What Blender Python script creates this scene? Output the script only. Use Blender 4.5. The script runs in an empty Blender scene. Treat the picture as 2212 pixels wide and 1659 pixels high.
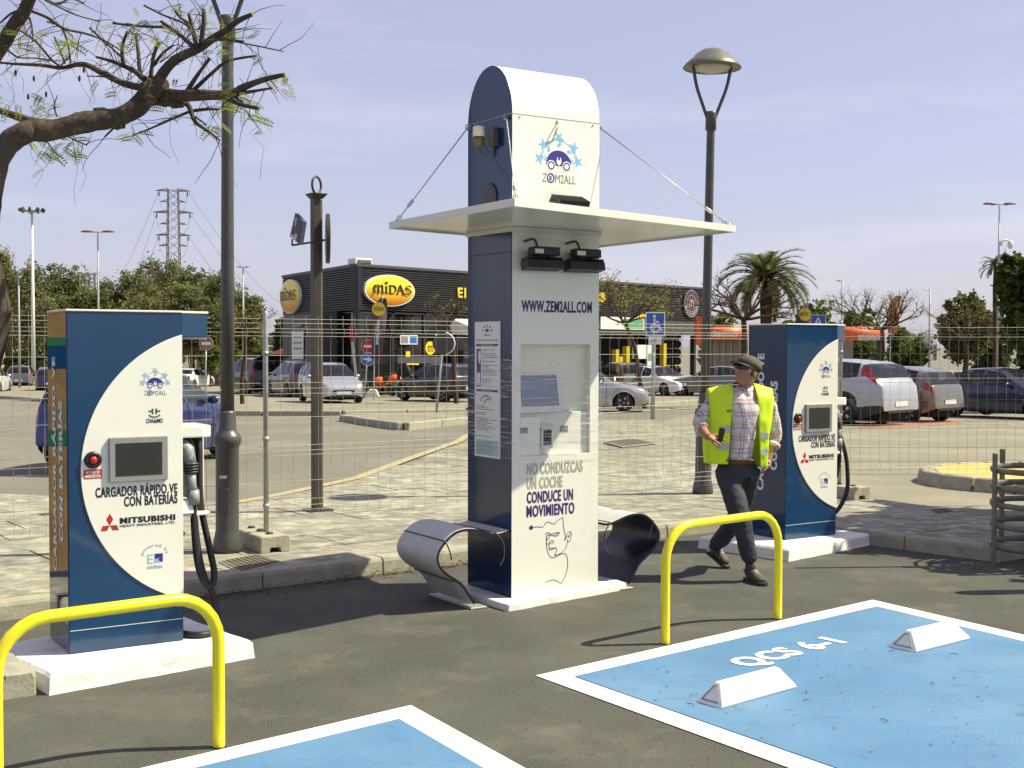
import bpy, bmesh, math, random
from mathutils import Vector, Matrix, noise
R = math.radians
SC = bpy.context.scene
COL = SC.collection
rnd = random.Random(7)

# ---------------------------------------------------------------- camera
CAMZ, FPX, PITCH, ROLL = 1.79, 2713.6, R(-1.7791), R(0.1034)
cam = bpy.data.cameras.new('camera')
cam.sensor_width = 36.0
cam.lens = 36.0 * FPX / 2212.0
cam.clip_start, cam.clip_end = 0.1, 6000
camo = bpy.data.objects.new('camera', cam)
COL.objects.link(camo)
camo.matrix_world = Matrix.Translation((0, 0, CAMZ)) @ Matrix.Rotation(R(90) + PITCH, 4, 'X') @ Matrix.Rotation(ROLL, 4, 'Z')
SC.camera = camo

# ---------------------------------------------------------------- light
SUN_EL, SUN_AZ = R(50.5), R(84)
world = bpy.data.worlds.new('World')
SC.world = world
world.use_nodes = True
wn = world.node_tree
wn.nodes.clear()
wo = wn.nodes.new('ShaderNodeOutputWorld')
bg = wn.nodes.new('ShaderNodeBackground')
sky = wn.nodes.new('ShaderNodeTexSky')
sky.sky_type = 'NISHITA'
sky.sun_disc = False
sky.sun_elevation = SUN_EL
sky.sun_rotation = SUN_AZ
sky.air_density = 1.0
sky.dust_density = 1.0
sky.ozone_density = 1.6
hs = wn.nodes.new('ShaderNodeMix')
hs.data_type = 'RGBA'                          # thin even haze over the whole sky
hs.inputs[0].default_value = 0.62
hs.inputs[7].default_value = (3.42, 3.16, 4.35, 1)
# faint streaks of high cloud, all over the sky
tc = wn.nodes.new('ShaderNodeTexCoord')
mp = wn.nodes.new('ShaderNodeMapping')
mp.inputs['Rotation'].default_value = (0, R(-12), R(20))
mp.inputs['Scale'].default_value = (1.3, 1.3, 9.0)
nz = wn.nodes.new('ShaderNodeTexNoise')
nz.inputs['Scale'].default_value = 1.6; nz.inputs['Detail'].default_value = 6; nz.inputs['Roughness'].default_value = 0.55
cr = wn.nodes.new('ShaderNodeMapRange')
cr.inputs[1].default_value = 0.50; cr.inputs[2].default_value = 0.80; cr.inputs[3].default_value = 0.0; cr.inputs[4].default_value = 0.6
cm = wn.nodes.new('ShaderNodeMix')
cm.data_type = 'RGBA'
cm.inputs[7].default_value = (5.2, 5.2, 5.7, 1)
L = wn.links.new
L(sky.outputs[0], hs.inputs[6])
L(tc.outputs['Generated'], mp.inputs[0]); L(mp.outputs[0], nz.inputs[0]); L(nz.outputs[0], cr.inputs[0])
L(cr.outputs[0], cm.inputs[0]); L(hs.outputs[2], cm.inputs[6])
L(cm.outputs[2], bg.inputs[0]); L(bg.outputs[0], wo.inputs[0])
bg.inputs[1].default_value = 0.102

sun = bpy.data.lights.new('sun', 'SUN')
sun.energy = 5.0
sun.angle = R(0.5)
sun.color = (1.0, 0.935, 0.70)
suno = bpy.data.objects.new('sun', sun)
COL.objects.link(suno)
sd = Vector((math.sin(SUN_AZ) * math.cos(SUN_EL), math.cos(SUN_AZ) * math.cos(SUN_EL), math.sin(SUN_EL)))
suno.rotation_euler = sd.to_track_quat('Z', 'Y').to_euler()
vs = SC.view_settings
vs.view_transform = 'Standard'; vs.look = 'None'; vs.gamma = 1.0; vs.exposure = 0.72; vs.use_curve_mapping = False

# ---------------------------------------------------------------- surveying helpers
_CR, _SR, _CP, _SP = math.cos(ROLL), math.sin(ROLL), math.cos(PITCH), math.sin(PITCH)
def ray(x, y):
    x -= 1106.0; y = 829.5 - y
    a, b = x * _CR - y * _SR, x * _SR + y * _CR
    return Vector((a / FPX, _CP - b / FPX * _SP, _SP + b / FPX * _CP))
def tz(x, y):                                   # lie of the land: level near by, falling gently farther off
    t = min(max(y - 20.0, 0.0), 95.0)
    return -0.02 * t * t / (t + 4.0) if t > 0 else 0.0
def gp(x, y, z=None):                           # where a sight line meets the ground (or a level z above it)
    r = ray(x, y); zz = z or 0.0
    P = None
    lo, hi = 1.0, 400.0
    for _ in range(60):
        m = (lo + hi) / 2
        if CAMZ + r.z / r.y * m > tz(0, m) + zz: lo = m
        else: hi = m
    return Vector((r.x / r.y * lo, lo, CAMZ + r.z / r.y * lo))
def at(x, y, Y):                                # where it meets the upright plane at depth Y
    r = ray(x, y); k = Y / r.y
    return Vector((r.x * k, Y, CAMZ + r.z * k))
def lvl(x, y, z):                               # where it meets a level plane
    r = ray(x, y); k = (z - CAMZ) / r.z
    return Vector((r.x * k, r.y * k, z))
def facept(x, y, O, th, off=0.0):               # where it meets the front of a box at O turned by th: (along, up)
    U = Vector((math.cos(th), math.sin(th), 0)); N = Vector((math.sin(th), -math.cos(th), 0))
    r = ray(x, y); C0 = Vector((0, 0, CAMZ))
    k = ((O + N * off) - C0).dot(N) / r.dot(N)
    P = C0 + r * k - O
    return (P.dot(U), P.z)
def leftpt(x, y, O, th):                        # the same on its left flank: (back, up)
    V = Vector((-math.sin(th), math.cos(th), 0)); N = Vector((-math.cos(th), -math.sin(th), 0))
    r = ray(x, y); C0 = Vector((0, 0, CAMZ))
    k = (O - C0).dot(N) / r.dot(N)
    P = C0 + r * k - O
    return (P.dot(V), P.z)

# ---------------------------------------------------------------- materials
MATS = {}
def mat(name, col, rough=0.6, metal=0.0, var=0.12, scale=6.0, bump=0.0, bscale=60.0, spec=0.5, coat=0.0, col2=None, lo=0.35, hi=0.65, world=False, detail=6, alpha=1.0, stretch=None, trans=0.0):
    if name in MATS: return MATS[name]
    m = bpy.data.materials.new(name); m.use_nodes = True
    t = m.node_tree; b = t.nodes['Principled BSDF']; lk = t.links.new
    if len(col) == 3: col = (*col, 1)
    if col2 is None: col2 = tuple(c * (1 - var) for c in col[:3])
    if len(col2) == 3: col2 = (*col2, 1)
    if world:
        g = t.nodes.new('ShaderNodeNewGeometry'); v = g.outputs['Position']
    else:
        g = t.nodes.new('ShaderNodeTexCoord'); v = g.outputs['Object']
    if stretch:
        mpn = t.nodes.new('ShaderNodeMapping'); mpn.inputs['Scale'].default_value = stretch
        lk(v, mpn.inputs[0]); v = mpn.outputs[0]
    n = t.nodes.new('ShaderNodeTexNoise'); n.inputs['Scale'].default_value = scale; n.inputs['Detail'].default_value = detail; n.inputs['Roughness'].default_value = 0.6
    lk(v, n.inputs['Vector'])
    mr = t.nodes.new('ShaderNodeMapRange'); mr.inputs[1].default_value = lo; mr.inputs[2].default_value = hi
    lk(n.outputs['Fac'], mr.inputs[0])
    mx = t.nodes.new('ShaderNodeMix'); mx.data_type = 'RGBA'
    mx.inputs[6].default_value = col; mx.inputs[7].default_value = col2
    lk(mr.outputs[0], mx.inputs[0]); lk(mx.outputs[2], b.inputs['Base Color'])
    m['mixnode'] = mx.name; m['vec'] = g.name
    b.inputs['Roughness'].default_value = rough; b.inputs['Metallic'].default_value = metal
    b.inputs['Specular IOR Level'].default_value = spec
    b.inputs['Coat Weight'].default_value = coat; b.inputs['Coat Roughness'].default_value = 0.04
    b.inputs['Alpha'].default_value = alpha
    b.inputs['Transmission Weight'].default_value = trans
    if bump:
        n2 = t.nodes.new('ShaderNodeTexNoise'); n2.inputs['Scale'].default_value = bscale; n2.inputs['Detail'].default_value = 5
        lk(v, n2.inputs['Vector'])
        bp = t.nodes.new('ShaderNodeBump'); bp.inputs['Strength'].default_value = bump; bp.inputs['Distance'].default_value = 0.01
        lk(n2.outputs['Fac'], bp.inputs['Height']); lk(bp.outputs[0], b.inputs['Normal'])
    MATS[name] = m
    return m
def layer(m, col, scale, lo, hi, amt=1.0, detail=8, stretch=None, seed=0.0, rough=0.6):
    """blend a further patch colour (stains, dust, wear) over the colour already there"""
    t = m.node_tree; b = t.nodes['Principled BSDF']; lk = t.links.new
    src = b.inputs['Base Color'].links[0].from_socket
    g = t.nodes[m['vec']]; v = g.outputs['Position'] if g.bl_idname == 'ShaderNodeNewGeometry' else g.outputs['Object']
    mpn = t.nodes.new('ShaderNodeMapping'); mpn.inputs['Location'].default_value = (seed, seed * 1.7, 0)
    if stretch: mpn.inputs['Scale'].default_value = stretch
    lk(v, mpn.inputs[0])
    n = t.nodes.new('ShaderNodeTexNoise'); n.inputs['Scale'].default_value = scale; n.inputs['Detail'].default_value = detail; n.inputs['Roughness'].default_value = rough
    lk(mpn.outputs[0], n.inputs['Vector'])
    mr = t.nodes.new('ShaderNodeMapRange'); mr.inputs[1].default_value = lo; mr.inputs[2].default_value = hi; mr.inputs[4].default_value = amt
    lk(n.outputs['Fac'], mr.inputs[0])
    mx = t.nodes.new('ShaderNodeMix'); mx.data_type = 'RGBA'
    mx.inputs[7].default_value = (*col, 1)
    lk(src, mx.inputs[6]); lk(mr.outputs[0], mx.inputs[0]); lk(mx.outputs[2], b.inputs['Base Color'])
    return m

# ---------------------------------------------------------------- building helpers
def locsum(o):
    v = Vector((0, 0, 0))
    while o is not None:
        v += o.location; o = o.parent
    return v
class MB:
    """collects shapes and links them as one mesh object"""
    def __init__(s): s.v = []; s.f = []; s.m = []; s.sm = []
    def add(s, vs, fs, mi=0, smooth=False):
        b = len(s.v); s.v += [Vector(p) for p in vs]
        for f in fs: s.f.append([i + b for i in f]); s.m.append(mi); s.sm.append(smooth)
        return s
    def hexa(s, p, mi=0):
        return s.add(p, [(0, 3, 2, 1), (4, 5, 6, 7), (0, 1, 5, 4), (1, 2, 6, 5), (2, 3, 7, 6), (3, 0, 4, 7)], mi)
    def box(s, x0, x1, y0, y1, z0, z1, mi=0, M=None):
        p = [Vector(q) for q in ((x0, y0, z0), (x1, y0, z0), (x1, y1, z0), (x0, y1, z0), (x0, y0, z1), (x1, y0, z1), (x1, y1, z1), (x0, y1, z1))]
        if M is not None: p = [M @ q for q in p]
        return s.hexa(p, mi)
    def obox(s, a, b, w, h, mi=0, up=None):           # bar from a to b, w across and h upright
        a, b = Vector(a), Vector(b); d = (b - a).normalized()
        u = Vector(up) if up else (Vector((0, 0, 1)) if abs(d.z) < 0.95 else Vector((0, 1, 0)))
        sd_ = d.cross(u).normalized(); u = sd_.cross(d).normalized()
        c = []
        for e in (a, b):
            for i, j in ((-1, -1), (1, -1), (1, 1), (-1, 1)): c.append(e + sd_ * (i * w / 2) + u * (j * h / 2))
        return s.add(c, [(0, 3, 2, 1), (4, 5, 6, 7), (0, 1, 5, 4), (1, 2, 6, 5), (2, 3, 7, 6), (3, 0, 4, 7)], mi)
    def tube(s, pts, r, n=8, mi=0, cap=True, smooth=True, closed=False):
        pts = [Vector(p) for p in pts]; k = len(pts)
        if not hasattr(r, '__len__'): r = [r] * k
        b = len(s.v); nrm = None
        for i, p in enumerate(pts):
            if closed: t = pts[(i + 1) % k] - pts[i - 1]
            else: t = (pts[min(i + 1, k - 1)] - pts[max(i - 1, 0)])
            if t.length < 1e-9: t = Vector((0, 0, 1))
            t.normalize()
            if nrm is None:
                a = Vector((0, 0, 1)) if abs(t.z) < 0.9 else Vector((1, 0, 0))
                nrm = (a - t * a.dot(t)).normalized()
            else:
                nrm = (nrm - t * nrm.dot(t))
                nrm = nrm.normalized() if nrm.length > 1e-6 else t.orthogonal().normalized()
            bn = t.cross(nrm)
            for j in range(n):
                an = 2 * math.pi * j / n
                s.v.append(p + (nrm * math.cos(an) + bn * math.sin(an)) * r[i])
        for i in range(k if closed else k - 1):
            i2 = (i + 1) % k
            for j in range(n):
                s.f.append([b + i * n + j, b + i * n + (j + 1) % n, b + i2 * n + (j + 1) % n, b + i2 * n + j]); s.m.append(mi); s.sm.append(smooth)
        if cap and not closed:
            s.f.append([b + j for j in range(n)][::-1]); s.m.append(mi); s.sm.append(False)
            s.f.append([b + (k - 1) * n + j for j in range(n)]); s.m.append(mi); s.sm.append(False)
        return s
    def lathe(s, prof, c=(0, 0, 0), n=24, mi=0, smooth=True, M=None):  # profile of (radius, z)
        b = len(s.v); c = Vector(c)
        for r_, z in prof:
            for j in range(n):
                a = 2 * math.pi * j / n
                p = Vector((r_ * math.cos(a), r_ * math.sin(a), z))
                if M is not None: p = M @ p
                s.v.append(c + p)
        for i in range(len(prof) - 1):
            for j in range(n):
                s.f.append([b + i * n + j, b + i * n + (j + 1) % n, b + (i + 1) * n + (j + 1) % n, b + (i + 1) * n + j]); s.m.append(mi); s.sm.append(smooth)
        s.f.append([b + j for j in range(n)][::-1]); s.m.append(mi); s.sm.append(False)
        e = b + (len(prof) - 1) * n
        s.f.append([e + j for j in range(n)]); s.m.append(mi); s.sm.append(False)
        return s
    def prism(s, poly, off, mi=0, smooth=False):           # flat polygon of 3-D points pushed along off
        off = Vector(off); n = len(poly); b = len(s.v)
        s.v += [Vector(p) for p in poly] + [Vector(p) + off for p in poly]
        s.f.append([b + i for i in range(n)][::-1]); s.f.append([b + n + i for i in range(n)]); s.m += [mi, mi]; s.sm += [False, False]
        for i in range(n):
            j = (i + 1) % n
            s.f.append([b + i, b + j, b + n + j, b + n + i]); s.m.append(mi); s.sm.append(smooth)
        return s
    def quad(s, a, b, c, d, mi=0): return s.add([a, b, c, d], [(0, 1, 2, 3)], mi)
    def ball(s, c, r, nu=12, nv=8, mi=0, sq=(1, 1, 1), M=None):
        b = len(s.v); c = Vector(c)
        for i in range(nv + 1):
            th = math.pi * i / nv
            for j in range(nu):
                a = 2 * math.pi * j / nu
                p = Vector((r * math.sin(th) * math.cos(a) * sq[0], r * math.sin(th) * math.sin(a) * sq[1], r * math.cos(th) * sq[2]))
                if M is not None: p = M @ p
                s.v.append(c + p)
        for i in range(nv):
            for j in range(nu):
                s.f.append([b + i * nu + j, b + (i + 1) * nu + j, b + (i + 1) * nu + (j + 1) % nu, b + i * nu + (j + 1) % nu]); s.m.append(mi); s.sm.append(True)
        return s
    def xform(s, M): s.v = [M @ p for p in s.v]; return s
    def mesh(s, name, mats, shift=None, fix=True):
        me = bpy.data.meshes.new(name)
        vs_ = [p - shift for p in s.v] if shift is not None else s.v
        me.from_pydata([tuple(p) for p in vs_], [], s.f)
        if not isinstance(mats, (list, tuple)): mats = [mats]
        for m_ in mats: me.materials.append(m_)
        me.polygons.foreach_set('material_index', s.m)
        me.polygons.foreach_set('use_smooth', s.sm)
        if fix and len(s.f) < 60000:
            bm = bmesh.new(); bm.from_mesh(me)
            bmesh.ops.recalc_face_normals(bm, faces=bm.faces); bm.to_mesh(me); bm.free()
        me.update()
        return me
    def build(s, name, mats, parent=None, world=False, bevel=0.0, seg=1, fix=True):
        sh = locsum(parent) if (world and parent is not None) else None
        me = s.mesh(name, mats, sh, fix)
        if bevel:
            bm = bmesh.new(); bm.from_mesh(me)
            es = [e for e in bm.edges if len(e.link_faces) == 2 and e.calc_face_angle(0) > 0.6]
            bmesh.ops.bevel(bm, geom=es, offset=bevel, segments=seg, affect='EDGES', profile=0.6, clamp_overlap=True)
            bm.to_mesh(me); bm.free()
        o = bpy.data.objects.new(name, me); COL.objects.link(o)
        if parent is not None: o.parent = parent
        return o
def tag(o, label=None, cat=None, group=None, kind=None):
    if label: o['label'] = label
    if cat: o['category'] = cat
    if group: o['group'] = group
    if kind: o['kind'] = kind
    return o
def thing(name, label, cat, loc=(0, 0, 0), rz=0.0, group=None):
    o = bpy.data.objects.new(name, None); COL.objects.link(o)
    o.empty_display_size = 0.1
    o.location = loc; o.rotation_euler = (0, 0, rz)
    return tag(o, label, cat, group)
def kids(o): return list(o.children)
def dup(o, loc=None, rz=None, label=None, group=None, parent=None):
    c = o.copy(); COL.objects.link(c)
    if parent is not None: c.parent = parent
    if loc is not None: c.location = loc
    if rz is not None: c.rotation_euler = (0, 0, rz)
    if label: c['label'] = label
    if group: c['group'] = group
    for k in kids(o): dup(k, parent=c)
    return c
def frame(O, U, V, N): return (Vector(O), Vector(U), Vector(V), Vector(N))
def fmat(F):
    O, U, V, N = F
    return Matrix(((U.x, V.x, N.x, O.x), (U.y, V.y, N.y, O.y), (U.z, V.z, N.z, O.z), (0, 0, 0, 1)))
_tcache = {}
def text_geo(st, bold=0.0, shear=0.0):
    k = (st, bold, shear)
    if k not in _tcache:
        cu = bpy.data.curves.new('t', 'FONT'); cu.body = st; cu.size = 1.0; cu.offset = bold; cu.shear = shear; cu.space_character = 1.0 + bold * 3.2; cu.space_word = 1.1
        cu.resolution_u = 3; cu.extrude = 0.0
        ob = bpy.data.objects.new('t', cu); COL.objects.link(ob)
        dg = bpy.context.evaluated_depsgraph_get()
        me = bpy.data.meshes.new_from_object(ob.evaluated_get(dg))
        vs_ = [v.co.copy() for v in me.vertices]; fs_ = [list(p.vertices) for p in me.polygons]
        bpy.data.objects.remove(ob); bpy.data.curves.remove(cu); bpy.data.meshes.remove(me)
        _tcache[k] = (vs_, fs_)
    return _tcache[k]
def letter(mb, F, st, s0, s1, z0, z1, n=0.002, bold=0.02, shear=0.0, mi=0):
    """lay a line of lettering into the box s0..s1, z0..z1 of a face frame"""
    vs_, fs_ = text_geo(st, bold, shear)
    if not vs_: return mb
    xa, xb = min(v.x for v in vs_), max(v.x for v in vs_); ya, yb = min(v.y for v in vs_), max(v.y for v in vs_)
    O, U, V, N = F; e = min(bold * .55, .03); k = 3 if bold > .024 else (2 if bold > .008 else 1)
    for i in range(k):
        dx = (i / max(k - 1, 1) * 2 - 1) * e if k > 1 else 0.0
        out = [O + U * (s0 + (v.x + dx - xa + e) / (xb - xa + 2 * e) * (s1 - s0)) + V * (z0 + (v.y - ya) / max(yb - ya, 1e-6) * (z1 - z0)) + N * (n + i * 0.0002) for v in vs_]
        mb.add(out, fs_, mi)
    return mb
def flat(mb, F, pts, n=0.002, mi=0):
    O, U, V, N = F
    return mb.add([O + U * a + V * b + N * n for a, b in pts], [list(range(len(pts)))], mi)
def disc(mb, F, cx, cy, rx, ry=None, n=0.002, k=28, mi=0):
    ry = ry or rx
    return flat(mb, F, [(cx + rx * math.cos(2 * math.pi * i / k), cy + ry * math.sin(2 * math.pi * i / k)) for i in range(k)], n, mi)
def ribbon(mb, F, pts, w, n=0.002, mi=0, closed=False):
    """flat printed line"""
    O, U, V, N = F; k = len(pts); P = [Vector((a, b)) for a, b in pts]; Lp = []
    for i in range(k):
        t = (P[(i + 1) % k] - P[i - 1]) if closed else P[min(i + 1, k - 1)] - P[max(i - 1, 0)]
        if t.length < 1e-9: t = Vector((1, 0))
        t.normalize(); q = Vector((-t.y, t.x)) * w / 2
        Lp.append((P[i] + q, P[i] - q))
    for i in range(k if closed else k - 1):
        a, b = Lp[i], Lp[(i + 1) % k]
        flat(mb, F, [a[0], a[1], b[1], b[0]], n, mi)
    return mb
def arcpts(cx, cy, rx, ry, a0, a1, k): return [(cx + rx * math.cos(R(a0 + (a1 - a0) * i / (k - 1))), cy + ry * math.sin(R(a0 + (a1 - a0) * i / (k - 1)))) for i in range(k)]
def smooth_path(pts, k=4):
    """Catmull-Rom through points of any size"""
    P = [Vector(p) for p in pts]; out = []
    for i in range(len(P) - 1):
        a, b, c, d = P[max(i - 1, 0)], P[i], P[i + 1], P[min(i + 2, len(P) - 1)]
        for j in range(k):
            t = j / k
            out.append(0.5 * ((2 * b) + (c - a) * t + (2 * a - 5 * b + 4 * c - d) * t * t + (3 * b - a - 3 * c + d) * t ** 3))
    out.append(P[-1]); return out
# ================================================================ the setting
M = {}
M['asphalt'] = layer(layer(layer(mat('asphalt', (0.106, 0.105, 0.090), 0.92, var=0.45, scale=85, bump=0.7, bscale=260, world=True, spec=0.2), (0.150, 0.146, 0.120), 1.1, 0.42, 0.78, 0.6, detail=10), (0.30, 0.275, 0.20), 1.7, 0.52, 0.90, 0.5, seed=3.1, detail=12, rough=.72), (0.07, 0.07, 0.066), 0.8, 0.6, 0.8, 0.4, seed=9.7)
M['road'] = layer(layer(mat('road asphalt', (0.185, 0.172, 0.140), 0.93, var=0.22, scale=60, bump=0.4, bscale=140, world=True, spec=0.2), (0.235, 0.22, 0.18), 0.35, 0.45, 0.7, 0.7), (0.12, 0.114, 0.096), 0.5, 0.58, 0.72, 0.6, seed=4, stretch=(3, .5, 1))
M['lot'] = layer(mat('car park concrete', (0.225, 0.208, 0.155), 0.93, var=0.15, scale=25, bump=0.3, bscale=90, world=True, spec=0.2), (0.285, 0.262, 0.195), 0.5, 0.45, 0.65, 0.7)
def slate(name):
    return layer(layer(layer(mat(name, (0.30, 0.288, 0.225), 0.85, var=0.45, scale=4.2, bump=1.0, bscale=10, world=True, spec=0.3, stretch=(1, 1.6, 1)), (0.43, 0.405, 0.31), 5.0, 0.50, 0.66, 0.85, seed=2), (0.13, 0.13, 0.115), 8, 0.60, 0.74, 0.6, seed=6), (0.38, 0.34, 0.25), 1.2, .55, .75, .6, seed=12)
M['slab'] = slate('slate paving')
M['paving_far'] = slate('distant slate paving')
def brick_joints(m, ang, w, h):
    t = m.node_tree; b = t.nodes['Principled BSDF']; lk = t.links.new; src = b.inputs['Base Color'].links[0].from_socket
    mpn = t.nodes.new('ShaderNodeMapping'); mpn.inputs['Rotation'].default_value = (0, 0, -ang); lk(t.nodes[m['vec']].outputs['Position'], mpn.inputs[0])
    br = t.nodes.new('ShaderNodeTexBrick'); br.inputs['Scale'].default_value = 1.0; br.inputs['Brick Width'].default_value = w; br.inputs['Row Height'].default_value = h; br.inputs['Mortar Size'].default_value = .016; br.inputs['Mortar Smooth'].default_value = .4; br.inputs['Bias'].default_value = 0
    br.inputs['Color1'].default_value = (1, 1, 1, 1); br.inputs['Color2'].default_value = (.74, .74, .72, 1); br.inputs['Mortar'].default_value = (.62, .58, .48, 1); lk(mpn.outputs[0], br.inputs[0])
    mx = t.nodes.new('ShaderNodeMix'); mx.data_type = 'RGBA'; mx.blend_type = 'MULTIPLY'; mx.inputs[0].default_value = 1; lk(src, mx.inputs[6]); lk(br.outputs[0], mx.inputs[7]); lk(mx.outputs[2], b.inputs['Base Color'])
brick_joints(M['paving_far'], R(37.6), .92, .62)
M['joint'] = mat('mortar joints', (0.27, 0.245, 0.19), 0.95, var=0.2, scale=12, world=True, spec=0.2)
M['kerb'] = layer(layer(mat('concrete kerb', (0.36, 0.34, 0.26), 0.9, var=0.2, scale=9, bump=0.35, bscale=45, world=True, spec=0.25), (0.19, 0.18, 0.14), 4, 0.55, 0.72, 0.7, seed=1), (0.42, 0.40, 0.32), 7, 0.6, 0.75, 0.5, seed=8)
M['bayblue'] = layer(layer(layer(mat('blue bay paint', (0.090, 0.203, 0.355), 0.75, var=0.10, scale=2.0, bump=0.35, bscale=190, world=True, spec=0.3), (0.132, 0.248, 0.39), 0.9, 0.45, 0.65, 0.7), (0.075, 0.14, 0.22), 5, 0.57, 0.74, 0.85, seed=3, stretch=(1, 2.2, 1)), (0.24, 0.27, 0.27), 16, 0.68, 0.76, 0.6, seed=5)
M['white_paint'] = layer(mat('white line paint', (0.80, 0.79, 0.73), 0.7, var=0.05, scale=20, bump=0.3, bscale=160, world=True), (0.55, 0.50, 0.36), 5, 0.64, 0.76, 0.55)
M['old_white'] = layer(mat('worn white line', (0.60, 0.58, 0.50), 0.85, var=0.15, scale=9, world=True), (0.25, 0.23, 0.19), 4, 0.55, 0.7, 0.8)
M['yellow_line'] = layer(mat('worn yellow line', (0.40, 0.33, 0.16), 0.85, var=0.2, scale=9, world=True), (0.33, 0.29, 0.20), 1.6, 0.42, 0.56, 0.9)
M['grass'] = mat('dry verge', (0.10, 0.105, 0.03), 0.95, col2=(0.20, 0.165, 0.08), scale=0.6, world=True, spec=0.1)
M['sandrock'] = layer(mat('sandy bank', (0.42, 0.35, 0.22), 0.95, var=0.3, scale=1.2, bump=0.6, bscale=4, world=True, spec=0.1), (0.14, 0.14, 0.05), 0.5, 0.5, 0.6, 0.9)

def sheet(name, pts, z, m, kind='structure', step=4.0):
    bm = bmesh.new()
    bm.faces.new([bm.verts.new((p[0], p[1], 0)) for p in pts])
    ys = [p[1] for p in pts]
    y = math.ceil(min(ys) / step) * step
    while y < max(ys):
        if y > 17: bmesh.ops.bisect_plane(bm, geom=bm.verts[:] + bm.edges[:] + bm.faces[:], plane_co=(0, y, 0), plane_no=(0, 1, 0))
        y += step if y < 120 else 60
    for v in bm.verts: v.co.z = tz(v.co.x, v.co.y) + z
    for f in bm.faces:
        f.normal_update()
        if f.normal.z < 0: f.normal_flip()
    me = bpy.data.meshes.new(name); bm.to_mesh(me); bm.free(); me.materials.append(m)
    o = bpy.data.objects.new(name, me); COL.objects.link(o)
    if kind: o['kind'] = kind
    return o
sheet('ground', [(-900, -60), (900, -60), (900, 2500), (-900, 2500)], -0.02, M['road'])

# edge of the raised pavement, seen from the charging bays
K0, P1, P2 = Vector((-7.2, 3.1)), Vector((-2.42, 6.36)), Vector((-3.46, 7.94))
KC, P3, P4 = Vector((2.27, 12.25)), Vector((4.02, 10.33)), Vector((5.5, 11.4))
def g2(x, y, z=0.12): p = gp(x, y, z); return Vector((p.x, p.y))
back = [g2(2110, 1107), g2(1813, 1067), g2(1640, 1042), g2(1502, 955), g2(1412, 905), g2(1060, 905), g2(990, 954), g2(768, 1034), g2(600, 1070), g2(510, 1086), g2(250, 1078), g2(0, 1066), Vector((-14, 12.6)), Vector((-16, 4))]
outline = [K0, P1, P2, KC, P3, P4] + back
sheet('charging_yard', [(-30, -30), (30, -30), (30, 9.0), (7.0, 9.6), (P4.x, P4.y), (P3.x, P3.y), (KC.x, KC.y), (P2.x, P2.y), (P1.x, P1.y), (K0.x, K0.y), (-30, 2.0)], 0.0, M['asphalt'])

def inset(poly, ds):
    n = len(poly); out = []
    lines = []
    for i in range(n):
        a, b = poly[i], poly[(i + 1) % n]; d = (b - a).normalized(); nn = Vector((-d.y, d.x))
        lines.append((a + nn * ds[i], d))
    for i in range(n):
        (p, d), (q, e) = lines[i - 1], lines[i]
        den = d.x * e.y - d.y * e.x
        if abs(den) < 1e-4: out.append(q.copy())
        else:
            t = ((q.x - p.x) * e.y - (q.y - p.y) * e.x) / den
            out.append(p + d * t)
    return out
KW = 0.16
inner = inset(outline, [KW] * 5 + [0.0] * (len(outline) - 5))
pave = sheet('pavement', inner, 0.105, M['paving_far'])
from mathutils.geometry import tessellate_polygon
TRI = [[inner[i] for i in t] for t in tessellate_polygon([[Vector((p.x, p.y, 0)) for p in inner]])]
TRI = [t if (t[1] - t[0]).x * (t[2] - t[0]).y - (t[1] - t[0]).y * (t[2] - t[0]).x > 0 else t[::-1] for t in TRI]
def clip(subj, cx):
    out = subj
    for i in range(len(cx)):
        a, b = cx[i], cx[(i + 1) % len(cx)]; e = b - a
        inp, out = out, []
        if not inp: break
        for j in range(len(inp)):
            p, q = inp[j - 1], inp[j]
            sp = e.x * (p.y - a.y) - e.y * (p.x - a.x); sq = e.x * (q.y - a.y) - e.y * (q.x - a.x)
            if (sp >= 0) != (sq >= 0): out.append(p + (q - p) * (sp / (sp - sq)))
            if sq >= 0: out.append(q)
    return out
ku = (KC - P2).normalized(); kv = Vector((-ku.y, ku.x))
org = P2 + kv * KW
SW, SD, GAP = 0.92, 0.62, 0.012
slabs = []
for j in range(-8, 18):
    for i in range(-12, 16):
        ox = i * SW + (j % 2) * SW * 0.46 + 0.1 * math.sin(j * 3.3); oy = j * SD
        c = [org + ku * (ox + a) + kv * (oy + b) for a, b in ((GAP, GAP), (SW, GAP), (SW, SD), (GAP, SD))]
        pcs = []; ar = 0
        for t in TRI:
            pg = clip(c, t)
            if len(pg) > 2:
                a_ = abs(sum(pg[k - 1].x * pg[k].y - pg[k - 1].y * pg[k].x for k in range(len(pg)))) / 2
                if a_ > 1e-4: pcs.append(pg); ar += a_
        if ar < 0.01: continue
        if ar > (SW - GAP) * (SD - GAP) - 1e-4: pcs = [c]
        ctr = sum(c, Vector((0, 0))) / 4
        px = 1106 + ctr.x / max(ctr.y, 1) * FPX
        if ctr.y > 17.2 or px < -330 or px > 2500: continue
        slabs.append((ctr.length, pcs))
slabs.sort(key=lambda s: s[0])
for d_, pcs in slabs[:298]:
    top = 0.120 + rnd.uniform(-0.003, 0.004)
    mb = MB()
    for pg in pcs: mb.prism([(p.x, p.y, 0.098) for p in pg], (0, 0, top - 0.098))
    mb.build('paving_slab', M['slab'], pave)

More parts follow.
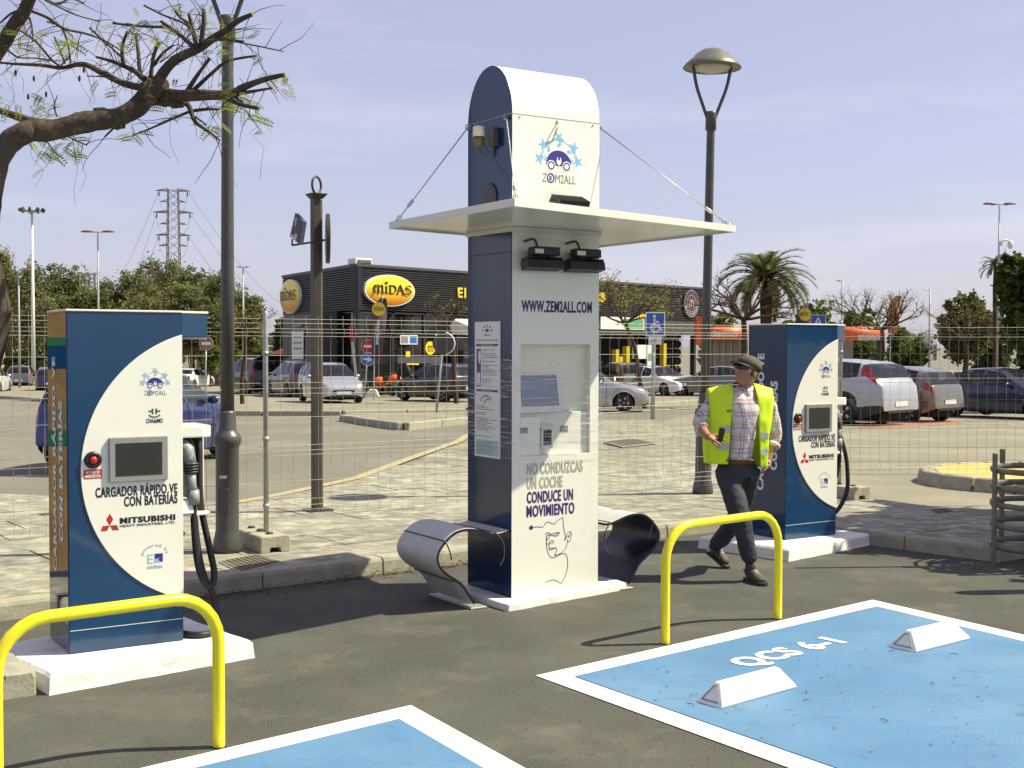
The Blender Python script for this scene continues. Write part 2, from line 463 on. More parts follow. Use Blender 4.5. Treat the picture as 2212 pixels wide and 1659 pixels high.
kerb = thing('kerb', None, None); kerb['kind'] = 'structure'
def kerb_run(a, b, l0=1.0):
    d = (b - a); n = max(1, round(d.length / l0)); d /= n; nn = Vector((-d.y, d.x)).normalized() * KW
    for i in range(n):
        p, q = a + d * i + d.normalized() * 0.004, a + d * (i + 1) - d.normalized() * 0.004
        mb = MB(); h = 0.125 + rnd.uniform(-0.004, 0.004); j1 = nn * rnd.uniform(-0.008, 0.008)
        p, q = p + j1, q + j1
        c = nn * 0.14
        prof = lambda s: [(s.x, s.y, -0.05), (s.x + c.x * .4, s.y + c.y * .4, h - 0.03), (s.x + c.x, s.y + c.y, h), (s.x + nn.x * .98, s.y + nn.y * .98, h), (s.x + nn.x * .98, s.y + nn.y * .98, -0.05)]
        A, B = prof(p), prof(q)
        mb.add(A + B, [(0, 1, 2, 3, 4)[::-1], (5, 6, 7, 8, 9)] + [(k, (k + 1) % 5, 5 + (k + 1) % 5, 5 + k) for k in range(5)])
        mb.build('kerb_stone', M['kerb'], kerb, bevel=0.006)
kerb_run(K0, P1 - (P1 - K0).normalized() * 0.0)
kerb_run(P1, P2); kerb_run(P2, KC); kerb_run(KC, P3); kerb_run(P3, P4)

# yellow edge line along the back of the pavement, and white lines on the road
def line(name, pts, w, z, m):
    mb = MB(); P = [Vector((p[0], p[1])) for p in pts]
    Q = []
    for i in range(len(P) - 1):
        k = max(1, int((P[i + 1] - P[i]).length / 2.5))
        Q += [P[i].lerp(P[i + 1], t / k) for t in range(k)]
    Q.append(P[-1]); Lp = []
    for i in range(len(Q)):
        t = (Q[min(i + 1, len(Q) - 1)] - Q[max(i - 1, 0)]).normalized(); n = Vector((-t.y, t.x)) * w / 2
        Lp.append((Q[i] + n, Q[i] - n))
    for i in range(len(Q) - 1):
        a, b = Lp[i], Lp[i + 1]
        mb.quad(*[(p.x, p.y, tz(p.x, p.y) + z) for p in (a[0], a[1], b[1], b[0])])
    o = mb.build(name, m); o['kind'] = 'structure'
    return o
line('yellow_edge_line', [g2(1035, 925), g2(990, 954), g2(768, 1034), g2(600, 1070), g2(510, 1086)], 0.16, 0.128, M['yellow_line'])
mb = MB()
for a, b in zip(back[5:-2], back[6:-1]):              # upright back edge of the pavement
    mb.quad((a.x, a.y, tz(a.x, a.y) - .03), (b.x, b.y, tz(b.x, b.y) - .03), (b.x, b.y, tz(b.x, b.y) + .105), (a.x, a.y, tz(a.x, a.y) + .105))
for a, b in zip(back[0:5], back[1:6]):
    mb.quad((a.x, a.y, tz(a.x, a.y) - .03), (b.x, b.y, tz(b.x, b.y) - .03), (b.x, b.y, tz(b.x, b.y) + .105), (a.x, a.y, tz(a.x, a.y) + .105))
o = mb.build('pavement_back_edge', M['kerb']); o['kind'] = 'structure'
g0 = lambda x, y: g2(x, y, 0.0)
line('white_road_line', [g0(735, 902), g0(800, 912), g0(872, 922), g0(940, 914), g0(1010, 906)], 0.18, 0.004, M['old_white'])
line('white_road_line', [g0(1295, 893), g0(1400, 887), g0(1515, 881)], 0.2, 0.004, M['old_white'])
line('white_road_line', [g0(-60, 868), g0(60, 866), g0(140, 863)], 0.2, 0.004, M['old_white'])
line('yellow_kerb_line', [g0(-80, 852), g0(400, 893), g0(740, 895), g0(1010, 889)][1:], 0.22, 0.006, M['yellow_line'])
o = sheet('patched_asphalt', [g0(1480, 955 - 20), g0(1500, 930), g0(1560, 930), g0(1600, 948)], 0.004, mat('faded blue bay', (0.22, 0.30, 0.32), 0.9, var=0.2, scale=3, world=True))
o = sheet('patched_asphalt', [g0(1990, 921), g0(2080, 915), g0(2040, 905), g0(1890, 905), g0(1850, 925)], 0.004, mat('faded red bay', (0.34, 0.15, 0.10), 0.9, var=0.3, scale=3, world=True))

# raised car parks on the far side of the road
def raised(name, front, depthpts, z, m):
    f = [g2(*p, z) for p in front]; b = [Vector(p) for p in depthpts]
    o = sheet(name, f + b, z, m)
    mb = MB()
    kb = tag(thing('kerb', None, None), kind='structure')
    for p, q in zip(f[:-1], f[1:]):
        n = max(1, int((q - p).length / 1.6))
        for i in range(n):
            a, c = p.lerp(q, i / n), p.lerp(q, (i + 0.985) / n)
            d = (c - a).normalized(); nn = Vector((-d.y, d.x)) * -0.14
            za, zc = tz(a.x, a.y), tz(c.x, c.y)
            mb = MB(); mb.hexa([(a.x + nn.x, a.y + nn.y, za - .05), (c.x + nn.x, c.y + nn.y, zc - .05), (c.x, c.y, zc - .05), (a.x, a.y, za - .05),
                     (a.x + nn.x, a.y + nn.y, za + z + .015), (c.x + nn.x, c.y + nn.y, zc + z + .015), (c.x, c.y, zc + z + .015), (a.x, a.y, za + z + .015)])
            mb.build('kerb_stone', M['kerb'], kb, bevel=0.02)
    return o
raised('car_park', [(-150, 846), (120, 862), (400, 887), (740, 888), (1004, 883)], [(-1.0, 56), (6, 60), (6, 140), (-75, 140), (-40, 48)], 0.12, M['lot'])
raised('traffic_island', [(744, 896), (800, 905), (872, 914), (1008, 901)], [gp(1008, 893, .12).xy, gp(765, 893, .12).xy], 0.14, M['lot'])
raised('car_park', [(1300, 873), (1400, 870), (1500, 864), (1560, 859)], [(17, 62), (30, 80), (30, 140), (7, 140), (6, 55)], 0.12, M['lot'])
lotr = sheet('car_park', [g2(1640, 1042), g2(1813, 1067), g2(2110, 1107), Vector((7.2, 9.8)), Vector((30, 12)), Vector((60, 60)), Vector((26, 60)), g2(1560, 880, 0), g2(1412, 905), g2(1502, 955)], 0.0, M['lot'])

# charging bays
def bay(c0, c1, c2, c3, w):
    c = [Vector(p) for p in (c0, c1, c2, c3)]
    sheet('bay_border', c, 0.005, M['white_paint'])
    ins = inset(c, [w] * 4)
    sheet('charging_bay', ins, 0.009, M['bayblue'])
    return c
bR = [g0(1157, 1461), g0(1700, 1659), g0(2212, 1373), g0(1885, 1297)]
e1 = (bR[1] - bR[0]).normalized() * 5.2; e2 = (bR[2] - bR[3]).normalized() * 5.2
bay(bR[0], bR[0] + e1, bR[3] + e2, bR[3], 0.155)
bL = [g0(888, 1525), g0(1130, 1659), g0(315, 1659)]
e1 = (bL[1] - bL[0]).normalized() * 4.8; e3 = (bL[2] - bL[0]).normalized() * 3.0
bay(bL[0] + e3, bL[0] + e3 + e1, bL[0] + e1, bL[0], 0.155)
# stencilled number of the bay
BU = (bR[3] - bR[0]).normalized(); BV = Vector((-BU.y, BU.x))
q0 = g0(1622, 1447)
F = frame((q0.x, q0.y, 0.0), (BU.x, BU.y, 0), (BV.x, BV.y, 0), (0, 0, 1))
q1 = g0(1832, 1392)
wtxt = (q1 - q0).dot(BU)
mb = MB(); letter(mb, F, 'QCS 6-1', 0.0, wtxt, -0.03, 0.20, n=0.0125, bold=0.03)
o = mb.build('bay_number', M['white_paint']); o['kind'] = 'structure'
# crack sealed in the painted line
# ================================================================ charging station
M['navy'] = layer(mat('navy gloss panel', (0.004, 0.026, 0.085), 0.16, var=0.15, scale=3, bump=0.015, bscale=5, spec=0.4, coat=0.3), (0.02, 0.05, 0.12), 7, 0.62, 0.8, 0.35)
M['flank'] = mat('mirror gloss navy', (0.004, 0.026, 0.085), 0.05, var=.1, scale=3, bump=.006, bscale=4, spec=.55, coat=.35)
M['blue'] = layer(mat('blue enamel', (0.005, 0.043, 0.115), 0.22, var=0.12, scale=4, bump=0.01, bscale=6, spec=0.5, coat=0.4), (0.02, 0.075, 0.2), 6, 0.62, 0.8, 0.3)
M['white_panel'] = layer(mat('white sheet metal', (0.81, 0.80, 0.69), 0.28, var=0.03, scale=3, bump=0.012, bscale=3, spec=0.5, coat=0.3), (0.66, 0.63, 0.52), 2.2, 0.6, 0.85, 0.5, stretch=(1, 1, .35))
M['off_white'] = mat('off white plastic', (0.72, 0.71, 0.62), 0.4, var=0.06, scale=5)
M['cream'] = mat('cream recess lining', (0.80, 0.775, 0.62), 0.45, var=0.08, scale=4)
M['grey_plastic'] = mat('grey plastic', (0.27, 0.27, 0.25), 0.45, var=0.08, scale=12)
M['dark_grey'] = mat('dark grey plastic', (0.06, 0.06, 0.06), 0.45, var=0.15, scale=12)
M['black'] = mat('black plastic', (0.012, 0.012, 0.013), 0.4, var=0.2, scale=15)
M['rubber'] = mat('black rubber', (0.016, 0.016, 0.017), 0.55, var=0.25, scale=30, bump=0.1, bscale=90)
M['screen'] = mat('dark display glass', (0.035, 0.038, 0.033), 0.12, var=0.1, scale=3)
M['screen_lit'] = mat('grey display glass', (0.27, 0.30, 0.37), 0.15, var=0.15, scale=2)
M['silver'] = mat('silver metal', (0.62, 0.62, 0.60), 0.25, metal=0.9, var=0.1, scale=10)
M['galv'] = mat('galvanised steel', (0.50, 0.50, 0.47), 0.42, metal=0.55, var=0.25, scale=8)
M['conc_white'] = layer(mat('white painted concrete', (0.78, 0.77, 0.71), 0.75, var=0.06, scale=6, bump=0.7, bscale=14), (0.50, 0.46, 0.35), 5, 0.56, 0.78, 0.7); layer(M['conc_white'], (.30, .27, .20), 17, .66, .74, .7, seed=4)
M['yellow'] = layer(mat('yellow gloss paint', (0.78, 0.66, 0.004), 0.28, var=0.05, scale=5, spec=0.5, coat=0.3, bump=0.01, bscale=10), (0.62, 0.47, 0.02), 7, 0.62, 0.8, 0.7); layer(M['yellow'], (.22, .18, .10), 32, .70, .73, .8)
M['red'] = mat('red plastic', (0.5, 0.02, 0.015), 0.35, var=0.1, scale=10)
M['p_purple'] = mat('purple print', (0.052, 0.012, 0.135), 0.4, var=0.05)
M['p_indigo'] = mat('indigo print', (0.035, 0.03, 0.22), 0.4, var=0.05)
M['p_sky'] = mat('sky blue print', (0.20, 0.46, 0.74), 0.4, var=0.05)
M['p_steel'] = mat('steel blue print', (0.33, 0.47, 0.58), 0.4, var=0.05)
M['p_grey'] = mat('grey print', (0.21, 0.21, 0.23), 0.4, var=0.05)
M['p_sand'] = mat('khaki print', (0.42, 0.42, 0.30), 0.4, var=0.05)
M['p_black'] = mat('black print', (0.012, 0.014, 0.018), 0.4, var=0.05)
M['p_green'] = mat('green print', (0.02, 0.13, 0.035), 0.4, var=0.05)
M['p_white'] = mat('white print', (0.80, 0.79, 0.74), 0.4, var=0.04)
M['p_pale'] = mat('pale blue lettering', (0.66, 0.76, 0.76), 0.4, var=0.06)
M['p_teal'] = mat('pale teal print', (0.36, 0.58, 0.56), 0.4, var=0.05)
PR = ['p_sky', 'p_indigo', 'p_white', 'p_grey', 'p_purple', 'p_steel', 'p_green', 'p_black', 'red']
PRM = [M[k] for k in PR]; PI = {k: i for i, k in enumerate(PR)}

def star_logo(mb, F, cx, cy, S, star='p_sky', n=0.002, words=True, txt='p_grey'):
    si = PI[star]
    for a, k in ((90, 1), (142, 1), (38, 1), (180, 1), (0, 1)):
        c, s = math.cos(R(a)), math.sin(R(a))
        px, py = cx + S * c, cy + S * s * 0.95
        pts = []
        for j, rr in enumerate((0.30, 0.10, 0.33, 0.10, 0.42, 0.10, 0.33, 0.10, 0.30, 0.11)):
            an = R(a + (-38, -12, 55 - 55, 12, 38)[0] * 0 + [38, 70, 112, 140, 180 + 28, 205, 248, 290, 322, 360][j])
            pts.append((px + S * rr * math.cos(an), py + S * rr * math.sin(an)))
        O, U, V, N = F
        b = len(mb.v); ctr = (px, py)
        for j in range(len(pts)):
            flat(mb, F, [ctr, pts[j], pts[(j + 1) % len(pts)]], n, si)
        disc(mb, F, cx + S * 0.66 * c, cy + S * 0.63 * s, S * 0.085, k=12, n=n, mi=si)
    ribbon(mb, F, arcpts(cx, cy, S * .86, S * .82, -8, 188, 26), S * 0.03, n - 0.0004, si)
    iv = PI['p_indigo']
    body = arcpts(cx - S * .02, cy - S * .12, S * .62, S * .52, 178, 38, 16) + [(cx + S * .56, cy + S * .10), (cx + S * .63, cy - S * .05), (cx + S * .62, cy - S * .26), (cx - S * .62, cy - S * .26), (cx - S * .66, cy - S * .2)]
    flat(mb, F, body, n, iv)
    for wx in (-.40, .40):
        disc(mb, F, cx + S * wx, cy - S * .26, S * .225, k=20, n=n + .0005, mi=PI['p_white'])
        ribbon(mb, F, arcpts(cx + S * wx, cy - S * .26, S * .15, S * .15, 0, 342, 20), S * .06, n + .001, iv, closed=True)
    w = PI['p_white']
    flat(mb, F, [(cx - S * .13, cy - S * .02), (cx + S * .13, cy - S * .02), (cx + S * .11, cy - S * .16), (cx, cy - S * .23), (cx - S * .11, cy - S * .16)], n + .0005, w)
    for dx in (-.08, .08): flat(mb, F, [(cx + S * (dx - .025), cy - S * .02), (cx + S * (dx + .025), cy - S * .02), (cx + S * (dx + .025), cy + S * .1), (cx + S * (dx - .025), cy + S * .1)], n + .0005, w)
    flat(mb, F, [(cx - S * .02, cy - S * .2), (cx + S * .02, cy - S * .2), (cx + S * .02, cy - S * .36), (cx - S * .02, cy - S * .36)], n + .0005, w)
    if words:
        t = PI[txt]; y0, y1 = cy - S * .98, cy - S * .62
        letter(mb, F, 'Z', cx - S * .86, cx - S * .62, y0, y1, n, 0.0, mi=t)
        ribbon(mb, F, arcpts(cx - S * .42, (y0 + y1) / 2, S * .17, S * .185, 0, 345, 20), S * .06, n, iv, closed=True)
        letter(mb, F, 'E', cx - S * .49, cx - S * .35, y0 + S * .09, y1 - S * .09, n, 0.02, mi=iv)
        letter(mb, F, 'M2ALL', cx - S * .18, cx + S * .88, y0, y1, n, 0.0, mi=t)

# ---- quick chargers: local frame x along the front, y back, z up
CW, CD, CH, THC = 0.628, 0.471, 1.88, R(32.4)
LO, RO = Vector((-2.403, 6.783, 0.10)), Vector((2.372, 10.842, 0.10))
def zf(zx, zy): return facept(zx * 0.66289 / 1.17179, (700 + zy * 0.66289) / 1.17179, LO, R(32.0))
FF = frame((0, 0, 0), (1, 0, 0), (0, 0, 1), (0, -1, 0))
def make_charger(label):
    t = thing('quick_charger', label, 'charger', group='quick chargers on white plinths')
    mb = MB(); mb.box(0, CW, 0.0, CD, 0.004, CH - 0.012); body = mb.build('cabinet', M['blue'], t, bevel=0.004)
    mb = MB(); mb.box(0.004, CW - .004, -0.0015, 0.0, 0.128, 0.131); mb.build('panel_seam', M['off_white'], body)
    mb = MB(); mb.box(-0.006, CW + 0.002, -0.006, CD + .004, CH - 0.012, CH); mb.build('roof_cap', M['off_white'], t, bevel=0.003)
    # side panels, skirting
    mb = MB(); mb.box(-0.004, 0.0, 0.004, CD - .004, 0.01, CH - 0.014); sp = mb.build('side_panel', M['flank'], t, bevel=0.0015)
    mb = MB(); FL = frame((-0.004, 0, 0), (0, 0, 1), (0, 1, 0), (-1, 0, 0))
    letter(mb, FL, 'CARGADOR RÁPIDO VE', 0.41, 1.62, 0.265, 0.368, n=0.0015, bold=0.035)
    mb.build('lettering', M['p_pale'], sp); mb = MB()
    letter(mb, FL, 'CON BATERÍAS', 0.60, 1.38, 0.10, 0.21, n=0.0015, bold=0.035)
    mb.build('lettering', M['p_pale'], sp)
    # white bow shaped front plate
    cx, Rr = 0.588 * 1.068 + 0.222, 0.784
    zc = 0.93 * 1.068
    a0 = math.degrees(math.acos((cx - CW) / Rr))
    pts = arcpts(cx, zc, Rr, Rr, 180 - a0, 180 + a0, 48)
    mb = MB(); mb.prism([(a, -0.0075, b) for a, b in pts], (0, 0.0075, 0)); plate = mb.build('front_plate', M['white_panel'], t, bevel=0.0015)
    # display
    x0, z1 = zf(412, 613); x1, z0 = zf(637, 778); xb = zf(412, 785)[0]
    mb = MB(); n = 0.0075; T = 0.022; e = 0.034
    za = (zf(412, 613)[1] + zf(637, 607)[1]) / 2; zb_ = (zf(412, 785)[1] + zf(637, 775)[1]) / 2
    mb.box(x0, x1, -n - T, -n, zb_, za); bz = mb.build('display_bezel', M['grey_plastic'], t, bevel=0.004)
    mb = MB(); mb.box(x0 + e, x1 - e, -n - T - .002, -n - T + .004, zb_ + e, za - e); mb.build('screen', M['screen'], bz)
    # emergency stop
    bx, bzz = zf(353, 700)
    MX = Matrix.Translation((bx, -n, bzz)) @ Matrix.Rotation(R(90), 4, 'X')
    mb = MB(); mb.lathe([(0.047, 0), (0.047, 0.010), (0.040, 0.018), (0.026, 0.019), (0.023, .01)], M=MX); eb = mb.build('emergency_stop', M['black'], t)
    mb = MB(); mb.lathe([(0.019, .008), (0.021, 0.022), (0.017, 0.028), (0.001, 0.030)], M=MX); mb.build('button', M['red'], eb)
    mb = MB(); a0_, b1_ = zf(318, 738); a1_, b0_ = zf(388, 770)
    flat(mb, FF, [(a0_, b0_), (a1_, b0_), (a1_, b1_), (a0_, b1_)], n + .001, PI['red'])
    hgt = b1_ - b0_
    letter(mb, FF, 'BOTÓN DE', a0_ + .012, a1_ - .012, b0_ + hgt * .55, b1_ - hgt * .08, n + .0016, 0.03, mi=PI['p_white'])
    letter(mb, FF, 'EMERGENCIA', a0_ + .006, a1_ - .006, b0_ + hgt * .12, b0_ + hgt * .45, n + .0016, 0.03, mi=PI['p_white'])
    mb.build('button_label', PRM, t)
    # print on the plate
    mb = MB()
    def flush(nm):
        nonlocal mb
        mb.build(nm, PRM, plate); mb = MB()
    lx, lz = zf(591, 405); S = abs(zf(640, 405)[0] - zf(543, 405)[0]) / 2
    star_logo(mb, FF, lx, lz, S, star='p_steel', n=n + .001)
    flush('logo')
    lx, lz = zf(588, 515); k = S * 0.42; g = PI['p_green']
    for sx in (-1, 1):
        flat(mb, FF, [(lx + sx * k * .18, lz - k * .5), (lx + sx * k * .5, lz - k * .5), (lx + sx * k * .5, lz + k * .55), (lx + sx * k * .18, lz + k * .55)][:: sx], n + .001, g)
        flat(mb, FF, [(lx + sx * k * .5, lz - k * .08), (lx + sx * k * 1.1, lz - k * .08), (lx + sx * k * 1.1, lz + k * .2), (lx + sx * k * .5, lz + k * .2)][:: sx], n + .001, g)
    ribbon(mb, FF, arcpts(lx, lz - k * .35, k * 1.1, k * .7, 200, 340, 12), k * .26, n + .001, g)
    a0_, b0_ = zf(556, 560); a1_, b1_ = zf(620, 548)
    letter(mb, FF, 'CHAdeMO', a0_, a1_, b0_, b0_ + .026, n + .001, 0.02, mi=PI['p_black'])
    flush('plug_emblem')
    a0_, b0_ = zf(363, 848); a1_, b1_ = zf(676, 806)
    letter(mb, FF, 'CARGADOR RÁPIDO VE', a0_, a1_, b0_ + .004, b0_ + .062 + .012, n + .001, 0.025, mi=PI['p_black'])
    a0_, b0_ = zf(472, 880)
    letter(mb, FF, 'CON BATERÍAS', a0_, a1_, b0_ + .002, b0_ + .060 + .012, n + .001, 0.025, mi=PI['p_black'])
    flush('title_lettering')
    a0_, b0_ = zf(456, 944); a1_ = zf(668, 940)[0]
    letter(mb, FF, 'MITSUBISHI', a0_, a1_, b0_, b0_ + .034, n + .001, 0.04, mi=PI['p_black'])
    letter(mb, FF, 'HEAVY INDUSTRIES, LTD.', a0_, a1_, b0_ - .022, b0_ - .006, n + .001, 0.02, mi=PI['p_black'])
    flush('maker_lettering')
    lx, lz = zf(418, 950); q = (zf(445, 950)[0] - zf(391, 950)[0]) / 2
    dz = q * 0.93; hw = q / 2
    rr = PI['red']; h_ = 0.866 * q
    flat(mb, FF, [(lx, lz), (lx + hw, lz + h_), (lx, lz + 2 * h_), (lx - hw, lz + h_)], n + .001, rr)
    flat(mb, FF, [(lx, lz), (lx - q, lz), (lx - 1.5 * q + .2 * q, lz - h_ * .85), (lx - hw + .1 * q, lz - h_ * .85)], n + .001, rr)
    flat(mb, FF, [(lx, lz), (lx + hw - .1 * q, lz - h_ * .85), (lx + 1.3 * q, lz - h_ * .85), (lx + q, lz)], n + .001, rr)
    flush('maker_emblem')
    lx, lz = zf(590, 1080); rad = zf(648, 1080)[0] - lx
    st = 'powered by'
    for i, chx in enumerate(st):
        if chx == ' ': continue
        a = 152 - i * 124 / 9; r1 = rad * 0.86
        c, s = math.cos(R(a)), math.sin(R(a)); U2 = Vector((s, 0, -c)); V2 = Vector((c, 0, s))
        F2 = frame(Vector((lx + r1 * c, 0, lz + r1 * s)), U2, V2, (0, -1, 0)); wch = rad * .17
        hi = {'p': (-.07, .13), 'b': (0, .22), 'd': (0, .22), 'y': (-.07, .13)}.get(chx, (0, .14))
        letter(mb, F2, chx, -wch / 2, wch / 2, rad * hi[0], rad * hi[1], n + .001, 0.01, mi=PI['p_steel'])
    letter(mb, FF, 'E', lx - rad * .5, lx - rad * .12, lz - rad * .24, lz + rad * .36, n + .001, 0.0, mi=PI['p_steel'])
    flat(mb, FF, [(lx - rad * .02, lz - rad * .18), (lx + rad * .52, lz - rad * .18), (lx + rad * .52, lz + rad * .38), (lx - rad * .02, lz + rad * .38)], n + .001, PI['p_indigo'])
    flat(mb, FF, [(lx - rad * .02, lz - rad * .18), (lx + rad * .42, lz - rad * .18), (lx + rad * .2, lz - rad * .05), (lx + rad * .3, lz + rad * .12), (lx + rad * .1, lz + rad * .02), (lx - rad * .02, lz + rad * .1)], n + .0015, PI['p_steel'])
    letter(mb, FF, 'endesa', lx - rad * .52, lx + rad * .5, lz - rad * .58, lz - rad * .30, n + .001, 0.01, mi=PI['p_steel'])
    flush('power_sticker')
    # hood over the connector side
    hw_ = 0.175; z0h, z1h = CH - 0.148, CH - 0.012
    mb = MB(); mb.prism([(CW, 0.004, z0h), (CW + hw_, 0.075, z0h), (CW + hw_, CD - .03, z0h), (CW, CD - .03, z0h)], (0, 0, z1h - z0h)); hd = mb.build('hood', M['blue'], t, bevel=0.003)
    mb = MB(); mb.prism([(CW, 0.0, z1h), (CW + hw_ + .004, 0.072, z1h), (CW + hw_ + .004, CD - .026, z1h), (CW, CD - .026, z1h)], (0, 0, .012)); mb.build('hood_cap', M['off_white'], hd)
    mb = MB(); mb.box(CW + .002, CW + hw_ - .006, .08, CD - .04, z0h - .012, z0h); mb.build('hood_lining', M['off_white'], hd)
    mb = MB(); mb.box(CW + .002, CW + .04, .10, .2, z0h - .13, z0h - .013); mb.build('junction_box', M['black'], t)
    # holster: visor, back plate, bottom shelf
    hx = CW + 0.195
    mb = MB(); prof = [(CW, .03), (CW + .13, .03), (CW + .17, .045), (hx, .09), (hx, .36), (CW, .36)]
    mb.prism([(a, b, 1.155) for a, b in prof], (0, 0, .068)); hol = mb.build('holster_visor', M['white_panel'], t, bevel=0.008, seg=2)
    mb = MB(); mb.box(CW + .001, hx - .004, .335, .350, .70, 1.152); mb.box(hx - .014, hx - .004, .20, .334, .72, 1.152); mb.build('holster_back', M['off_white'], hol, bevel=0.002)
    mb = MB(); mb.prism([(a, b, .705) for a, b in prof[:1] + [(CW + .14, .05), (hx, .11)] + prof[4:]], (0, 0, .012)); mb.build('holster_shelf', M['off_white'], hol, bevel=0.002)
    mb = MB(); mb.prism([(CW + .002, .04, .80), (CW + .002, .20, .80), (CW + .002, .20, .72), (CW + .002, .02, .72)], (.07, 0, 0)); mb.build('holster_cradle', M['white_panel'], hol, bevel=0.006)
    # connector
    g = MB(); A = Vector((CW + .045, .06, 1.09)); B = Vector((CW + .060, .045, 1.00)); C_ = Vector((CW + .078, .05, .80))
    g.tube([A + Vector((-.04, .05, .03)), A + Vector((-.01, .02, .01)), A, B], [.040, .042, .040, .036], 12); gun = g.build('charging_gun', M['grey_plastic'], t)
    g = MB(); g.tube([A + Vector((.012, -.02, -.005)), A + Vector((.012, -.024, -.05)), A + Vector((.012, -.016, -.09))], [.012, .026, .014], 10); g.build('latch', M['silver'], gun)
    g = MB()
    for i in range(4): g.lathe([(.030, 0), (.046 - i * .002, .004), (.046 - i * .002, .011), (.03, .015)], (B.x + i * .001, B.y, B.z - i * .016), n=14)
    g.build('grip_rings', M['dark_grey'], gun)
    g = MB(); g.tube([B + Vector((0, 0, -.05)), B + Vector((.006, 0, -.12)), C_ + Vector((0, 0, .05))], [.032, .028, .028], 12); g.tube([C_ + Vector((0, 0, .055)), C_ + Vector((0, 0, -.03))], [.034, .037], 12); g.build('handle', M['grey_plastic'], gun)
    mb = MB(); mb.tube([(CW + .05, .2, .62), (CW + .07, .2, .585), (CW + .05, .2, .55), (CW + .03, .2, .585)], .008, 6, closed=True); mb.build('padlock', M['galv'], t)
    return t
chL = make_charger('blue quick charger with coiled cable, nearest on the left beside the lamp post')
chL.location = LO; chL.rotation_euler = (0, 0, R(32.0))
chR = dup(chL, RO, R(33.2), 'farther blue quick charger behind the man in the yellow vest')
for k_ in chR.children:
    if k_.name.startswith('side_panel'): k_.material_slots[0].link = 'OBJECT'; k_.material_slots[0].material = M['navy']
def cable(t, paths, name='charging_cable'):
    mb = MB()
    for p in paths: mb.tube(smooth_path(p, 6), 0.0195, 10)
    return mb.build(name, M['rubber'], t)
gx = CW
cable(chL, [[(gx + .078, .05, .79), (gx + .082, .05, .62), (gx + .105, .06, .42), (gx + .15, .07, .31), (gx + .195, .08, .29), (gx + .215, .10, .36), (gx + .20, .14, .5), (gx + .165, .17, .72), (gx + .155, .18, .9), (gx + .16, .20, 1.1), (gx + .13, .24, 1.16)],
            [(gx + .1, .22, 1.15), (gx + .105, .21, .95), (gx + .12, .18, .72), (gx + .135, .13, .46), (gx + .165, .10, .31), (gx + .20, .085, .24), (gx + .225, .08, .10), (gx + .22, .06, -.0), (gx + .165, .02, .018), (gx + .10, .0, .022), (gx + .04, .05, .022), (gx - .002, .12, .03)]])
cable(chR, [[(gx + .078, .05, .79), (gx + .09, .05, .66), (gx + .07, .08, .5), (gx + .06, .15, .62), (gx + .08, .2, .9), (gx + .06, .24, 1.1)],
            [(gx + .05, .22, 1.12), (gx + .15, .16, .98), (gx + .235, .12, .74), (gx + .255, .1, .55), (gx + .225, .08, .36), (gx + .13, .1, .2), (gx + .02, .14, .13), (gx - .01, .2, .11)]])

def plinth(c0, c1, dep, label):
    d = Vector((c1.x - c0.x, c1.y - c0.y, 0)); u = d.normalized(); v = Vector((-u.y, u.x, 0)); Ln = d.length
    t = thing('concrete_plinth', label, 'plinth', (c0.x, c0.y, 0), 0, 'white concrete plinths')
    bm = bmesh.new(); nx, ny = 16, 9
    mb = MB()
    rings = []
    for (inset_, z) in ((-0.006, -.01), (0.0, .02), (0.004, .085), (0.02, .102)):
        ring = []
        pts = [(i / nx, 0) for i in range(nx)] + [(1, j / ny) for j in range(ny)] + [(1 - i / nx, 1) for i in range(nx)] + [(0, 1 - j / ny) for j in range(ny)]
        for a, b in pts:
            x = inset_ + a * (Ln - 2 * inset_); y = inset_ + b * (dep - 2 * inset_)
            w = noise.noise(Vector((x * 7 + c0.x, y * 7, z * 14))) * .010
            p = u * x + v * y + (v * w if b in (0, 1) else u * w); p.z = z + (noise.noise(Vector((x * 3, y * 3, 7))) * .004 if z > .09 else 0)
            ring.append(p)
        rings.append(ring)
    k = len(rings[0]); vs_ = [p for r_ in rings for p in r_]
    fs = [[i * k + j, i * k + (j + 1) % k, (i + 1) * k + (j + 1) % k, (i + 1) * k + j] for i in range(len(rings) - 1) for j in range(k)]
    fs.append([(len(rings) - 1) * k + j for j in range(k)])
    mb.add(vs_, fs, 0, False); mb.build('slab', M['conc_white'], t)
    return t
plinth(gp(107, 1502), gp(549, 1421), 0.86, 'white painted concrete plinth under the nearer quick charger')
plinth(gp(1704, 1213), gp(1892, 1175), 0.95, 'white painted concrete plinth under the farther quick charger')

# ---- information totem
TH = R(32.85); TO = Vector((-0.001, 8.602, 0.05)); TW, TD, TS, TA = 0.74, 0.585, 3.318, 0.37
tt = thing('information_totem', 'tall white and navy charging information totem with square canopy', 'totem', TO, TH)
def tf(x, y, off=0.0): return facept(x, y, TO, TH, off)
def z3(zx, zy): return tf((1150 + zx * .33140) / 1.17179, (600 + zy * .33153) / 1.17179)
def z4(zx, zy): return tf((950 + zx * .33906) / 1.17179, (1050 + zy * .33906) / 1.17179)
nx0, nz1 = z3(507, 812); nx1 = z3(1038, 826)[0]; nz0 = z3(1038, 1645)[1]
nz1 = (nz1 + z3(1038, 826)[1]) / 2
mb = MB()
def vq(x0, x1, z0, z1): mb.quad((x0, 0, z0), (x1, 0, z0), (x1, 0, z1), (x0, 0, z1))
vq(0, nx0, nz0, nz1); vq(nx1, TW, nz0, nz1); vq(0, TW, 0, nz0); vq(0, TW, nz1, TS)
arch = [(TD / 2 - TD / 2 * math.cos(R(a)), TS + TA * math.sin(R(a))) for a in range(0, 181, 9)]
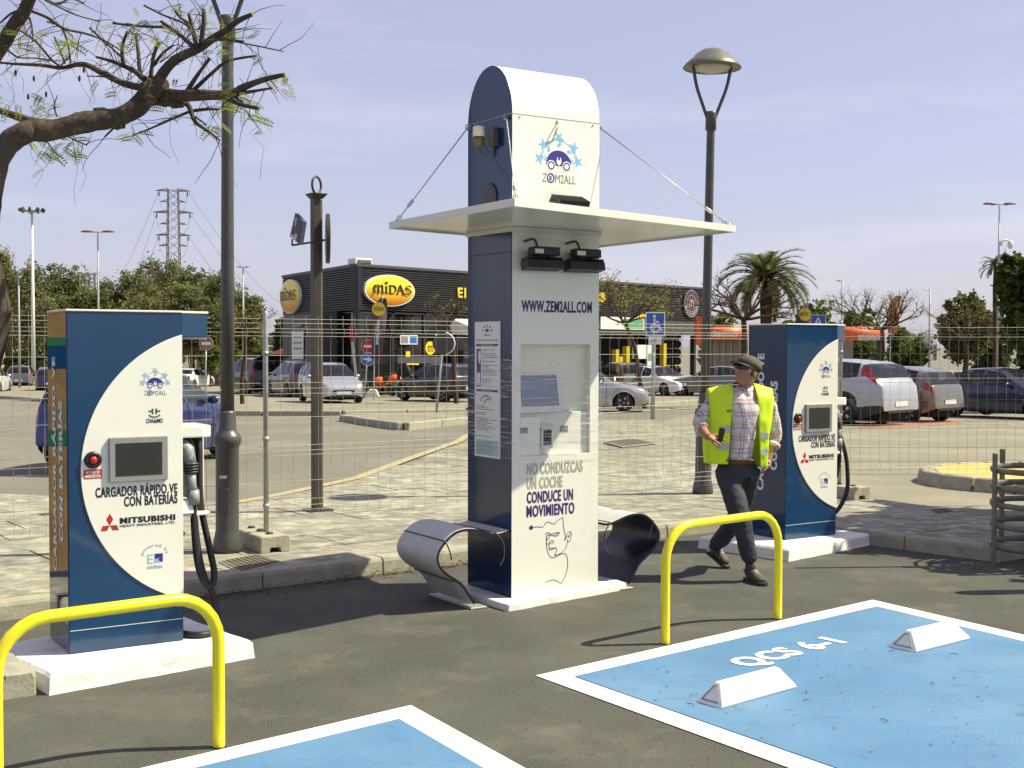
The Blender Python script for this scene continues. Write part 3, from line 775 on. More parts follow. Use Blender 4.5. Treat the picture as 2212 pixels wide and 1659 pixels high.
mb.add([(x, a, b) for a, b in arch for x in (0, TW)], [(2 * i, 2 * i + 1, 2 * i + 3, 2 * i + 2) for i in range(len(arch) - 1)], 0, True)
mb.quad((0, TD, 0), (TW, TD, 0), (TW, TD, TS), (0, TD, TS))
shell = mb.build('white_shell', M['white_panel'], tt)
prof = [(0.004, 0), (TD - .004, 0), (TD - .004, TS)] + [(a * .986 + .004, b - .003) for a, b in arch[::-1][1:-1]] + [(.004, TS)]
for x0, dx in ((-0.004, .012), (TW - .008, .012)):
    mb = MB(); mb.prism([(x0, a, b) for a, b in prof], (dx, 0, 0)); sp = mb.build('side_panel', M['navy'], tt)
mb = MB()
for z in (TS - .002,):
    mb.box(-.005, TW + .005, -.0012, .0005, z - .0025, z + .0025)
    mb.box(-.0062, -.004, 0, TD, z - .003, z + .003)
for x in (.06, .37, .68): mb.lathe([(.006, 0), (.006, .005), (.002, .006)], (x, -.001, TS - .02), n=8, M=Matrix.Rotation(R(90), 4, 'X'))
mb.build('seam_strip', M['grey_plastic'], tt)
mb = MB(); mb.box(-.012, -.0045, .01, TD - .02, 2.375, 2.38); mb.box(-.0075, -.0045, .0, TD, .33, .334); mb.build('panel_joint', M['black'], tt)
# recess with sloping console
dn = 0.060
mb = MB()
mb.quad((nx0, dn, nz0), (nx1, dn, nz0), (nx1, dn, nz1), (nx0, dn, nz1))
mb.quad((nx0, 0, nz0), (nx0, dn, nz0), (nx0, dn, nz1), (nx0, 0, nz1)); mb.quad((nx1, 0, nz0), (nx1, dn, nz0), (nx1, dn, nz1), (nx1, 0, nz1))
mb.quad((nx0, 0, nz0), (nx1, 0, nz0), (nx1, dn, nz0), (nx0, dn, nz0)); mb.quad((nx0, 0, nz1), (nx1, 0, nz1), (nx1, dn, nz1), (nx0, dn, nz1))
niche = mb.build('recess', M['cream'], tt)
sx0, sx1 = z3(540, 1295)[0] - .012, z3(805, 1295)[0]
sz0, sz1 = z3(640, 1340)[1], z3(640, 1060)[1]
mb = MB()
mb.add([(sx0 - .02, .004, sz0), (sx1 + .035, .004, sz0), (sx1 + .035, dn - .006, sz1 + .02), (sx0 - .02, dn - .006, sz1 + .02), (sx0 - .02, dn, sz0), (sx1 + .035, dn, sz0), (sx1 + .035, dn, sz1 + .02), (sx0 - .02, dn, sz1 + .02)],
       [(0, 1, 2, 3), (0, 4, 5, 1), (1, 5, 6, 2), (3, 2, 6, 7), (0, 3, 7, 4)])
con = mb.build('console', M['off_white'], tt)
sdir = (Vector((0, dn - .006, sz1 + .02)) - Vector((0, .004, sz0))); SLn = sdir.length; sdir.normalize()
FS = frame((sx0, .004, sz0), (1, 0, 0), sdir, Vector((0, -sdir.z, sdir.y)))
mb = MB(); wS = sx1 - sx0
flat(mb, FS, [(0, .05), (wS, .05), (wS, SLn - .02), (0, SLn - .02)], .0015); mb.build('screen', M['screen_lit'], con)
mb = MB(); ribbon(mb, FS, [(0, .05), (wS, .05), (wS, SLn - .02), (0, SLn - .02)], .012, .003, closed=True); mb.build('screen_frame', M['grey_plastic'], con)
ax0 = nx0 + .001; ax1 = z3(655, 1500)[0]; az1 = z3(640, 1372)[1]
mb = MB(); mb.box(ax0, nx1 - .0015, .03, dn - .001, nz0 + .0015, sz0 - .003); mb.build('lower_panel', M['off_white'], tt, bevel=.002)
mb = MB(); mb.box(ax0, ax1, .0, .0285, nz0 + .0015, az1); mb.build('lower_flap', M['white_panel'], tt, bevel=.002)
bx0, bz1 = z3(664, 1462); bx1, bz0 = z3(748, 1612)
mb = MB(); mb.box(bx0, bx1, -.012, .029, bz0, bz1); cr_ = mb.build('card_reader', M['white_panel'], tt, bevel=.003)
mb = MB(); mb.hexa([(bx0 - .012, -.03, bz1), (bx1 + .012, -.03, bz1), (bx1 + .012, .028, bz1 + .004), (bx0 - .012, .028, bz1 + .004), (bx0 - .012, -.028, bz1 + .006), (bx1 + .012, -.028, bz1 + .006), (bx1 + .012, .028, bz1 + .03), (bx0 - .012, .028, bz1 + .03)]); mb.build('rain_hood', M['off_white'], cr_)
mb = MB(); a0, b1 = z3(673, 1472); a1, b0 = z3(734, 1588); mb.box(a0, a1, -.0145, -.011, b0, b1); mb.build('slot', M['screen'], cr_)
for q in ((502, 1456, 560, 1498), (826, 1442, 886, 1488)):
    a0, b1 = z3(q[0], q[1]); a1, b0 = z3(q[2], q[3]); mb = MB(); y_ = -.0012 if q[0] < 600 else .0285
    mb.box(a0, a1, y_, y_ + .004, b0, b1)
    for i in range(5): mb.box(a0 + .004, a1 - .004, y_ - .001, y_ + .001, b0 + (b1 - b0) * (i + .3) / 5.2, b0 + (b1 - b0) * (i + .7) / 5.2)
    mb.build('speaker_grille', M['grey_plastic'], tt)
# printing
FT = frame((0, 0, 0), (1, 0, 0), (0, 0, 1), (0, -1, 0))
mb = MB()
a0, b0 = z3(512, 572); a1, b1 = z3(1050, 525); letter(mb, FT, 'WWW.ZEM2ALL.COM', a0, a1, b0, b0 + .082, .0015, .028, mi=PI['p_purple'])
lx, lz = tf((1150 + 757 * .34965) / 1.17179, (120 + 815 * .34961) / 1.17179); mb.build('address_lettering', PRM, shell); mb = MB(); star_logo(mb, FT, lx, lz, .163, n=.0015)
mb.build('logo', PRM, shell)
mb = MB()
lines = [('NO CONDUZCAS', 1130, 455, 1548, 362, 'p_sand'), ('UN COCHE', 1130, 562, 1398, 474, 'p_sand'), ('CONDUCE UN', 1130, 668, 1476, 572, 'p_purple'), ('MOVIMIENTO', 1128, 772, 1486, 672, 'p_purple')]
ms = [M['p_sand'], M['p_purple']]
for st, xa, ya, xb, yb, k in lines:
    mb = MB(); a0, b0 = z4(xa, ya); a1, b1 = z4(xb, yb - 0); letter(mb, FT, st, a0, a1, b0 + .004, b0 + .086, .0015, .026); mb.build('slogan_line', M[k], shell)
def z8(zx, zy): return tf((1310 + zx * .13258) / 1.17179, (1280 + zy * .13258) / 1.17179)
mb = MB(); pw = .0042
strokes = [[(300, 415), (380, 403), (470, 408), (510, 380), (540, 325), (590, 310), (650, 338), (700, 345), (760, 290), (830, 240), (868, 232), (872, 320), (885, 440), (905, 540), (912, 600), (900, 650), (888, 668)],
           [(888, 668), (920, 630), (940, 560), (960, 520), (1000, 495), (1025, 520), (1022, 590), (1000, 670), (970, 692), (950, 670), (952, 640)], [(952, 690), (930, 780), (880, 860), (800, 920), (720, 950), (704, 940), (715, 925), (732, 935)],
           [(722, 920), (745, 860), (740, 815), (715, 800), (660, 810), (610, 805), (590, 795)], [(605, 810), (618, 845), (660, 835), (715, 805)], [(605, 790), (600, 740), (615, 690), (650, 660), (685, 680), (680, 715), (655, 735)], [(655, 720), (625, 705), (600, 725), (570, 730), (552, 700), (548, 640), (555, 570)],
           [(548, 640), (552, 760), (570, 860), (610, 955), (660, 992), (730, 975), (830, 925), (890, 912), (930, 940), (955, 1030), (955, 1150), (925, 1300), (870, 1420), (840, 1475), (800, 1468), (740, 1432), (680, 1415), (600, 1435), (535, 1470)],
           [(545, 560), (545, 520), (580, 515), (650, 540), (710, 520), (790, 508), (798, 530), (740, 540), (690, 572), (640, 560), (560, 570), (570, 660), (610, 590), (600, 565)], [(690, 575), (730, 578), (790, 562)], [(960, 590), (985, 560), (1015, 520)], [(960, 570), (975, 610), (985, 570)]]
for s_ in strokes: ribbon(mb, FT, [z8(*p) for p in smooth_path([Vector(p) for p in s_], 3)], pw, .0015)
a, b = z8(262, 418); disc(mb, FT, a, b, .014, .016, .0015, 14)
for yy in (403, 438): ribbon(mb, FT, [z8(215, yy), z8(250, yy)], .004, .0015)
mb.build('line_drawing', M['p_purple'], shell)
# information sheet on the left flank
def lf(x, y): return leftpt(x, y, TO, TH)
def zl(zx, zy): return lf((1150 + zx * .33140) / 1.17179, (600 + zy * .33153) / 1.17179)
FLk = frame((-.0125, TD, 0), (0, -1, 0), (0, 0, 1), (-1, 0, 0))
def lk_(zx, zy): a, b = zl(zx, zy); return (TD - a, b)
p0 = lk_(168, 652); p1 = lk_(360, 640); pb = leftpt(1082, 991, TO, TH); pb0 = leftpt(1027, 984, TO, TH)
sa, sb = p0[0], p1[0]; st_, sb_ = (p0[1] + p1[1]) / 2, (pb[1] + pb0[1]) / 2
mb = MB(); flat(mb, FLk, [(sa, sb_), (sb, sb_), (sb, st_), (sa, st_)], .0); O = FLk
mb.prism([(-.0045, TD - sa, sb_), (-.0045, TD - sb, sb_), (-.0045, TD - sb, st_), (-.0045, TD - sa, st_)], (-.0075, 0, 0)); info = mb.build('information_sheet', M['p_white'], tt)
sw, sh_ = sb - sa, st_ - sb_
mb = MB(); P2 = [M[k] for k in ('p_indigo', 'p_grey', 'p_teal', 'p_purple', 'p_sky', 'p_white')] 
def fx(a): return sa + sw * a
def fz(b): return st_ - sh_ * b
def rect(a0, b0, a1, b1, mi, n=.0012): flat(mb, FLk, [(fx(a0), fz(b1)), (fx(a1), fz(b1)), (fx(a1), fz(b0)), (fx(a0), fz(b0))], n, mi)
disc(mb, FLk, fx(.5), fz(.065), sw * .07, sh_ * .012, .0012, 14, 0)
for k in range(5): a = R(180 * k / 4); disc(mb, FLk, fx(.5) + sw * .17 * math.cos(a), fz(.065) + sh_ * .034 * math.sin(a), sw * .03, sh_ * .007, .0012, 8, 0)
letter(mb, FLk, 'ZEM2ALL', fx(.36), fx(.64), fz(.105), fz(.092), .0012, .01, mi=1)
letter(mb, FLk, '¿Cómo utilizar el punto de recarga?', fx(.06), fx(.94), fz(.146), fz(.128), .0012, .01, mi=1)
rect(.06, .165, .93, .18, 3)
letter(mb, FLk, 'POSTE DE RECARGA', fx(.28), fx(.72), fz(.177), fz(.168), .0018, .01, mi=5)
rect(.08, .20, .25, .48, 0); rect(.10, .38, .23, .47, 5, .0018); disc(mb, FLk, fx(.2), fz(.26), sw * .05, sh_ * .05, .0018, 12, 5)
rr_ = random.Random(5)
for b in (.205, .233, .245, .26, .29, .318, .33, .35, .362, .375, .39, .42, .428, .442, .47):
    rect(.30, b, .55 + rr_.random() * .37, b + .0045, 1)
rect(.06, .50, .93, .516, 3)
letter(mb, FLk, 'PUNTO DE RECARGA', fx(.28), fx(.72), fz(.513), fz(.504), .0018, .01, mi=5)
ribbon(mb, FLk, [(fx(a), fz(b)) for a, b in ((.25, .59), (.3, .56), (.42, .545), (.56, .55), (.68, .565), (.6, .575), (.48, .57), (.42, .59), (.36, .6))], sh_ * .012, .0012, 1)
b = .62
while b < .86:
    if rr_.random() > .18: rect(.05, b, .4 + rr_.random() * .5, b + .0045, 1)
    b += .0125
rect(.05, .872, .95, .985, 2)
b = .885
while b < .975: rect(.08, b, .6 + rr_.random() * .3, b + .0045, 1, .0018); b += .0125
mb.build('printed_text', P2, info)['kind'] = 'stuff'
# stretch film wound round the middle
mf = bpy.data.materials.new('stretch film'); mf.use_nodes = True
ft = mf.node_tree; fb = ft.nodes['Principled BSDF']; fb.inputs['Base Color'].default_value = (.8, .8, .8, 1); fb.inputs['Roughness'].default_value = .12
g_ = ft.nodes.new('ShaderNodeTexCoord'); mpn = ft.nodes.new('ShaderNodeMapping'); mpn.inputs['Scale'].default_value = (2.2, 2.2, 55); mpn.inputs['Rotation'].default_value = (R(5), R(-4), 0)
nn_ = ft.nodes.new('ShaderNodeTexNoise'); nn_.inputs['Scale'].default_value = 1.5; nn_.inputs['Detail'].default_value = 5
rm = ft.nodes.new('ShaderNodeMapRange'); rm.inputs[1].default_value = .53; rm.inputs[2].default_value = .70; rm.inputs[3].default_value = .03; rm.inputs[4].default_value = .55
ft.links.new(g_.outputs['Object'], mpn.inputs[0]); ft.links.new(mpn.outputs[0], nn_.inputs[0]); ft.links.new(nn_.outputs[0], rm.inputs[0]); ft.links.new(rm.outputs[0], fb.inputs['Alpha'])
bp = ft.nodes.new('ShaderNodeBump'); bp.inputs['Strength'].default_value = .4; bp.inputs['Distance'].default_value = .01
ft.links.new(nn_.outputs[0], bp.inputs['Height']); ft.links.new(bp.outputs[0], fb.inputs['Normal'])
zt = z3(600, 940)[1]; zb = z3(600, 1690)[1]; e = .02
zt2 = lf(1008, 742)[1]
mb = MB(); mb.add([(-e, -e, zb), (TW + e, -e, zb), (TW + e, TD + e, zb), (-e, TD + e, zb), (-e, -e, zt), (TW + e, -e, zt), (TW + e, TD + e, zt2), (-e, TD + e, zt2)], [(0, 1, 5, 4), (1, 2, 6, 5), (2, 3, 7, 6), (3, 0, 4, 7)])
mb.build('stretch_film', mf, tt)
# canopy
CZ = 2.60
Bc, Ac, Cc = lvl(1110, 440, CZ), lvl(842, 490, CZ), lvl(1588, 497, CZ)
def tl(P): q = P - TO; return Vector((q.x * math.cos(TH) + q.y * math.sin(TH), -q.x * math.sin(TH) + q.y * math.cos(TH), q.z))
B_, A_, C_ = tl(Bc), tl(Ac), tl(Cc)
x0, x1, y0, y1 = (A_.x + B_.x) / 2 - .0, C_.x - .0, (B_.y + C_.y) / 2, A_.y
corn = [B_, C_, Vector((C_.x + A_.x - B_.x, A_.y + C_.y - B_.y, B_.z)), A_]
zc_ = B_.z
mb = MB(); mb.prism([(p.x, p.y, zc_) for p in corn], (0, 0, .022))
cano = mb.build('canopy', layer(mat('white canopy sheet', (0.74, 0.73, 0.66), 0.22, var=0.05, scale=2, coat=.2), (0.55, 0.53, 0.45), 1.5, .55, .8, .4), tt)
mb = MB()
for i in range(4):
    p, q = corn[i], corn[(i + 1) % 4]; mb.obox((p.x, p.y, zc_ + .009), (q.x, q.y, zc_ + .009), .012, .046)
mb.build('canopy_edge', M['off_white'], cano)
mb = MB(); mb.box(-.014, TW + .012, -.014, TD + .012, zc_ - .035, zc_ - .002); mb.build('canopy_collar', M['off_white'], cano)
for px_ in ((0, 0), (1, 0), (1, 1), (0, 1)):
    top = Vector((px_[0] * TW + (-.02 if px_[0] == 0 else .02), .03 if px_[1] == 0 else TD - .03, TS - .02))
    if px_ == (0, 0): top = Vector((-.01, .06, TS - .02))
    cn = corn[{(0, 0): 0, (1, 0): 1, (1, 1): 2, (0, 1): 3}[px_]]; ctr = sum(corn, Vector()) / 4
    bot = cn.lerp(ctr, .035); bot.z = zc_ + .03
    mb = MB(); mb.tube([top, bot], .0045, 6)
    d = (bot - top).normalized(); b2 = bot - d * .16
    mb.tube([b2 - d * .06, b2 - d * .05, b2, b2 + d * .01], [.006, .012, .012, .006], 8)
    ring = [bot - d * .04 + Vector((math.cos(a), 0, math.sin(a))) * .018 for a in [k * math.pi / 4 for k in range(8)]]
    mb.tube(ring, .004, 5, closed=True); mb.lathe([(.02, -.01), (.02, 0), (.006, .004), (.006, .02)], bot + Vector((0, 0, -.002)), n=8)
    ring = [top + Vector((math.cos(a) * .02, 0, math.sin(a) * .02)) for a in [k * math.pi / 4 for k in range(8)]]
    mb.tube(ring, .005, 5, closed=True)
    mb.build('stay_cable', M['galv'], tt)
mb = MB(); mb.tube([(TW / 2, -.002, TS - .035), (TW / 2, -.03, TS - .04), (TW / 2 - .03, -.03, TS - .1), (TW / 2 - .04, -.004, TS - .16)], .006, 6); mb.build('lifting_eye', M['galv'], tt)
# floodlights
def flood(name, c, tilt, cell=True):
    f = MB(); f.box(-.15, .15, -.02, .075, -.028, .028)
    for i in range(16): f.box(-.145 + i * .0188, -.139 + i * .0188, -.02, .07, .028, .052)
    f.xform(Matrix.Translation(c) @ Matrix.Rotation(tilt, 4, 'X')); o = f.build(name, M['black'], tt, bevel=.002)
    g = MB(); g.box(-.11, .11, -.035, .04, .058, .118); g.xform(Matrix.Translation(c) @ Matrix.Rotation(tilt * .3, 4, 'X')); g.build('driver_box', M['black'], o, bevel=.01, seg=2)
    g = MB(); g.box(-.10, -.03, -.0365, -.034, .07, .10); g.xform(Matrix.Translation(c) @ Matrix.Rotation(tilt * .3, 4, 'X')); g.build('rating_plate', M['off_white'], o)
    g = MB(); g.obox(Vector(c) + Vector((-.05, .02, .05)), Vector(c) + Vector((-.05, -c[1] - .001, .09)), .03, .012); g.obox(Vector(c) + Vector((.05, .02, .05)), Vector(c) + Vector((.05, -c[1] - .001, .09)), .03, .012)
    g.tube(smooth_path([(c[0] - .06, c[1] + .0, c[2] + .11), (c[0] - .07, c[1] + .03, c[2] + .17), (c[0] - .09, -.004, c[2] + .16)], 4), .009, 6); g.build('bracket', M['dark_grey'], o)
    return o
for x, y in ((1177, 571), (1267, 575)):
    a, b = tf(x, y, .12); flood('floodlight', (a, -.12, b), R(-12))
a, b = tf(1225, 447, .10)
f = MB(); f.box(-.13, .13, -.06, .06, -.02, .03)
for i in range(14): f.box(-.125 + i * .019, -.119 + i * .019, -.06, .06, .03, .06)
f.xform(Matrix.Translation((a, -.12, zc_ + .150)) @ Matrix.Rotation(R(25), 4, 'X')); fo = f.build('floodlight', M['black'], tt, bevel=.002)
g = MB(); g.obox((a - .1, -.12, zc_ + .15), (a - .1, -.10, zc_ + .023), .02, .01); g.obox((a + .1, -.12, zc_ + .15), (a + .1, -.10, zc_ + .023), .02, .01); g.build('bracket', M['dark_grey'], fo)
# fittings on the left flank
a, b = lf(1046, 300); a -= .05
g = MB(); g.lathe([(.022, -.075), (.036, -.045), (.040, 0)], (-.075, a, b)); cm_ = g.build('beacon', mat('bronze plastic', (.16, .12, .05), .5), tt)
g = MB(); g.lathe([(.043, .001), (.042, .065), (.035, .074), (.002, .076)], (-.075, a, b)); g.build('cap', M['off_white'], cm_)
g = MB(); g.tube(smooth_path([(-.075, a, b - .07), (-.06, a - .02, b - .12), (-.03, a - .05, b - .13), (-.008, a - .09, b - .09), (-.03, a - .11, b - .04)], 5), .006, 6); g.box(-.05, -.006, a - .15, a - .085, b - .07, b + .05); g.build('wall_bracket', M['dark_grey'], cm_, bevel=.003)
a, b = lf(1059, 425); g = MB(); g.lathe([(.095, 0), (.095, .012), (.08, .02), (.02, .012)], (0, 0, 0), M=Matrix.Translation((-.004, a, b)) @ Matrix.Rotation(R(-90), 4, 'Y')); g.build('round_vent', M['dark_grey'], tt)
# loop seats on both flanks: one bent sheet each
near = [(1003, 862), (940, 885), (890, 886), (820, 868), (740, 852), (660, 856), (590, 884), (525, 945), (478, 1015), (462, 1075), (478, 1140), (530, 1200), (600, 1245), (650, 1285), (700, 1360), (742, 1418)]
near = [z4(*p) for p in near]; near = [Vector((a, b)) for a, b in near]
near[0].x = -.012; sg = near[-1]; zend = sg.y
near = [Vector((p.x, p.y if p.y > -.03 else -.03)) for p in near]
sp_ = smooth_path(near, 3)
def seat(mirror):
    M_ = (lambda x: TW - x) if mirror else (lambda x: x)
    th = .018; k = len(sp_); out, inn = [], []
    for i, p in enumerate(sp_):
        t = (sp_[min(i + 1, k - 1)] - sp_[max(i - 1, 0)]).normalized(); n = Vector((-t.y, t.x))
        out.append(p - n * th * .0); inn.append(p + n * th)
    mb = MB(); y0, y1 = .012, TD - .01
    def strip(pl, mi):
        mb.add([(M_(p.x), y, p.y) for p in pl for y in (y0, y1)], [(2 * i, 2 * i + 1, 2 * i + 3, 2 * i + 2) for i in range(k - 1)], mi, True)
    strip(out, 0); strip(inn, 1)
    for y in (y0, y1): mb.add([(M_(p.x), y, p.y) for pr in zip(out, inn) for p in pr], [(2 * i, 2 * i + 1, 2 * i + 3, 2 * i + 2) for i in range(k - 1)], 1)
    mb.add([(M_(out[-1].x), y0, out[-1].y), (M_(inn[-1].x), y0, inn[-1].y), (M_(inn[-1].x), y1, inn[-1].y), (M_(out[-1].x), y1, out[-1].y)], [(0, 1, 2, 3)], 1)
    o = mb.build('loop_seat', [mat('grey white laminate', (0.50, 0.50, 0.47), 0.55, var=0.1, scale=8, bump=.1, bscale=200), mat('dark navy seat lining', (.006, .010, .022), .3, var=.2)], tt, fix=False)
    for i in (int(k * .11), int(k * .46), int(k * .8)):
        mb = MB(); p = sp_[i]; t = (sp_[i + 1] - sp_[i - 1]).normalized(); n = Vector((-t.y, t.x))
        a = p - n * .0025
        mb.obox((M_(a.x), y0 - .003, a.y), (M_(a.x), y1 + .003, a.y), .009, .006); mb.build('rubber_seam', M['black'], o)
    mb = MB()
    p = sp_[int(k * .46)]; mb.tube(smooth_path([(M_(p.x), y0, p.y), (M_(p.x + .02), y0 - .01, p.y - .04), (M_(p.x + .045), y0 - .005, p.y - .1), (M_(p.x + .05), y0, p.y - .13)], 4), .005, 6); mb.build('loose_cord', M['dark_grey'], o); mb = MB()
    p = sp_[int(k * .11)]; mb.tube(smooth_path([(M_(p.x), y0, p.y), (M_(p.x + .05), y0 - .01, p.y - .06), (M_(p.x + .06), y0 - .01, p.y - .16), (M_(p.x + .02), y0 - .02, p.y - .22)], 5), .005, 6)
    mb.build('loose_cord', M['dark_grey'], o)
    mb = MB(); mb.box(min(M_(sg.x - .03), M_(sg.x + .1)), max(M_(sg.x - .03), M_(sg.x + .1)), 0.0, TD, -.049, -.036); mb.build('foot_plate', M['grey_plastic'], o, bevel=.003)
seat(False); seat(True)
c0, c1, c2 = gp(1060, 1306), gp(1098, 1321), gp(1356, 1273)
bu = (c2 - c1).normalized(); bv = Vector((-bu.y, bu.x, 0))
base = thing('concrete_plinth', 'low white concrete slab under the tall information totem', 'plinth', (c1.x, c1.y, 0), 0, 'white concrete plinths')
mb = MB(); Lx = (c2 - c1).length
ux, uy = Vector((math.cos(TH), math.sin(TH), 0)), Vector((-math.sin(TH), math.cos(TH), 0))
P = [Vector((0, 0, 0)), bu * Lx, bu * Lx + uy * .80, uy * .80 - ux * .05]
ring = []
for i in range(4):
    for k in range(12):
        q = P[i].lerp(P[(i + 1) % 4], k / 12); q += Vector((noise.noise(q * 5), noise.noise(q * 5 + Vector((9, 0, 0))), 0)) * .018; ring.append(q)
mb.prism([q + Vector((0, 0, -.01)) for q in ring], (0, 0, .058)); mb.build('slab', M['conc_white'], base, bevel=.006)

# ---- yellow hoop barriers
def hoop(b2, ang, Ln, h, label):
    u = Vector((math.cos(ang), math.sin(ang), 0)); a = b2 - u * Ln
    t = thing('hoop_barrier', label, 'barrier', (a.x, a.y, 0), 0, 'yellow hoop barriers'); r = .21
    pts = [(0, -.02), (0, .2), (0, h - r)] + [(r - r * math.cos(R(k)), h - r + r * math.sin(R(k))) for k in (15, 30, 45, 60, 75, 90)] + [(Ln / 2, h)] + [(Ln - r + r * math.sin(R(k)), h - r + r * math.cos(R(k))) for k in (0, 15, 30, 45, 60, 75, 90)] + [(Ln, .2), (Ln, -.02)]
    mb = MB(); mb.tube([u * p + Vector((0, 0, z)) for p, z in pts], .0275, 16, cap=False); mb.build('hoop', M['yellow'], t)
    for x in (0, Ln):
        mb = MB(); mb.lathe([(.034, .0), (.033, .004), (.028, .006)], tuple(u * x), n=16); mb.build('collar', M['p_black'], t)
    return t
h1, h2 = gp(1437, 1391), gp(1680, 1337)
hoop(h2, math.atan2(h2.y - h1.y, h2.x - h1.x), (h2 - h1).length, .70, 'yellow steel hoop barrier in front of the walking man')
hoop(gp(473, 1614), R(39), .955, .685, 'yellow steel hoop barrier in front of the nearest charger')

# ---- wheel stops
def wheel_stop(a, b, wd, h, label):
    a, b = Vector(a), Vector(b); u = (b - a).normalized(); v = Vector((-u.y, u.x, 0)); Ln = (b - a).length
    t = thing('wheel_stop', label, 'wheel stop', (a.x, a.y, .009), 0, 'white wheel stops on the blue bay')
    pr = [(0, 0), (0, .018), (wd * .40, h), (wd * .60, h), (wd, .018), (wd, 0)]
    mb = MB(); n = len(pr)
    A = [v * y + Vector((0, 0, z)) + u * (.07 * z / h) for y, z in pr]; B = [v * y + Vector((0, 0, z)) + u * (Ln - .07 * z / h) for y, z in pr]
    mb.add(A + B, [list(range(n))[::-1], list(range(n, 2 * n))] + [(i, (i + 1) % n, n + (i + 1) % n, n + i) for i in range(n)])
    mb.build('block', M['conc_white2'], t, bevel=.008, seg=2)
    mb = MB()
    tri = [Vector((0, wd * y, h * z)) for y, z in ((.18, .2), (.82, .2), (.56, .85), (.44, .85))]
    tri = [v * p.y + Vector((0, 0, p.z)) + u * (.07 * p.z / h - .002) for p in tri]
    for i in range(4): mb.obox(tri[i], tri[(i + 1) % 4], .006, .006)
    mb.build('end_moulding', M['grey_plastic'], t)
M['conc_white2'] = layer(mat('white rubber paint', (0.80, 0.79, 0.74), 0.55, var=0.04, scale=8, bump=.2, bscale=120), (0.45, 0.42, 0.33), 9, .60, .8, .5); layer(M['conc_white2'], (.12, .115, .11), 14, .66, .72, .55, stretch=(1, 1, 3), seed=5)
def stop_from(p0, p1, pb, h, label):
    a, b, c = gp(*p0), gp(*p1), gp(*pb)
    u = (b - a).normalized(); v = Vector((-u.y, u.x, 0)); w = (c - a).dot(v)
    wheel_stop(a, b, max(.15, w), h, label)
stop_from((1558, 1536), (1723, 1489), (1510, 1518), .105, 'white wheel stop nearer the camera on the blue bay')
stop_from((1978, 1414), (2097, 1384), (1926, 1398), .105, 'white wheel stop farther back on the right of the blue bay')
# ================================================================ street furniture
M['lamp_grey'] = layer(mat('grey lamp paint', (0.085, 0.082, 0.075), 0.42, metal=0.2, var=0.15, scale=5), (0.16, 0.15, 0.13), 9, .62, .8, .4)
M['lamp_head'] = mat('bronze grey lamp head', (0.17, 0.155, 0.12), 0.38, metal=0.3, var=0.12, scale=6)
M['lens'] = mat('lamp lens', (0.55, 0.53, 0.44), 0.3, var=0.15, scale=9)
M['iron'] = mat('dark brown iron', (0.055, 0.047, 0.040), 0.5, metal=0.2, var=0.2, scale=8)
M['iron_light'] = mat('weathered bronze strip', (0.16, 0.135, 0.10), 0.55, var=0.25, scale=10)
M['wire'] = mat('galvanised wire', (0.44, 0.41, 0.32), 0.45, metal=0.4, var=0.25, scale=5)
M['block'] = layer(mat('rough concrete block', (0.40, 0.365, 0.27), 0.92, var=0.2, scale=9, bump=.5, bscale=40), (.25, .22, .16), 7, .55, .7, .7)
M['sign_red'] = mat('sign red', (0.42, 0.02, 0.02), 0.4, var=.1, scale=6)
M['sign_faded'] = mat('faded sign red', (0.30, 0.13, 0.085), 0.5, var=.2, scale=6)
M['sign_blue'] = mat('sign blue', (0.03, 0.12, 0.42), 0.4, var=.08, scale=6)
M['sign_white'] = mat('sign white', (0.74, 0.73, 0.68), 0.4, var=.06, scale=6)
M['sign_back'] = mat('sign back metal', (0.075, 0.075, 0.075), 0.5, metal=.3, var=.15, scale=6)

def park_lamp(label, P, ang, group='tall grey park lamps'):
    t = thing('street_lamp', label, 'street lamp', P, ang, group)
    zj = 4.10
    mb = MB(); mb.lathe([(.115, 0), (.118, .04), (.108, .10), (.096, .16), (.092, .18), (.092, .84), (.100, .86), (.112, .89), (.112, .92), (.098, .95), (.080, .97), (.072, .99), (.066, 1.12), (.06, 1.14)], n=20); b = mb.build('base_sleeve', M['lamp_grey'], t)
    mb = MB(); mb.box(-.048, .048, -.096, -.088, .33, .52); mb.build('inspection_door', M['lamp_grey'], b, bevel=.01)
    mb = MB(); mb.box(-.03, .03, -.0945, -.09, .60, .625); mb.build('number_plate', M['silver'], b, bevel=.004)
    mb = MB(); mb.lathe([(.055, 1.1), (.052, 2.2), (.045, zj), (.045, zj + .02)], n=16); mb.build('pole', M['lamp_grey'], t)
    mb = MB(); mb.lathe([(.05, zj - .03), (.062, zj - .02), (.062, zj + .16), (.058, zj + .18)], n=14); mb.build('collar', M['lamp_grey'], t)
    for s in (-1, 1):
        pts = smooth_path([(s * .04, 0, zj + .1), (s * .10, 0, zj + .26), (s * .165, 0, zj + .44), (s * .20, 0, zj + .60), (s * .215, 0, zj + .72)], 4)
        mb = MB(); mb.tube(pts, .019, 8); mb.build('fork_arm', M['lamp_grey'], t)
    zb = zj + .66
    mb = MB(); mb.lathe([(.30, zb + .015), (.322, zb), (.325, zb + .012), (.29, zb + .055), (.235, zb + .105), (.225, zb + .112), (.175, zb + .165), (.11, zb + .205), (.04, zb + .222), (.001, zb + .225)], n=28); h = mb.build('lamp_hood', M['lamp_head'], t)
    mb = MB(); mb.lathe([(.20, zb + .03), (.21, zb + .012), (.19, zb - .012), (.12, zb - .034), (.04, zb - .045), (.001, zb - .046)], n=24); mb.build('lens', M['lens'], h)
    return t
park_lamp('tall grey street lamp with domed head beside the walking man', gp(1518, 1066, .12) , R(4)).rotation_euler = (0, R(0.9), R(4))
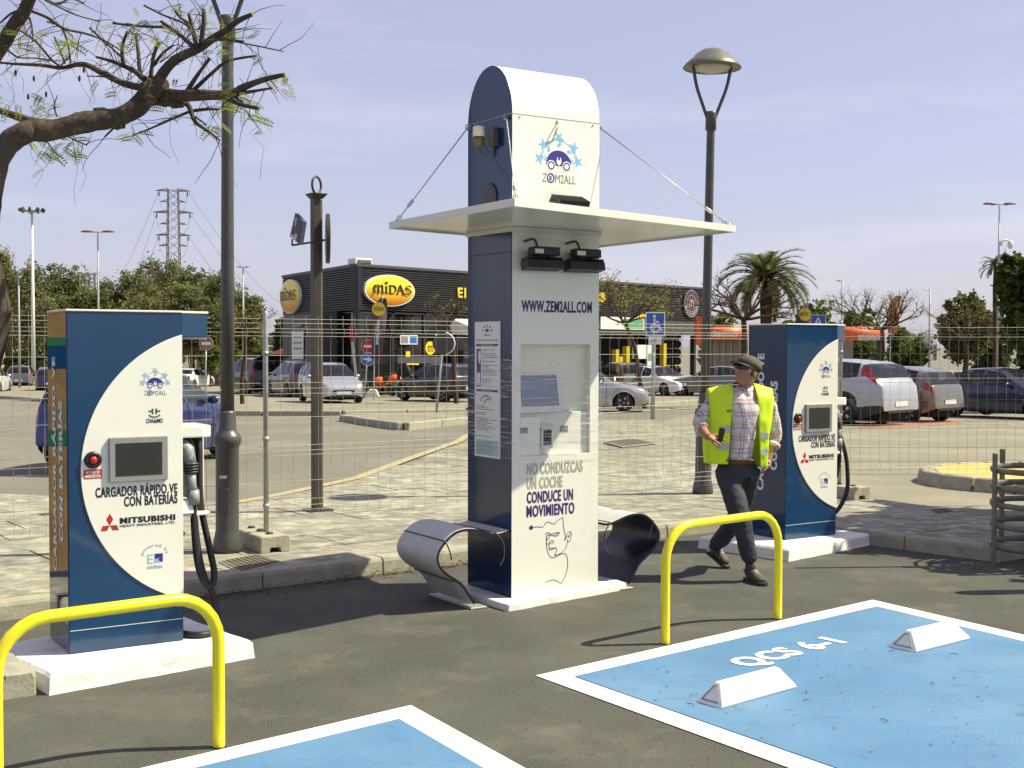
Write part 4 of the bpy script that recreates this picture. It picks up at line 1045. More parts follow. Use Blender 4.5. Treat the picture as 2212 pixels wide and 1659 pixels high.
park_lamp('tall grey street lamp with forked top, just right of the nearest charger', gp(491, 1192, .12), R(-8)).rotation_euler = (0, R(0.35), R(-8))

# ---- square sign post with a ring on top
P = gp(686, 1104, .12); D = P.y
t = thing('sign_post', 'square brown sign post with ring finial and two hanging plaques', 'sign post', P)
an = R(30); s = .052
def rot(x, y): return (x * math.cos(an) - y * math.sin(an), x * math.sin(an) + y * math.cos(an))
def pbox(mb, x0, x1, y0, y1, z0, z1): mb.box(x0, x1, y0, y1, z0, z1, M=Matrix.Rotation(an, 4, 'Z'))
H = 3.12
mb = MB(); pbox(mb, -.05, .028, -.04, .05, 0, H); mb.build('post', M['iron'], t, bevel=.003)
mb = MB(); pbox(mb, .0285, .05, -.03, .04, 0.01, H - .01); mb.build('side_rail', M['iron_light'], t, bevel=.002)
mb = MB(); mb.hexa([rot(-.05, -.04) + (H,), rot(.05, -.04) + (H,), rot(.05, .05) + (H,), rot(-.05, .05) + (H,), rot(-.09, -.08) + (H + .05,), rot(.09, -.08) + (H + .05,), rot(.09, .09) + (H + .05,), rot(-.09, .09) + (H + .05,)]); mb.build('cap', M['iron'], t)
mb = MB(); a2 = R(68); mb.tube([(math.cos(a) * .085 * math.cos(a2), math.cos(a) * .085 * math.sin(a2), H + .135 + math.sin(a) * .085) for a in [k * math.pi / 12 for k in range(24)]], .012, 8, closed=True); mb.build('ring', M['iron'], t)
mb = MB(); pbox(mb, -.12, .13, -.11, .12, -.01, .02); mb.build('base_plate', M['iron'], t)
def zz(zx, zy, Y): return at((700 + zx * .15071) / 1.17179, (450 + zy * .15071) / 1.17179, Y) - P
arm = MB(); arm.obox(zz(255, 1135, D - .04), zz(580, 1085, D - .02), .018, .018); arm.obox(zz(260, 1135, D - .03), zz(265, 1030, D - .03), .015, .015); arm.obox(zz(700, 1062, D + .01), zz(810, 1045, D + .03), .022, .022); arm.build('arm', M['iron'], t)
pl = [zz(314, 590, D - .02), zz(450, 735, D - .12), zz(388, 1120, D - .12), zz(222, 985, D - .02)]
nrm = (pl[1] - pl[0]).cross(pl[3] - pl[0]).normalized()
if nrm.y < 0: nrm = -nrm
mb = MB(); mb.prism(pl, nrm * .03 + Vector((.012, 0, 0))); pq = mb.build('square_plaque', mat('dark slate plaque', (.07, .07, .085), .45, var=.15), t)
Fz = frame(pl[3], (pl[2] - pl[3]).normalized(), (pl[0] - pl[3]).normalized(), -nrm)
def pz(zx, zy):
    A, B = Fz[1], Fz[2]; q = zz(zx, zy, D - .07)
    # solve in image terms: affine of the plaque corners
    o = Vector((222, 985)); e1 = Vector((388 - 222, 1120 - 985)); e2 = Vector((314 - 222, 590 - 985)); w = Vector((zx, zy)) - o
    det = e1.x * e2.y - e1.y * e2.x; a = (w.x * e2.y - w.y * e2.x) / det; b = (e1.x * w.y - e1.y * w.x) / det
    return pl[3] + (pl[2] - pl[3]) * a + (pl[0] - pl[3]) * b - nrm * .003
mb = MB()
g_ = [(318, 675), (408, 700), (398, 765), (352, 750), (345, 800), (375, 870), (325, 1075), (235, 985), (250, 935), (300, 985), (335, 880), (305, 805)]
mb.add([pz(*p) for p in g_], [list(range(len(g_)))]); mb.build('symbol', mat('pale sign symbol', (.50, .47, .40), .5, var=.1), pq)
oc = zz(860, 1020, D + .05); ry = (zz(860, 600, D + .05).z - zz(860, 1440, D + .05).z) / 2
dv = Vector((math.sin(R(11)), -math.cos(R(11)), 0)) ; nv = Vector((-dv.y, dv.x, 0))
rim = [oc + dv * (.21 * math.cos(a)) + Vector((0, 0, ry * math.sin(a))) for a in [k * math.pi / 14 for k in range(28)]]
mb = MB(); mb.prism([p - nv * .018 for p in rim], nv * .036); ov = mb.build('oval_plaque', M['iron'], t)
fcs = -nv if nv.x > 0 else nv
mb = MB(); c_ = oc + fcs * .0195
ring = [c_ + (p - oc) * .9 for p in rim]; mb.add(ring, [list(range(28))]); mb.build('oval_face', mat('gold sign face', (.30, .20, .05), .5, var=.25, scale=9), ov)
mb = MB(); mb.add([oc + fcs * .021 + (p - oc) * q for p, q in zip(rim, [.55 + .2 * math.sin(k * 2.1) for k in range(28)])], [list(range(28))]); mb.build('emblem', mat('green sign print', (.05, .16, .06), .5), ov)

# ---- site fence of folded wire mesh
ZT = [2.00, 1.965, 1.92, 1.89, 1.86, 1.70, 1.475, 1.43, 1.385, 1.19, .955, .915, .875, .66, .505, .46, .415, .36]
BENDS = {1.89: .035, 1.43: .035, .915: .035, .46: .035}
def fence_panel(A, B, label, zoff=0.0):
    A, B = Vector(A), Vector(B); d = B - A; Ln = d.length; u = d / Ln; n = Vector((u.y, -u.x))
    t = thing('mesh_fence', label, 'fence', (A.x, A.y, .12 + zoff), math.atan2(u.y, u.x), 'wire mesh site fence panels')
    zs = [z - .12 for z in ZT]
    mb = MB(); prof = [(.36, 0), (.40, 0), (.46, .035), (.52, 0), (.86, 0), (.915, .035), (.97, 0), (1.375, 0), (1.43, .035), (1.485, 0), (1.84, 0), (1.89, .035), (1.94, 0), (2.03, 0)]
    x = .10
    while x < Ln - .06:
        w = rnd.uniform(-.004, .004)
        mb.tube([(x + w * (z - 1), -y, z - .12) for z, y in prof], .0017, 3, cap=False); x += .112
    for z in ZT: mb.tube([(.0, -BENDS.get(z, 0), z - .12), (Ln / 2, -BENDS.get(z, 0) - .004, z - .124 + rnd.uniform(-.004, .004)), (Ln, -BENDS.get(z, 0), z - .12)], .0022, 3, cap=False)
    o = mb.build('wire_mesh', M['wire'], t, fix=False); o['kind'] = 'stuff'
    return t
def fence_post(p, label, foot=True):
    t = thing('fence_post', label, 'post', (p.x, p.y, .12), R(32.6), 'fence posts')
    mb = MB(); mb.lathe([(.021, .1), (.021, 1.93), (.018, 1.94)], n=12); mb.build('pole', M['galv'], t)
    for z in (1.6, .9, .35):
        mb = MB(); mb.lathe([(.028, z - .015), (.028, z + .015)], n=10); mb.build('clamp', M['galv'], t)
    return t
def fence_foot(p, label, rz):
    t = thing('concrete_block', label, 'block', (p.x, p.y, .12), rz, 'concrete blocks under the fence posts')
    mb = MB(); w, l, h = .125, .33, .135
    prof = [(-w, 0), (-w, h - .015), (-w + .015, h), (w - .015, h), (w, h - .015), (w, 0), (.05, 0), (.04, .04), (-.04, .04), (-.05, 0)]
    mb.prism([(a, -l, b) for a, b in prof], (0, 2 * l, 0)); bk = mb.build('block', M['block'], t, bevel=.006)
    mb = MB()
    for y in (-.2, 0, .2): mb.lathe([(.03, h - .002), (.032, h + .012), (.024, h + .016)], (0, y, 0), n=10)
    mb.build('socket', M['dark_grey'], t)
f0 = gp(575, 1145, .27).xy; f2 = gp(1813, 1057, .20).xy
f1 = f0.lerp(f2, .49); fd = (f2 - f0).normalized()
fL = f0 - fd * 3.4
f3 = gp(2330, 1052, .2).xy
fence_panel(fL, f0 - fd * .03, 'wire mesh fence panel behind the nearest charger')
fence_panel(f0 + fd * .03, f1 - fd * .02, 'wire mesh fence panel between the grey post and the totem')
fence_panel(f1 + fd * .02, f2 - fd * .03, 'wire mesh fence panel between the totem and the farther charger')
fence_panel(f2 + fd * .03, f3, 'wire mesh fence panel right of the farther charger')
fence_post(f0, 'grey fence post in the concrete foot right of the nearest charger')
fence_post(f2, 'grey fence post right behind the farther charger')
fence_foot(f0 + Vector((-.06, .06)), 'pale concrete fence foot under the grey post', R(32.6))
fence_foot(f2, 'concrete fence foot behind the farther charger', R(32.6))

# ---- inspection covers
def cover(pts, label, m, z=.124):
    P = [gp(x, y, .12) for x, y in pts]; c = sum(P, Vector()) / 4
    t = thing('inspection_cover', label, 'cover', (c.x, c.y, z))
    Q = [Vector((p.x - c.x, p.y - c.y, 0)) for p in P]
    mb = MB(); mb.prism([q * 1.0 + Vector((0, 0, -.01)) for q in Q], (0, 0, .016)); mb.build('frame', M['galv'], t)
    mb = MB(); mb.prism([q * .9 for q in Q], (0, 0, .010)); lid = mb.build('lid', m, t)
    mb = MB()
    for i in range(1, 8):
        a, b = Q[0].lerp(Q[1], i / 8) * .86, Q[3].lerp(Q[2], i / 8) * .86; mb.obox(a + Vector((0, 0, .012)), b + Vector((0, 0, .012)), .012, .006)
    mb.build('tread_rib', m, lid)
M['cover'] = mat('rusty iron cover', (0.16, 0.135, 0.085), 0.8, var=.4, scale=18, bump=.4, bscale=60)
cover([(472, 1215), (560, 1199), (612, 1216), (520, 1240)], 'rusty iron inspection cover beside the lamp base', M['cover'])
cover([(1302, 956), (1370, 950), (1420, 958), (1345, 966)], 'brown inspection cover out on the pavement', M['cover'], .122)
cover([(2003, 1103), (2045, 1101), (2066, 1108), (2020, 1112)], 'dark inspection cover near the tree guard', M['cover'])

# ---- tree guard with the young tree it holds, at the right-hand edge
gc = Vector((4.32, 10.22, 0)); gr = .385
t = thing('tree_guard', 'grey metal tree guard of flat rings and uprights', 'tree guard', gc)
M['guard'] = mat('grey guard paint', (0.20, 0.185, 0.145), 0.6, var=.3, scale=12)
for z in (.16, .33, .50, .64, .78): 
    mb = MB(); mb.tube([(gr * math.cos(a), gr * math.sin(a), z) for a in [k * math.pi / 14 for k in range(28)]], .010, 6, closed=True)
    mb.v = [Vector((p.x, p.y, z + (p.z - z) * 2.4)) for p in mb.v]; mb.build('ring', M['guard'], t)
for k in range(5):
    a = R(188 + k * 72); x, y = (gr + .02) * math.cos(a), (gr + .02) * math.sin(a)
    mb = MB(); mb.obox((x, y, 0), (x, y, .92), .04, .03, up=(math.cos(a), math.sin(a), 0)); mb.build('upright', M['guard'], t, bevel=.004)
t = thing('bollard', 'grey bollard just outside the right of the bays', 'bollard', (4.45, 9.17, 0))
mb = MB(); mb.lathe([(.12, 0), (.12, .05), (.09, .08), (.085, 1.35), (.06, 1.44), (.001, 1.47)], n=18); mb.build('post', M['lamp_grey'], t)

# ---- low round planter with yellow top, behind the right-hand fence
c = gp(2290, 1004, .25); a_, b_ = c.x - gp(2012, 1008, .25).x, (gp(2290, 986, .25).y - gp(2290, 1024, .25).y) / 2 
t = thing('round_planter', 'low kerbed island with yellow painted top', 'island', (c.x, c.y, 0))
n_ = 40
def ell(f, z): return [Vector((a_ * f * math.cos(2 * math.pi * k / n_), a_ * .8 * f * math.sin(2 * math.pi * k / n_), z)) for k in range(n_)]
top = ell(.885, .15)
mb = MB(); mb.prism(top, (0, 0, .012)); mb.build('yellow_top', mat('yellow ochre surface', (.62, .40, .11), .9, var=.12, scale=8, bump=.3, bscale=60), t)
for k in range(20):
    a0, a1 = 2 * math.pi * k / 20 + .01, 2 * math.pi * (k + 1) / 20 - .01
    q = lambda a, f, z: Vector((a_ * f * math.cos(a), a_ * .8 * f * math.sin(a), z))
    mb = MB(); mb.hexa([q(a0, 1.03, -.02), q(a1, 1.03, -.02), q(a1, .90, -.02), q(a0, .90, -.02), q(a0, 1.0, .17), q(a1, 1.0, .17), q(a1, .90, .17), q(a0, .90, .17)]); mb.build('kerb_stone', M['kerb'], t, bevel=.015)

# ---- road signs
def round_sign(x, y, r_px, base, label, kind, lean=0.0, face=1, grp=None):
    P = gp(*base); Y = P.y; c = at(x, y, Y); rr = r_px / FPX * Y
    t = thing('road_sign', label, 'road sign', P, 0)
    loc = c - P
    mb = MB(); mb.tube([(0, .02, 0), (loc.x, .03, loc.z + rr * .6)], .032, 8); mb.build('pole', M['galv'], t)
    F = frame(loc, (1, 0, 0), (0, 0, 1), (0, -1, 0))
    mb = MB(); mb.lathe([(rr, -.01), (rr, .015)], n=26, M=Matrix.Translation(loc) @ Matrix.Rotation(R(90), 4, 'X')); pl_ = mb.build('plate', M['sign_white'] if kind != 'back' else M['sign_back'], t)
    mb = MB()
    if kind == 'noentry':
        disc(mb, F, 0, 0, rr * .95, n=.018, k=24, mi=0); flat(mb, F, [(-rr * .68, -rr * .17), (rr * .68, -rr * .17), (rr * .68, rr * .17), (-rr * .68, rr * .17)], .022, 1)
        mb.build('face', [M['sign_red'], M['sign_white']], pl_)
    elif kind == 'noentry_old':
        disc(mb, F, 0, 0, rr * .97, n=.018, k=24, mi=0); flat(mb, F, [(-rr * .6, -rr * .2), (rr * .7, -rr * .2), (rr * .7, rr * .2), (-rr * .6, rr * .2)], .022, 1)
        mb.build('face', [M['sign_faded'], M['sign_white']], pl_)
    elif kind == 'arrow':
        disc(mb, F, 0, 0, rr * .92, n=.018, k=24, mi=0)
        flat(mb, F, [(-rr * .7, rr * .16), (-rr * .7, -rr * .08), (rr * .08, -rr * .2), (rr * .0, -rr * .5), (rr * .75, -rr * .12), (rr * .12, rr * .42), (rr * .12, rr * .1)], .022, 1)
        mb.build('face', [M['sign_blue'], M['sign_white']], pl_)
    return t, P, Y
round_sign(445, 742, 15.5, (443, 868), 'faded red no entry sign seen over the charger holster', 'noentry_old')
t, P, Y = round_sign(796, 748, 15.5, (786, 866), 'red no entry disc above a blue arrow disc on one leaning pole', 'noentry')
c = at(794, 776, Y - .05) - P; rr = 14.5 / FPX * Y
mb = MB(); mb.lathe([(rr, -.01), (rr, .015)], n=26, M=Matrix.Translation(c) @ Matrix.Rotation(R(90), 4, 'X')); pl2 = mb.build('plate', M['sign_white'], t)
F = frame(c, (1, 0, 0), (0, 0, 1), (0, -1, 0)); mb = MB(); disc(mb, F, 0, 0, rr * .92, n=.018, k=24)
flat(mb, F, [(-rr * .7, rr * .18), (-rr * .7, -rr * .06), (rr * .08, -rr * .18), (rr * .0, -rr * .5), (rr * .75, -rr * .1), (rr * .12, rr * .42), (rr * .12, rr * .12)], .022, 1); mb.build('face', [M['sign_blue'], M['sign_white']], pl2)
b = gp(800, 862); t2 = thing('concrete_block', 'white concrete foot beside the no entry sign pole', 'block', b)
mb = MB(); mb.prism([(-.35, 0, 0), (.45, 0, 0), (.25, 0, .42), (-.05, 0, .45)], (0, .4, 0)); mb.build('block', M['sign_white'], t2, bevel=.02)
t, P, Y = round_sign(958, 742, 24, (942, 898), 'round road sign seen from its grey back, in front of the shop', 'back')
mb = MB(); 
rr = 24 / FPX * Y; c = at(958, 742, Y) - P; mb.tube([(c.x + rr * math.cos(a), .0, c.z + rr * math.sin(a)) for a in [R(-80 + k * 8) for k in range(21)]], .022, 6); mb.build('bright_rim', M['sign_white'], t)
# parking place for disabled drivers
P = gp(1410, 906, .12); Y = P.y; k = Y / FPX
t = thing('parking_sign', 'blue wheelchair parking sign on a grey pole', 'road sign', P)
mb = MB(); mb.tube([(0, 0.03, 0), (.02, .03, (906 - 690) * k)], .05, 8); mb.build('pole', M['galv'], t)
c = at(1415.5, 700.5, Y) - P; w, h = 21 * k, 26 * k
mb = MB(); mb.box(c.x - w, c.x + w, -.012, .008, c.z - h, c.z + h); pl_ = mb.build('plate', M['sign_white'], t, bevel=.004)
F = frame((c.x, -.012, c.z), (1, 0, 0), (0, 0, 1), (0, -1, 0)); mb = MB()
flat(mb, F, [(-w * .9, -h * .92), (w * .9, -h * .92), (w * .9, h * .92), (-w * .9, h * .92)], .002, 0)
wp = [(-.1, .48), (-.06, .15), (.0, -.12), (.38, -.12), (.58, -.5), (.75, -.46)]
disc(mb, F, -w * .1, h * .66, w * .16, n=.004, k=12, mi=1)
ribbon(mb, F, [(a * w, b * h) for a, b in wp], w * .22, .004, 1); ribbon(mb, F, [(-.06 * w, .2 * h), (.36 * w, .2 * h)], w * .18, .004, 1)
ribbon(mb, F, [(a, b) for a, b in arcpts(-w * .02, -h * .3, w * .42, h * .34, 105, 345, 18)], w * .18, .004, 1)
mb.build('face', [M['sign_blue'], M['sign_white']], pl_)
c2 = at(1415, 735.5, Y) - P; mb = MB(); mb.box(c2.x - 14 * k, c2.x + 14 * k, -.012, .008, c2.z - 8.5 * k, c2.z + 8.5 * k); q = mb.build('lower_plate', M['sign_white'], t)
F = frame((c2.x, -.012, c2.z), (1, 0, 0), (0, 0, 1), (0, -1, 0)); mb = MB()
ribbon(mb, F, [(-9 * k, -3 * k), (-3 * k, 0), (1 * k, 2 * k)], 2 * k, .002, 0); ribbon(mb, F, arcpts(5 * k, 1 * k, 4 * k, 3 * k, 0, 300, 9), .7 * k, .002, 1); mb.build('symbol', [M['sign_red'], M['p_grey']], q)
# pedestrian crossing sign over the farther charger
P = gp(1767, 850); Y = P.y; k = Y / FPX
t = thing('crossing_sign', 'blue pedestrian crossing sign above the farther charger', 'road sign', P)
mb = MB(); mb.tube([(0, .03, 0), (0, .03, (850 - 700) * k)], .03, 8); mb.build('pole', M['galv'], t)
c = at(1767, 697, Y) - P; w = 17 * k; mb = MB(); mb.box(c.x - w, c.x + w, -.01, .01, c.z - w, c.z + w); pl_ = mb.build('plate', M['sign_white'], t)
F = frame((c.x, -.011, c.z), (1, 0, 0), (0, 0, 1), (0, -1, 0)); mb = MB(); flat(mb, F, [(-w * .92, -w * .92), (w * .92, -w * .92), (w * .92, w * .92), (-w * .92, w * .92)], .002, 0); flat(mb, F, [(-w * .7, -w * .6), (w * .7, -w * .6), (0, w * .75)], .005, 1)
disc(mb, F, 0, w * .25, w * .1, n=.009, k=10, mi=2); ribbon(mb, F, [(0, w * .15), (0, -w * .15), (-w * .2, -w * .5)], w * .13, .009, 2); ribbon(mb, F, [(0, -w * .15), (w * .2, -w * .5)], w * .13, .009, 2); mb.build('face', [M['sign_blue'], M['sign_white'], M['p_black']], pl_)

# ---- tall lamps of the car parks
M['lamp_red'] = mat('faded red lamp housing', (0.26, 0.075, 0.05), 0.5, var=.15, scale=3)
M['mast'] = mat('pale grey mast', (0.36, 0.36, 0.35), 0.5, var=.1, scale=2)
def twin_lamp(x, ytop, ybase, Y, span, label, heads=(-1, 1), red=True, tilt=0.0):
    b = at(x, ytop, Y); z0 = tz(b.x, Y); P = Vector((b.x, Y, z0)); k = Y / FPX
    t = thing('car_park_lamp', label, 'street lamp', P, 0, 'red twin car park lamps'); H = b.z - z0
    mb = MB(); mb.lathe([(3.2 * k, 0), (1.6 * k, H)], n=8); mb.build('mast', M['mast'], t)
    s = span * k
    mb = MB(); mb.tube([(min(heads) * s * .5, 0, H - tilt * .5 * s * min(heads)), (0, 0, H), (max(heads) * s * .5, 0, H + tilt * s * .5)], 1.4 * k, 6); mb.build('cross_arm', M['mast'], t)
    for h in heads:
        mb = MB(); x0, x1 = h * s * .22, h * s
        c = Vector(((x0 + x1) / 2, 0, H + .6 * k)); l = abs(x1 - x0) / 2
        mb.ball(c, 1, 10, 6, sq=(l, l * .55, l * .22)); mb.v = [Vector((p.x, p.y, max(p.z, H - .8 * k))) for p in mb.v]
        mb.build('lamp_head', M['lamp_red'] if red else M['sign_white'], t)
    return t
twin_lamp(211, 501, 700, 70, 37, 'tall twin car park lamp with two red heads, beside the pylon')
twin_lamp(2159, 441, 780, 44, 36, 'tall twin car park lamp with dark red heads, above the cars on the right', tilt=-.08)
twin_lamp(40, 584, 780, 82, 30, 'car park lamp with one red head beside the leaning tree trunk', heads=(1,))
twin_lamp(525, 577, 740, 110, 14, 'small twin car park lamp between the lamp post and the shop')
twin_lamp(1820, 607, 770, 105, 14, 'thin car park lamp with one red head right of the palm', heads=(-1,))
twin_lamp(2009, 626, 760, 105, 14, 'thin car park lamp with one white head among the far trees', heads=(-1,), red=False)
# camera arm on the right-hand twin lamp: security camera
c = at(2170, 527, 44); t = thing('security_camera', 'white security camera hanging on the tall lamp at right', 'camera', c)
mb = MB(); mb.tube(smooth_path([(-.14, 0, .05), (0, 0, .14), (.16, 0, .10)], 4), .03, 6); mb.build('arm', M['sign_white'], t)
mb = MB(); mb.ball((.2, 0, -.02), .13, 10, 8, sq=(.8, .8, 1.2)); mb.build('dome', M['sign_white'], t)
mb = MB(); mb.box(-.19, -.09, -.05, .05, -.06, .1); mb.build('box', M['off_white'], t)
# floodlight mast at far left
c = at(69, 457, 95); z0 = tz(0, 95); k = 95 / FPX
t = thing('floodlight_mast', 'tall white floodlight mast with a ring of lamps at far left', 'street lamp', (c.x, 95, z0)); H = c.z - z0
mb = MB(); mb.lathe([(5 * k, 0), (2.4 * k, H)], n=10); mb.build('mast', M['sign_white'], t)
mb = MB(); mb.lathe([(6 * k, H - 2 * k), (20 * k, H), (20 * k, H + 2 * k), (6 * k, H + 2 * k)], n=20); mb.build('lamp_ring', M['mast'], t)
for i in range(9):
    a = 2 * math.pi * i / 9; x, y = 23 * k * math.cos(a), 23 * k * math.sin(a)
    mb = MB(); mb.box(-3.6 * k, 3.6 * k, -2.4 * k, 2.4 * k, -2.4 * k, 5 * k, M=Matrix.Translation((x, y, H + 2 * k)) @ Matrix.Rotation(a, 4, 'Z') @ Matrix.Rotation(R(35), 4, 'Y')); mb.build('floodlight', M['sign_back'], t)

# ---- lattice pylons and power lines
def pylon(x, ytop, Y, wtop, wbase, ybase, arms, label, m):
    c = at(x, ytop, Y); k = Y / FPX; z0 = tz(0, Y); H = c.z - z0
    t = thing('power_pylon', label, 'pylon', (c.x, Y, z0), R(8))
    a0 = at(x, ybase, Y).z - z0
    def hw(z):
        zk = H * .42
        wt, wk, wb = wtop * k / 2, wtop * k / 2 * 1.35, wbase * k / 2 * 1.25
        return wk + (wt - wk) * (z - zk) / (H - zk) if z > zk else wb + (wk - wb) * z / zk
    def crn(z): h = hw(z); return [Vector((sx * h, sy * h, z)) for sx, sy in ((-1, -1), (1, -1), (1, 1), (-1, 1))]
    r = .85 * k
    mb = MB(); lv = [0]; z = 0
    while z < H: z += max(hw(z) * 1.5, .5); lv.append(min(z, H))
    for i in range(4):
        mb.tube([crn(z)[i] for z in lv], r * 1.15, 4, cap=False)
    o = mb.build('leg_frame', m, t, fix=False)
    mb = MB()
    for z0_, z1_ in zip(lv[:-1], lv[1:]):
        A, B = crn(z0_), crn(z1_)
        for i in range(4):
            j = (i + 1) % 4
            mb.tube([A[i], B[j]], r * .62, 3, cap=False); mb.tube([A[j], B[i]], r * .62, 3, cap=False)
    mb.build('lattice', m, t, fix=False)
    for ya, half, big in arms:
        z = at(x, ya, Y).z - t.location.z; L_ = half * k
        mb = MB(); h = hw(z)
        for s_ in (-1, 1):
            for sy in (-1, 1):
                mb.tube([(s_ * h, sy * h, z + (.0)), (s_ * L_, 0, z - .1 * k)], r * (1.0 if big else .6), 4, cap=False); mb.tube([(s_ * h, sy * h, z + 4 * k), (s_ * L_, 0, z)], r * .7, 4, cap=False)
        mb.build('cross_arm', m, t, fix=False)
        if big:
            for s_ in (-1, 1):
                mb = MB(); mb.lathe([(1.1 * k, -12 * k), (1.3 * k, -4 * k), (.3 * k, 0)], (s_ * L_ * .82, 0, z), n=6); mb.build('insulator', M['p_black'], t)
                mb = MB(); mb.tube(smooth_path([(s_ * L_ * .98, 0, z - 2 * k), (s_ * L_ * .8, 0, z - 16 * k), (s_ * L_ * .72, 0, z - 34 * k), (s_ * h * 1.3, 0, z - 52 * k)], 3), .4 * k, 4, cap=False); mb.build('jumper_cable', M['galv'], t, fix=False)
    return t
M['lattice'] = mat('weathered lattice steel', (0.12, 0.11, 0.098), 0.7, var=.3, scale=.25, col2=(.15, .09, .065))
pylon(374, 409, 160, 21, 60, 720, [(412, 36, 1), (436, 27, 0), (459, 42, 1), (484, 28, 0), (508, 37, 1), (531, 30, 0)], 'tall lattice power pylon above the eucalyptus trees', M['lattice'])
pylon(198, 590, 170, 12, 30, 720, [(592, 17, 1)], 'smaller lattice pylon half hidden in the eucalyptus trees', M['lattice'])
for wd_, ((xa, ya), (xb, yb), Yb) in zip(('top', 'middle', 'lowest'), (((342, 416), (215, 655), 230), ((337, 466), (235, 690), 230), ((342, 512), (250, 690), 230))):
    a, b = at(xa, ya, 160), at(xb, yb, Yb); o_ = MB(); n_ = 10
    o_.tube([a.lerp(b, i / n_) + Vector((0, 0, -2.0 * math.sin(math.pi * i / n_))) for i in range(n_ + 1)], .022, 3, cap=False); w_ = o_.build('power_line', M['iron'], None, fix=False)
    tag(w_, 'power line running left from the %s arm of the pylon' % wd_, 'cable', 'power lines from the pylon')
for wd_, ((xa, ya), (xb, yb), Yb) in zip(('top', 'middle', 'lowest'), (((408, 416), (640, 680), 200), ((413, 466), (660, 720), 200), ((408, 512), (610, 720), 200))):
    a, b = at(xa, ya, 160), at(xb, yb, Yb); o_ = MB(); n_ = 10
    o_.tube([a.lerp(b, i / n_) + Vector((0, 0, -2.0 * math.sin(math.pi * i / n_))) for i in range(n_ + 1)], .02, 3, cap=False); w_ = o_.build('power_line', M['iron'], None, fix=False)
    tag(w_, 'power line running right from the %s arm of the pylon' % wd_, 'cable', 'power lines from the pylon')
# ================================================================ buildings
M['clad'] = mat('charcoal corrugated cladding', (0.042, 0.041, 0.045), 0.42, metal=.2, var=.2, scale=1.2, world=True)
M['fascia'] = mat('grey metal fascia', (0.07, 0.07, 0.072), 0.5, var=.15, scale=1, world=True)
M['glass'] = layer(mat('dark shop glass', (0.010, 0.012, 0.012), 0.06, var=.4, scale=.7, world=True, spec=.7), (.05, .05, .04), 1.6, .55, .7, .6)
M['frame_dark'] = mat('dark window frame', (0.03, 0.03, 0.032), .5, var=.2)
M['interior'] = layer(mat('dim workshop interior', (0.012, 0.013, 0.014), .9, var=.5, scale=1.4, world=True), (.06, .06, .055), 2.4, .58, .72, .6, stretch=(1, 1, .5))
M['col_yellow'] = mat('yellow pillar paint', (0.58, 0.42, 0.01), .5, var=.15, scale=4)
M['sign_yellow'] = mat('sign yellow', (0.78, 0.57, 0.02), .35, var=.06, scale=2)
M['plum'] = mat('plum sign face', (0.075, 0.045, 0.065), .45, var=.15, scale=2)
M['sign_pale'] = mat('pale sign print', (0.42, 0.38, 0.37), .5, var=.1, scale=2)
M['orange'] = mat('orange canopy sheet', (0.72, 0.13, 0.015), .45, var=.1, scale=1.2)
M['beige_wall'] = mat('beige wall panel', (0.22, 0.205, 0.165), .85, var=.1, scale=.8, world=True)
M['cream_concrete'] = mat('pale bridge concrete', (0.40, 0.365, 0.28), .9, var=.15, scale=.5, world=True)

def grad_mat(name, top, bot, z0, z1):
    m = bpy.data.materials.new(name); m.use_nodes = True; t = m.node_tree; b = t.nodes['Principled BSDF']
    g = t.nodes.new('ShaderNodeTexCoord'); sx = t.nodes.new('ShaderNodeSeparateXYZ'); mr = t.nodes.new('ShaderNodeMapRange'); mx = t.nodes.new('ShaderNodeMix'); mx.data_type = 'RGBA'
    mr.inputs[1].default_value = z0; mr.inputs[2].default_value = z1; mx.inputs[6].default_value = (*bot, 1); mx.inputs[7].default_value = (*top, 1)
    t.links.new(g.outputs['Object'], sx.inputs[0]); t.links.new(sx.outputs[2], mr.inputs[0]); t.links.new(mr.outputs[0], mx.inputs[0]); t.links.new(mx.outputs[2], b.inputs['Base Color'])
    b.inputs['Roughness'].default_value = .3
    return m
NIB = Vector((math.cos(R(38)), math.sin(R(38))))
GLY = {'m': (1.15, [[(.12, .1), (.12, .85)], [(.52, .1), (.52, .85)], [(.92, .1), (.92, .85)], [(0, .78), (.12, .92), (.3, .82)], [(.12, .72), (.36, .98), (.52, .8)], [(.52, .72), (.76, .98), (.92, .8)], [(.06, .2), (.2, .02)], [(.46, .2), (.6, .02)], [(.86, .2), (1.02, .02), (1.08, .1)]]),
       'i': (.38, [[(.16, .1), (.16, .85)], [(.04, .78), (.16, .92)], [(.1, .2), (.24, .02), (.3, .1)]]),
       'D': (.85, [[(.18, .9), (.18, .1)], [(.02, .95), (.5, .95), (.74, .72), (.74, .3), (.5, .05), (.04, .05)]]),
       'A': (.85, [[(.34, 1.08), (.06, .02)], [(.34, 1.08), (.74, .02)], [(.16, .42), (.6, .42)], [(-.02, .05), (.16, .0)], [(.6, .05), (.84, 0)]]),
       'S': (.75, [[(.66, .86), (.36, 1.02), (.08, .82), (.26, .56), (.58, .44), (.64, .18), (.3, -.02), (.0, .12)]])}
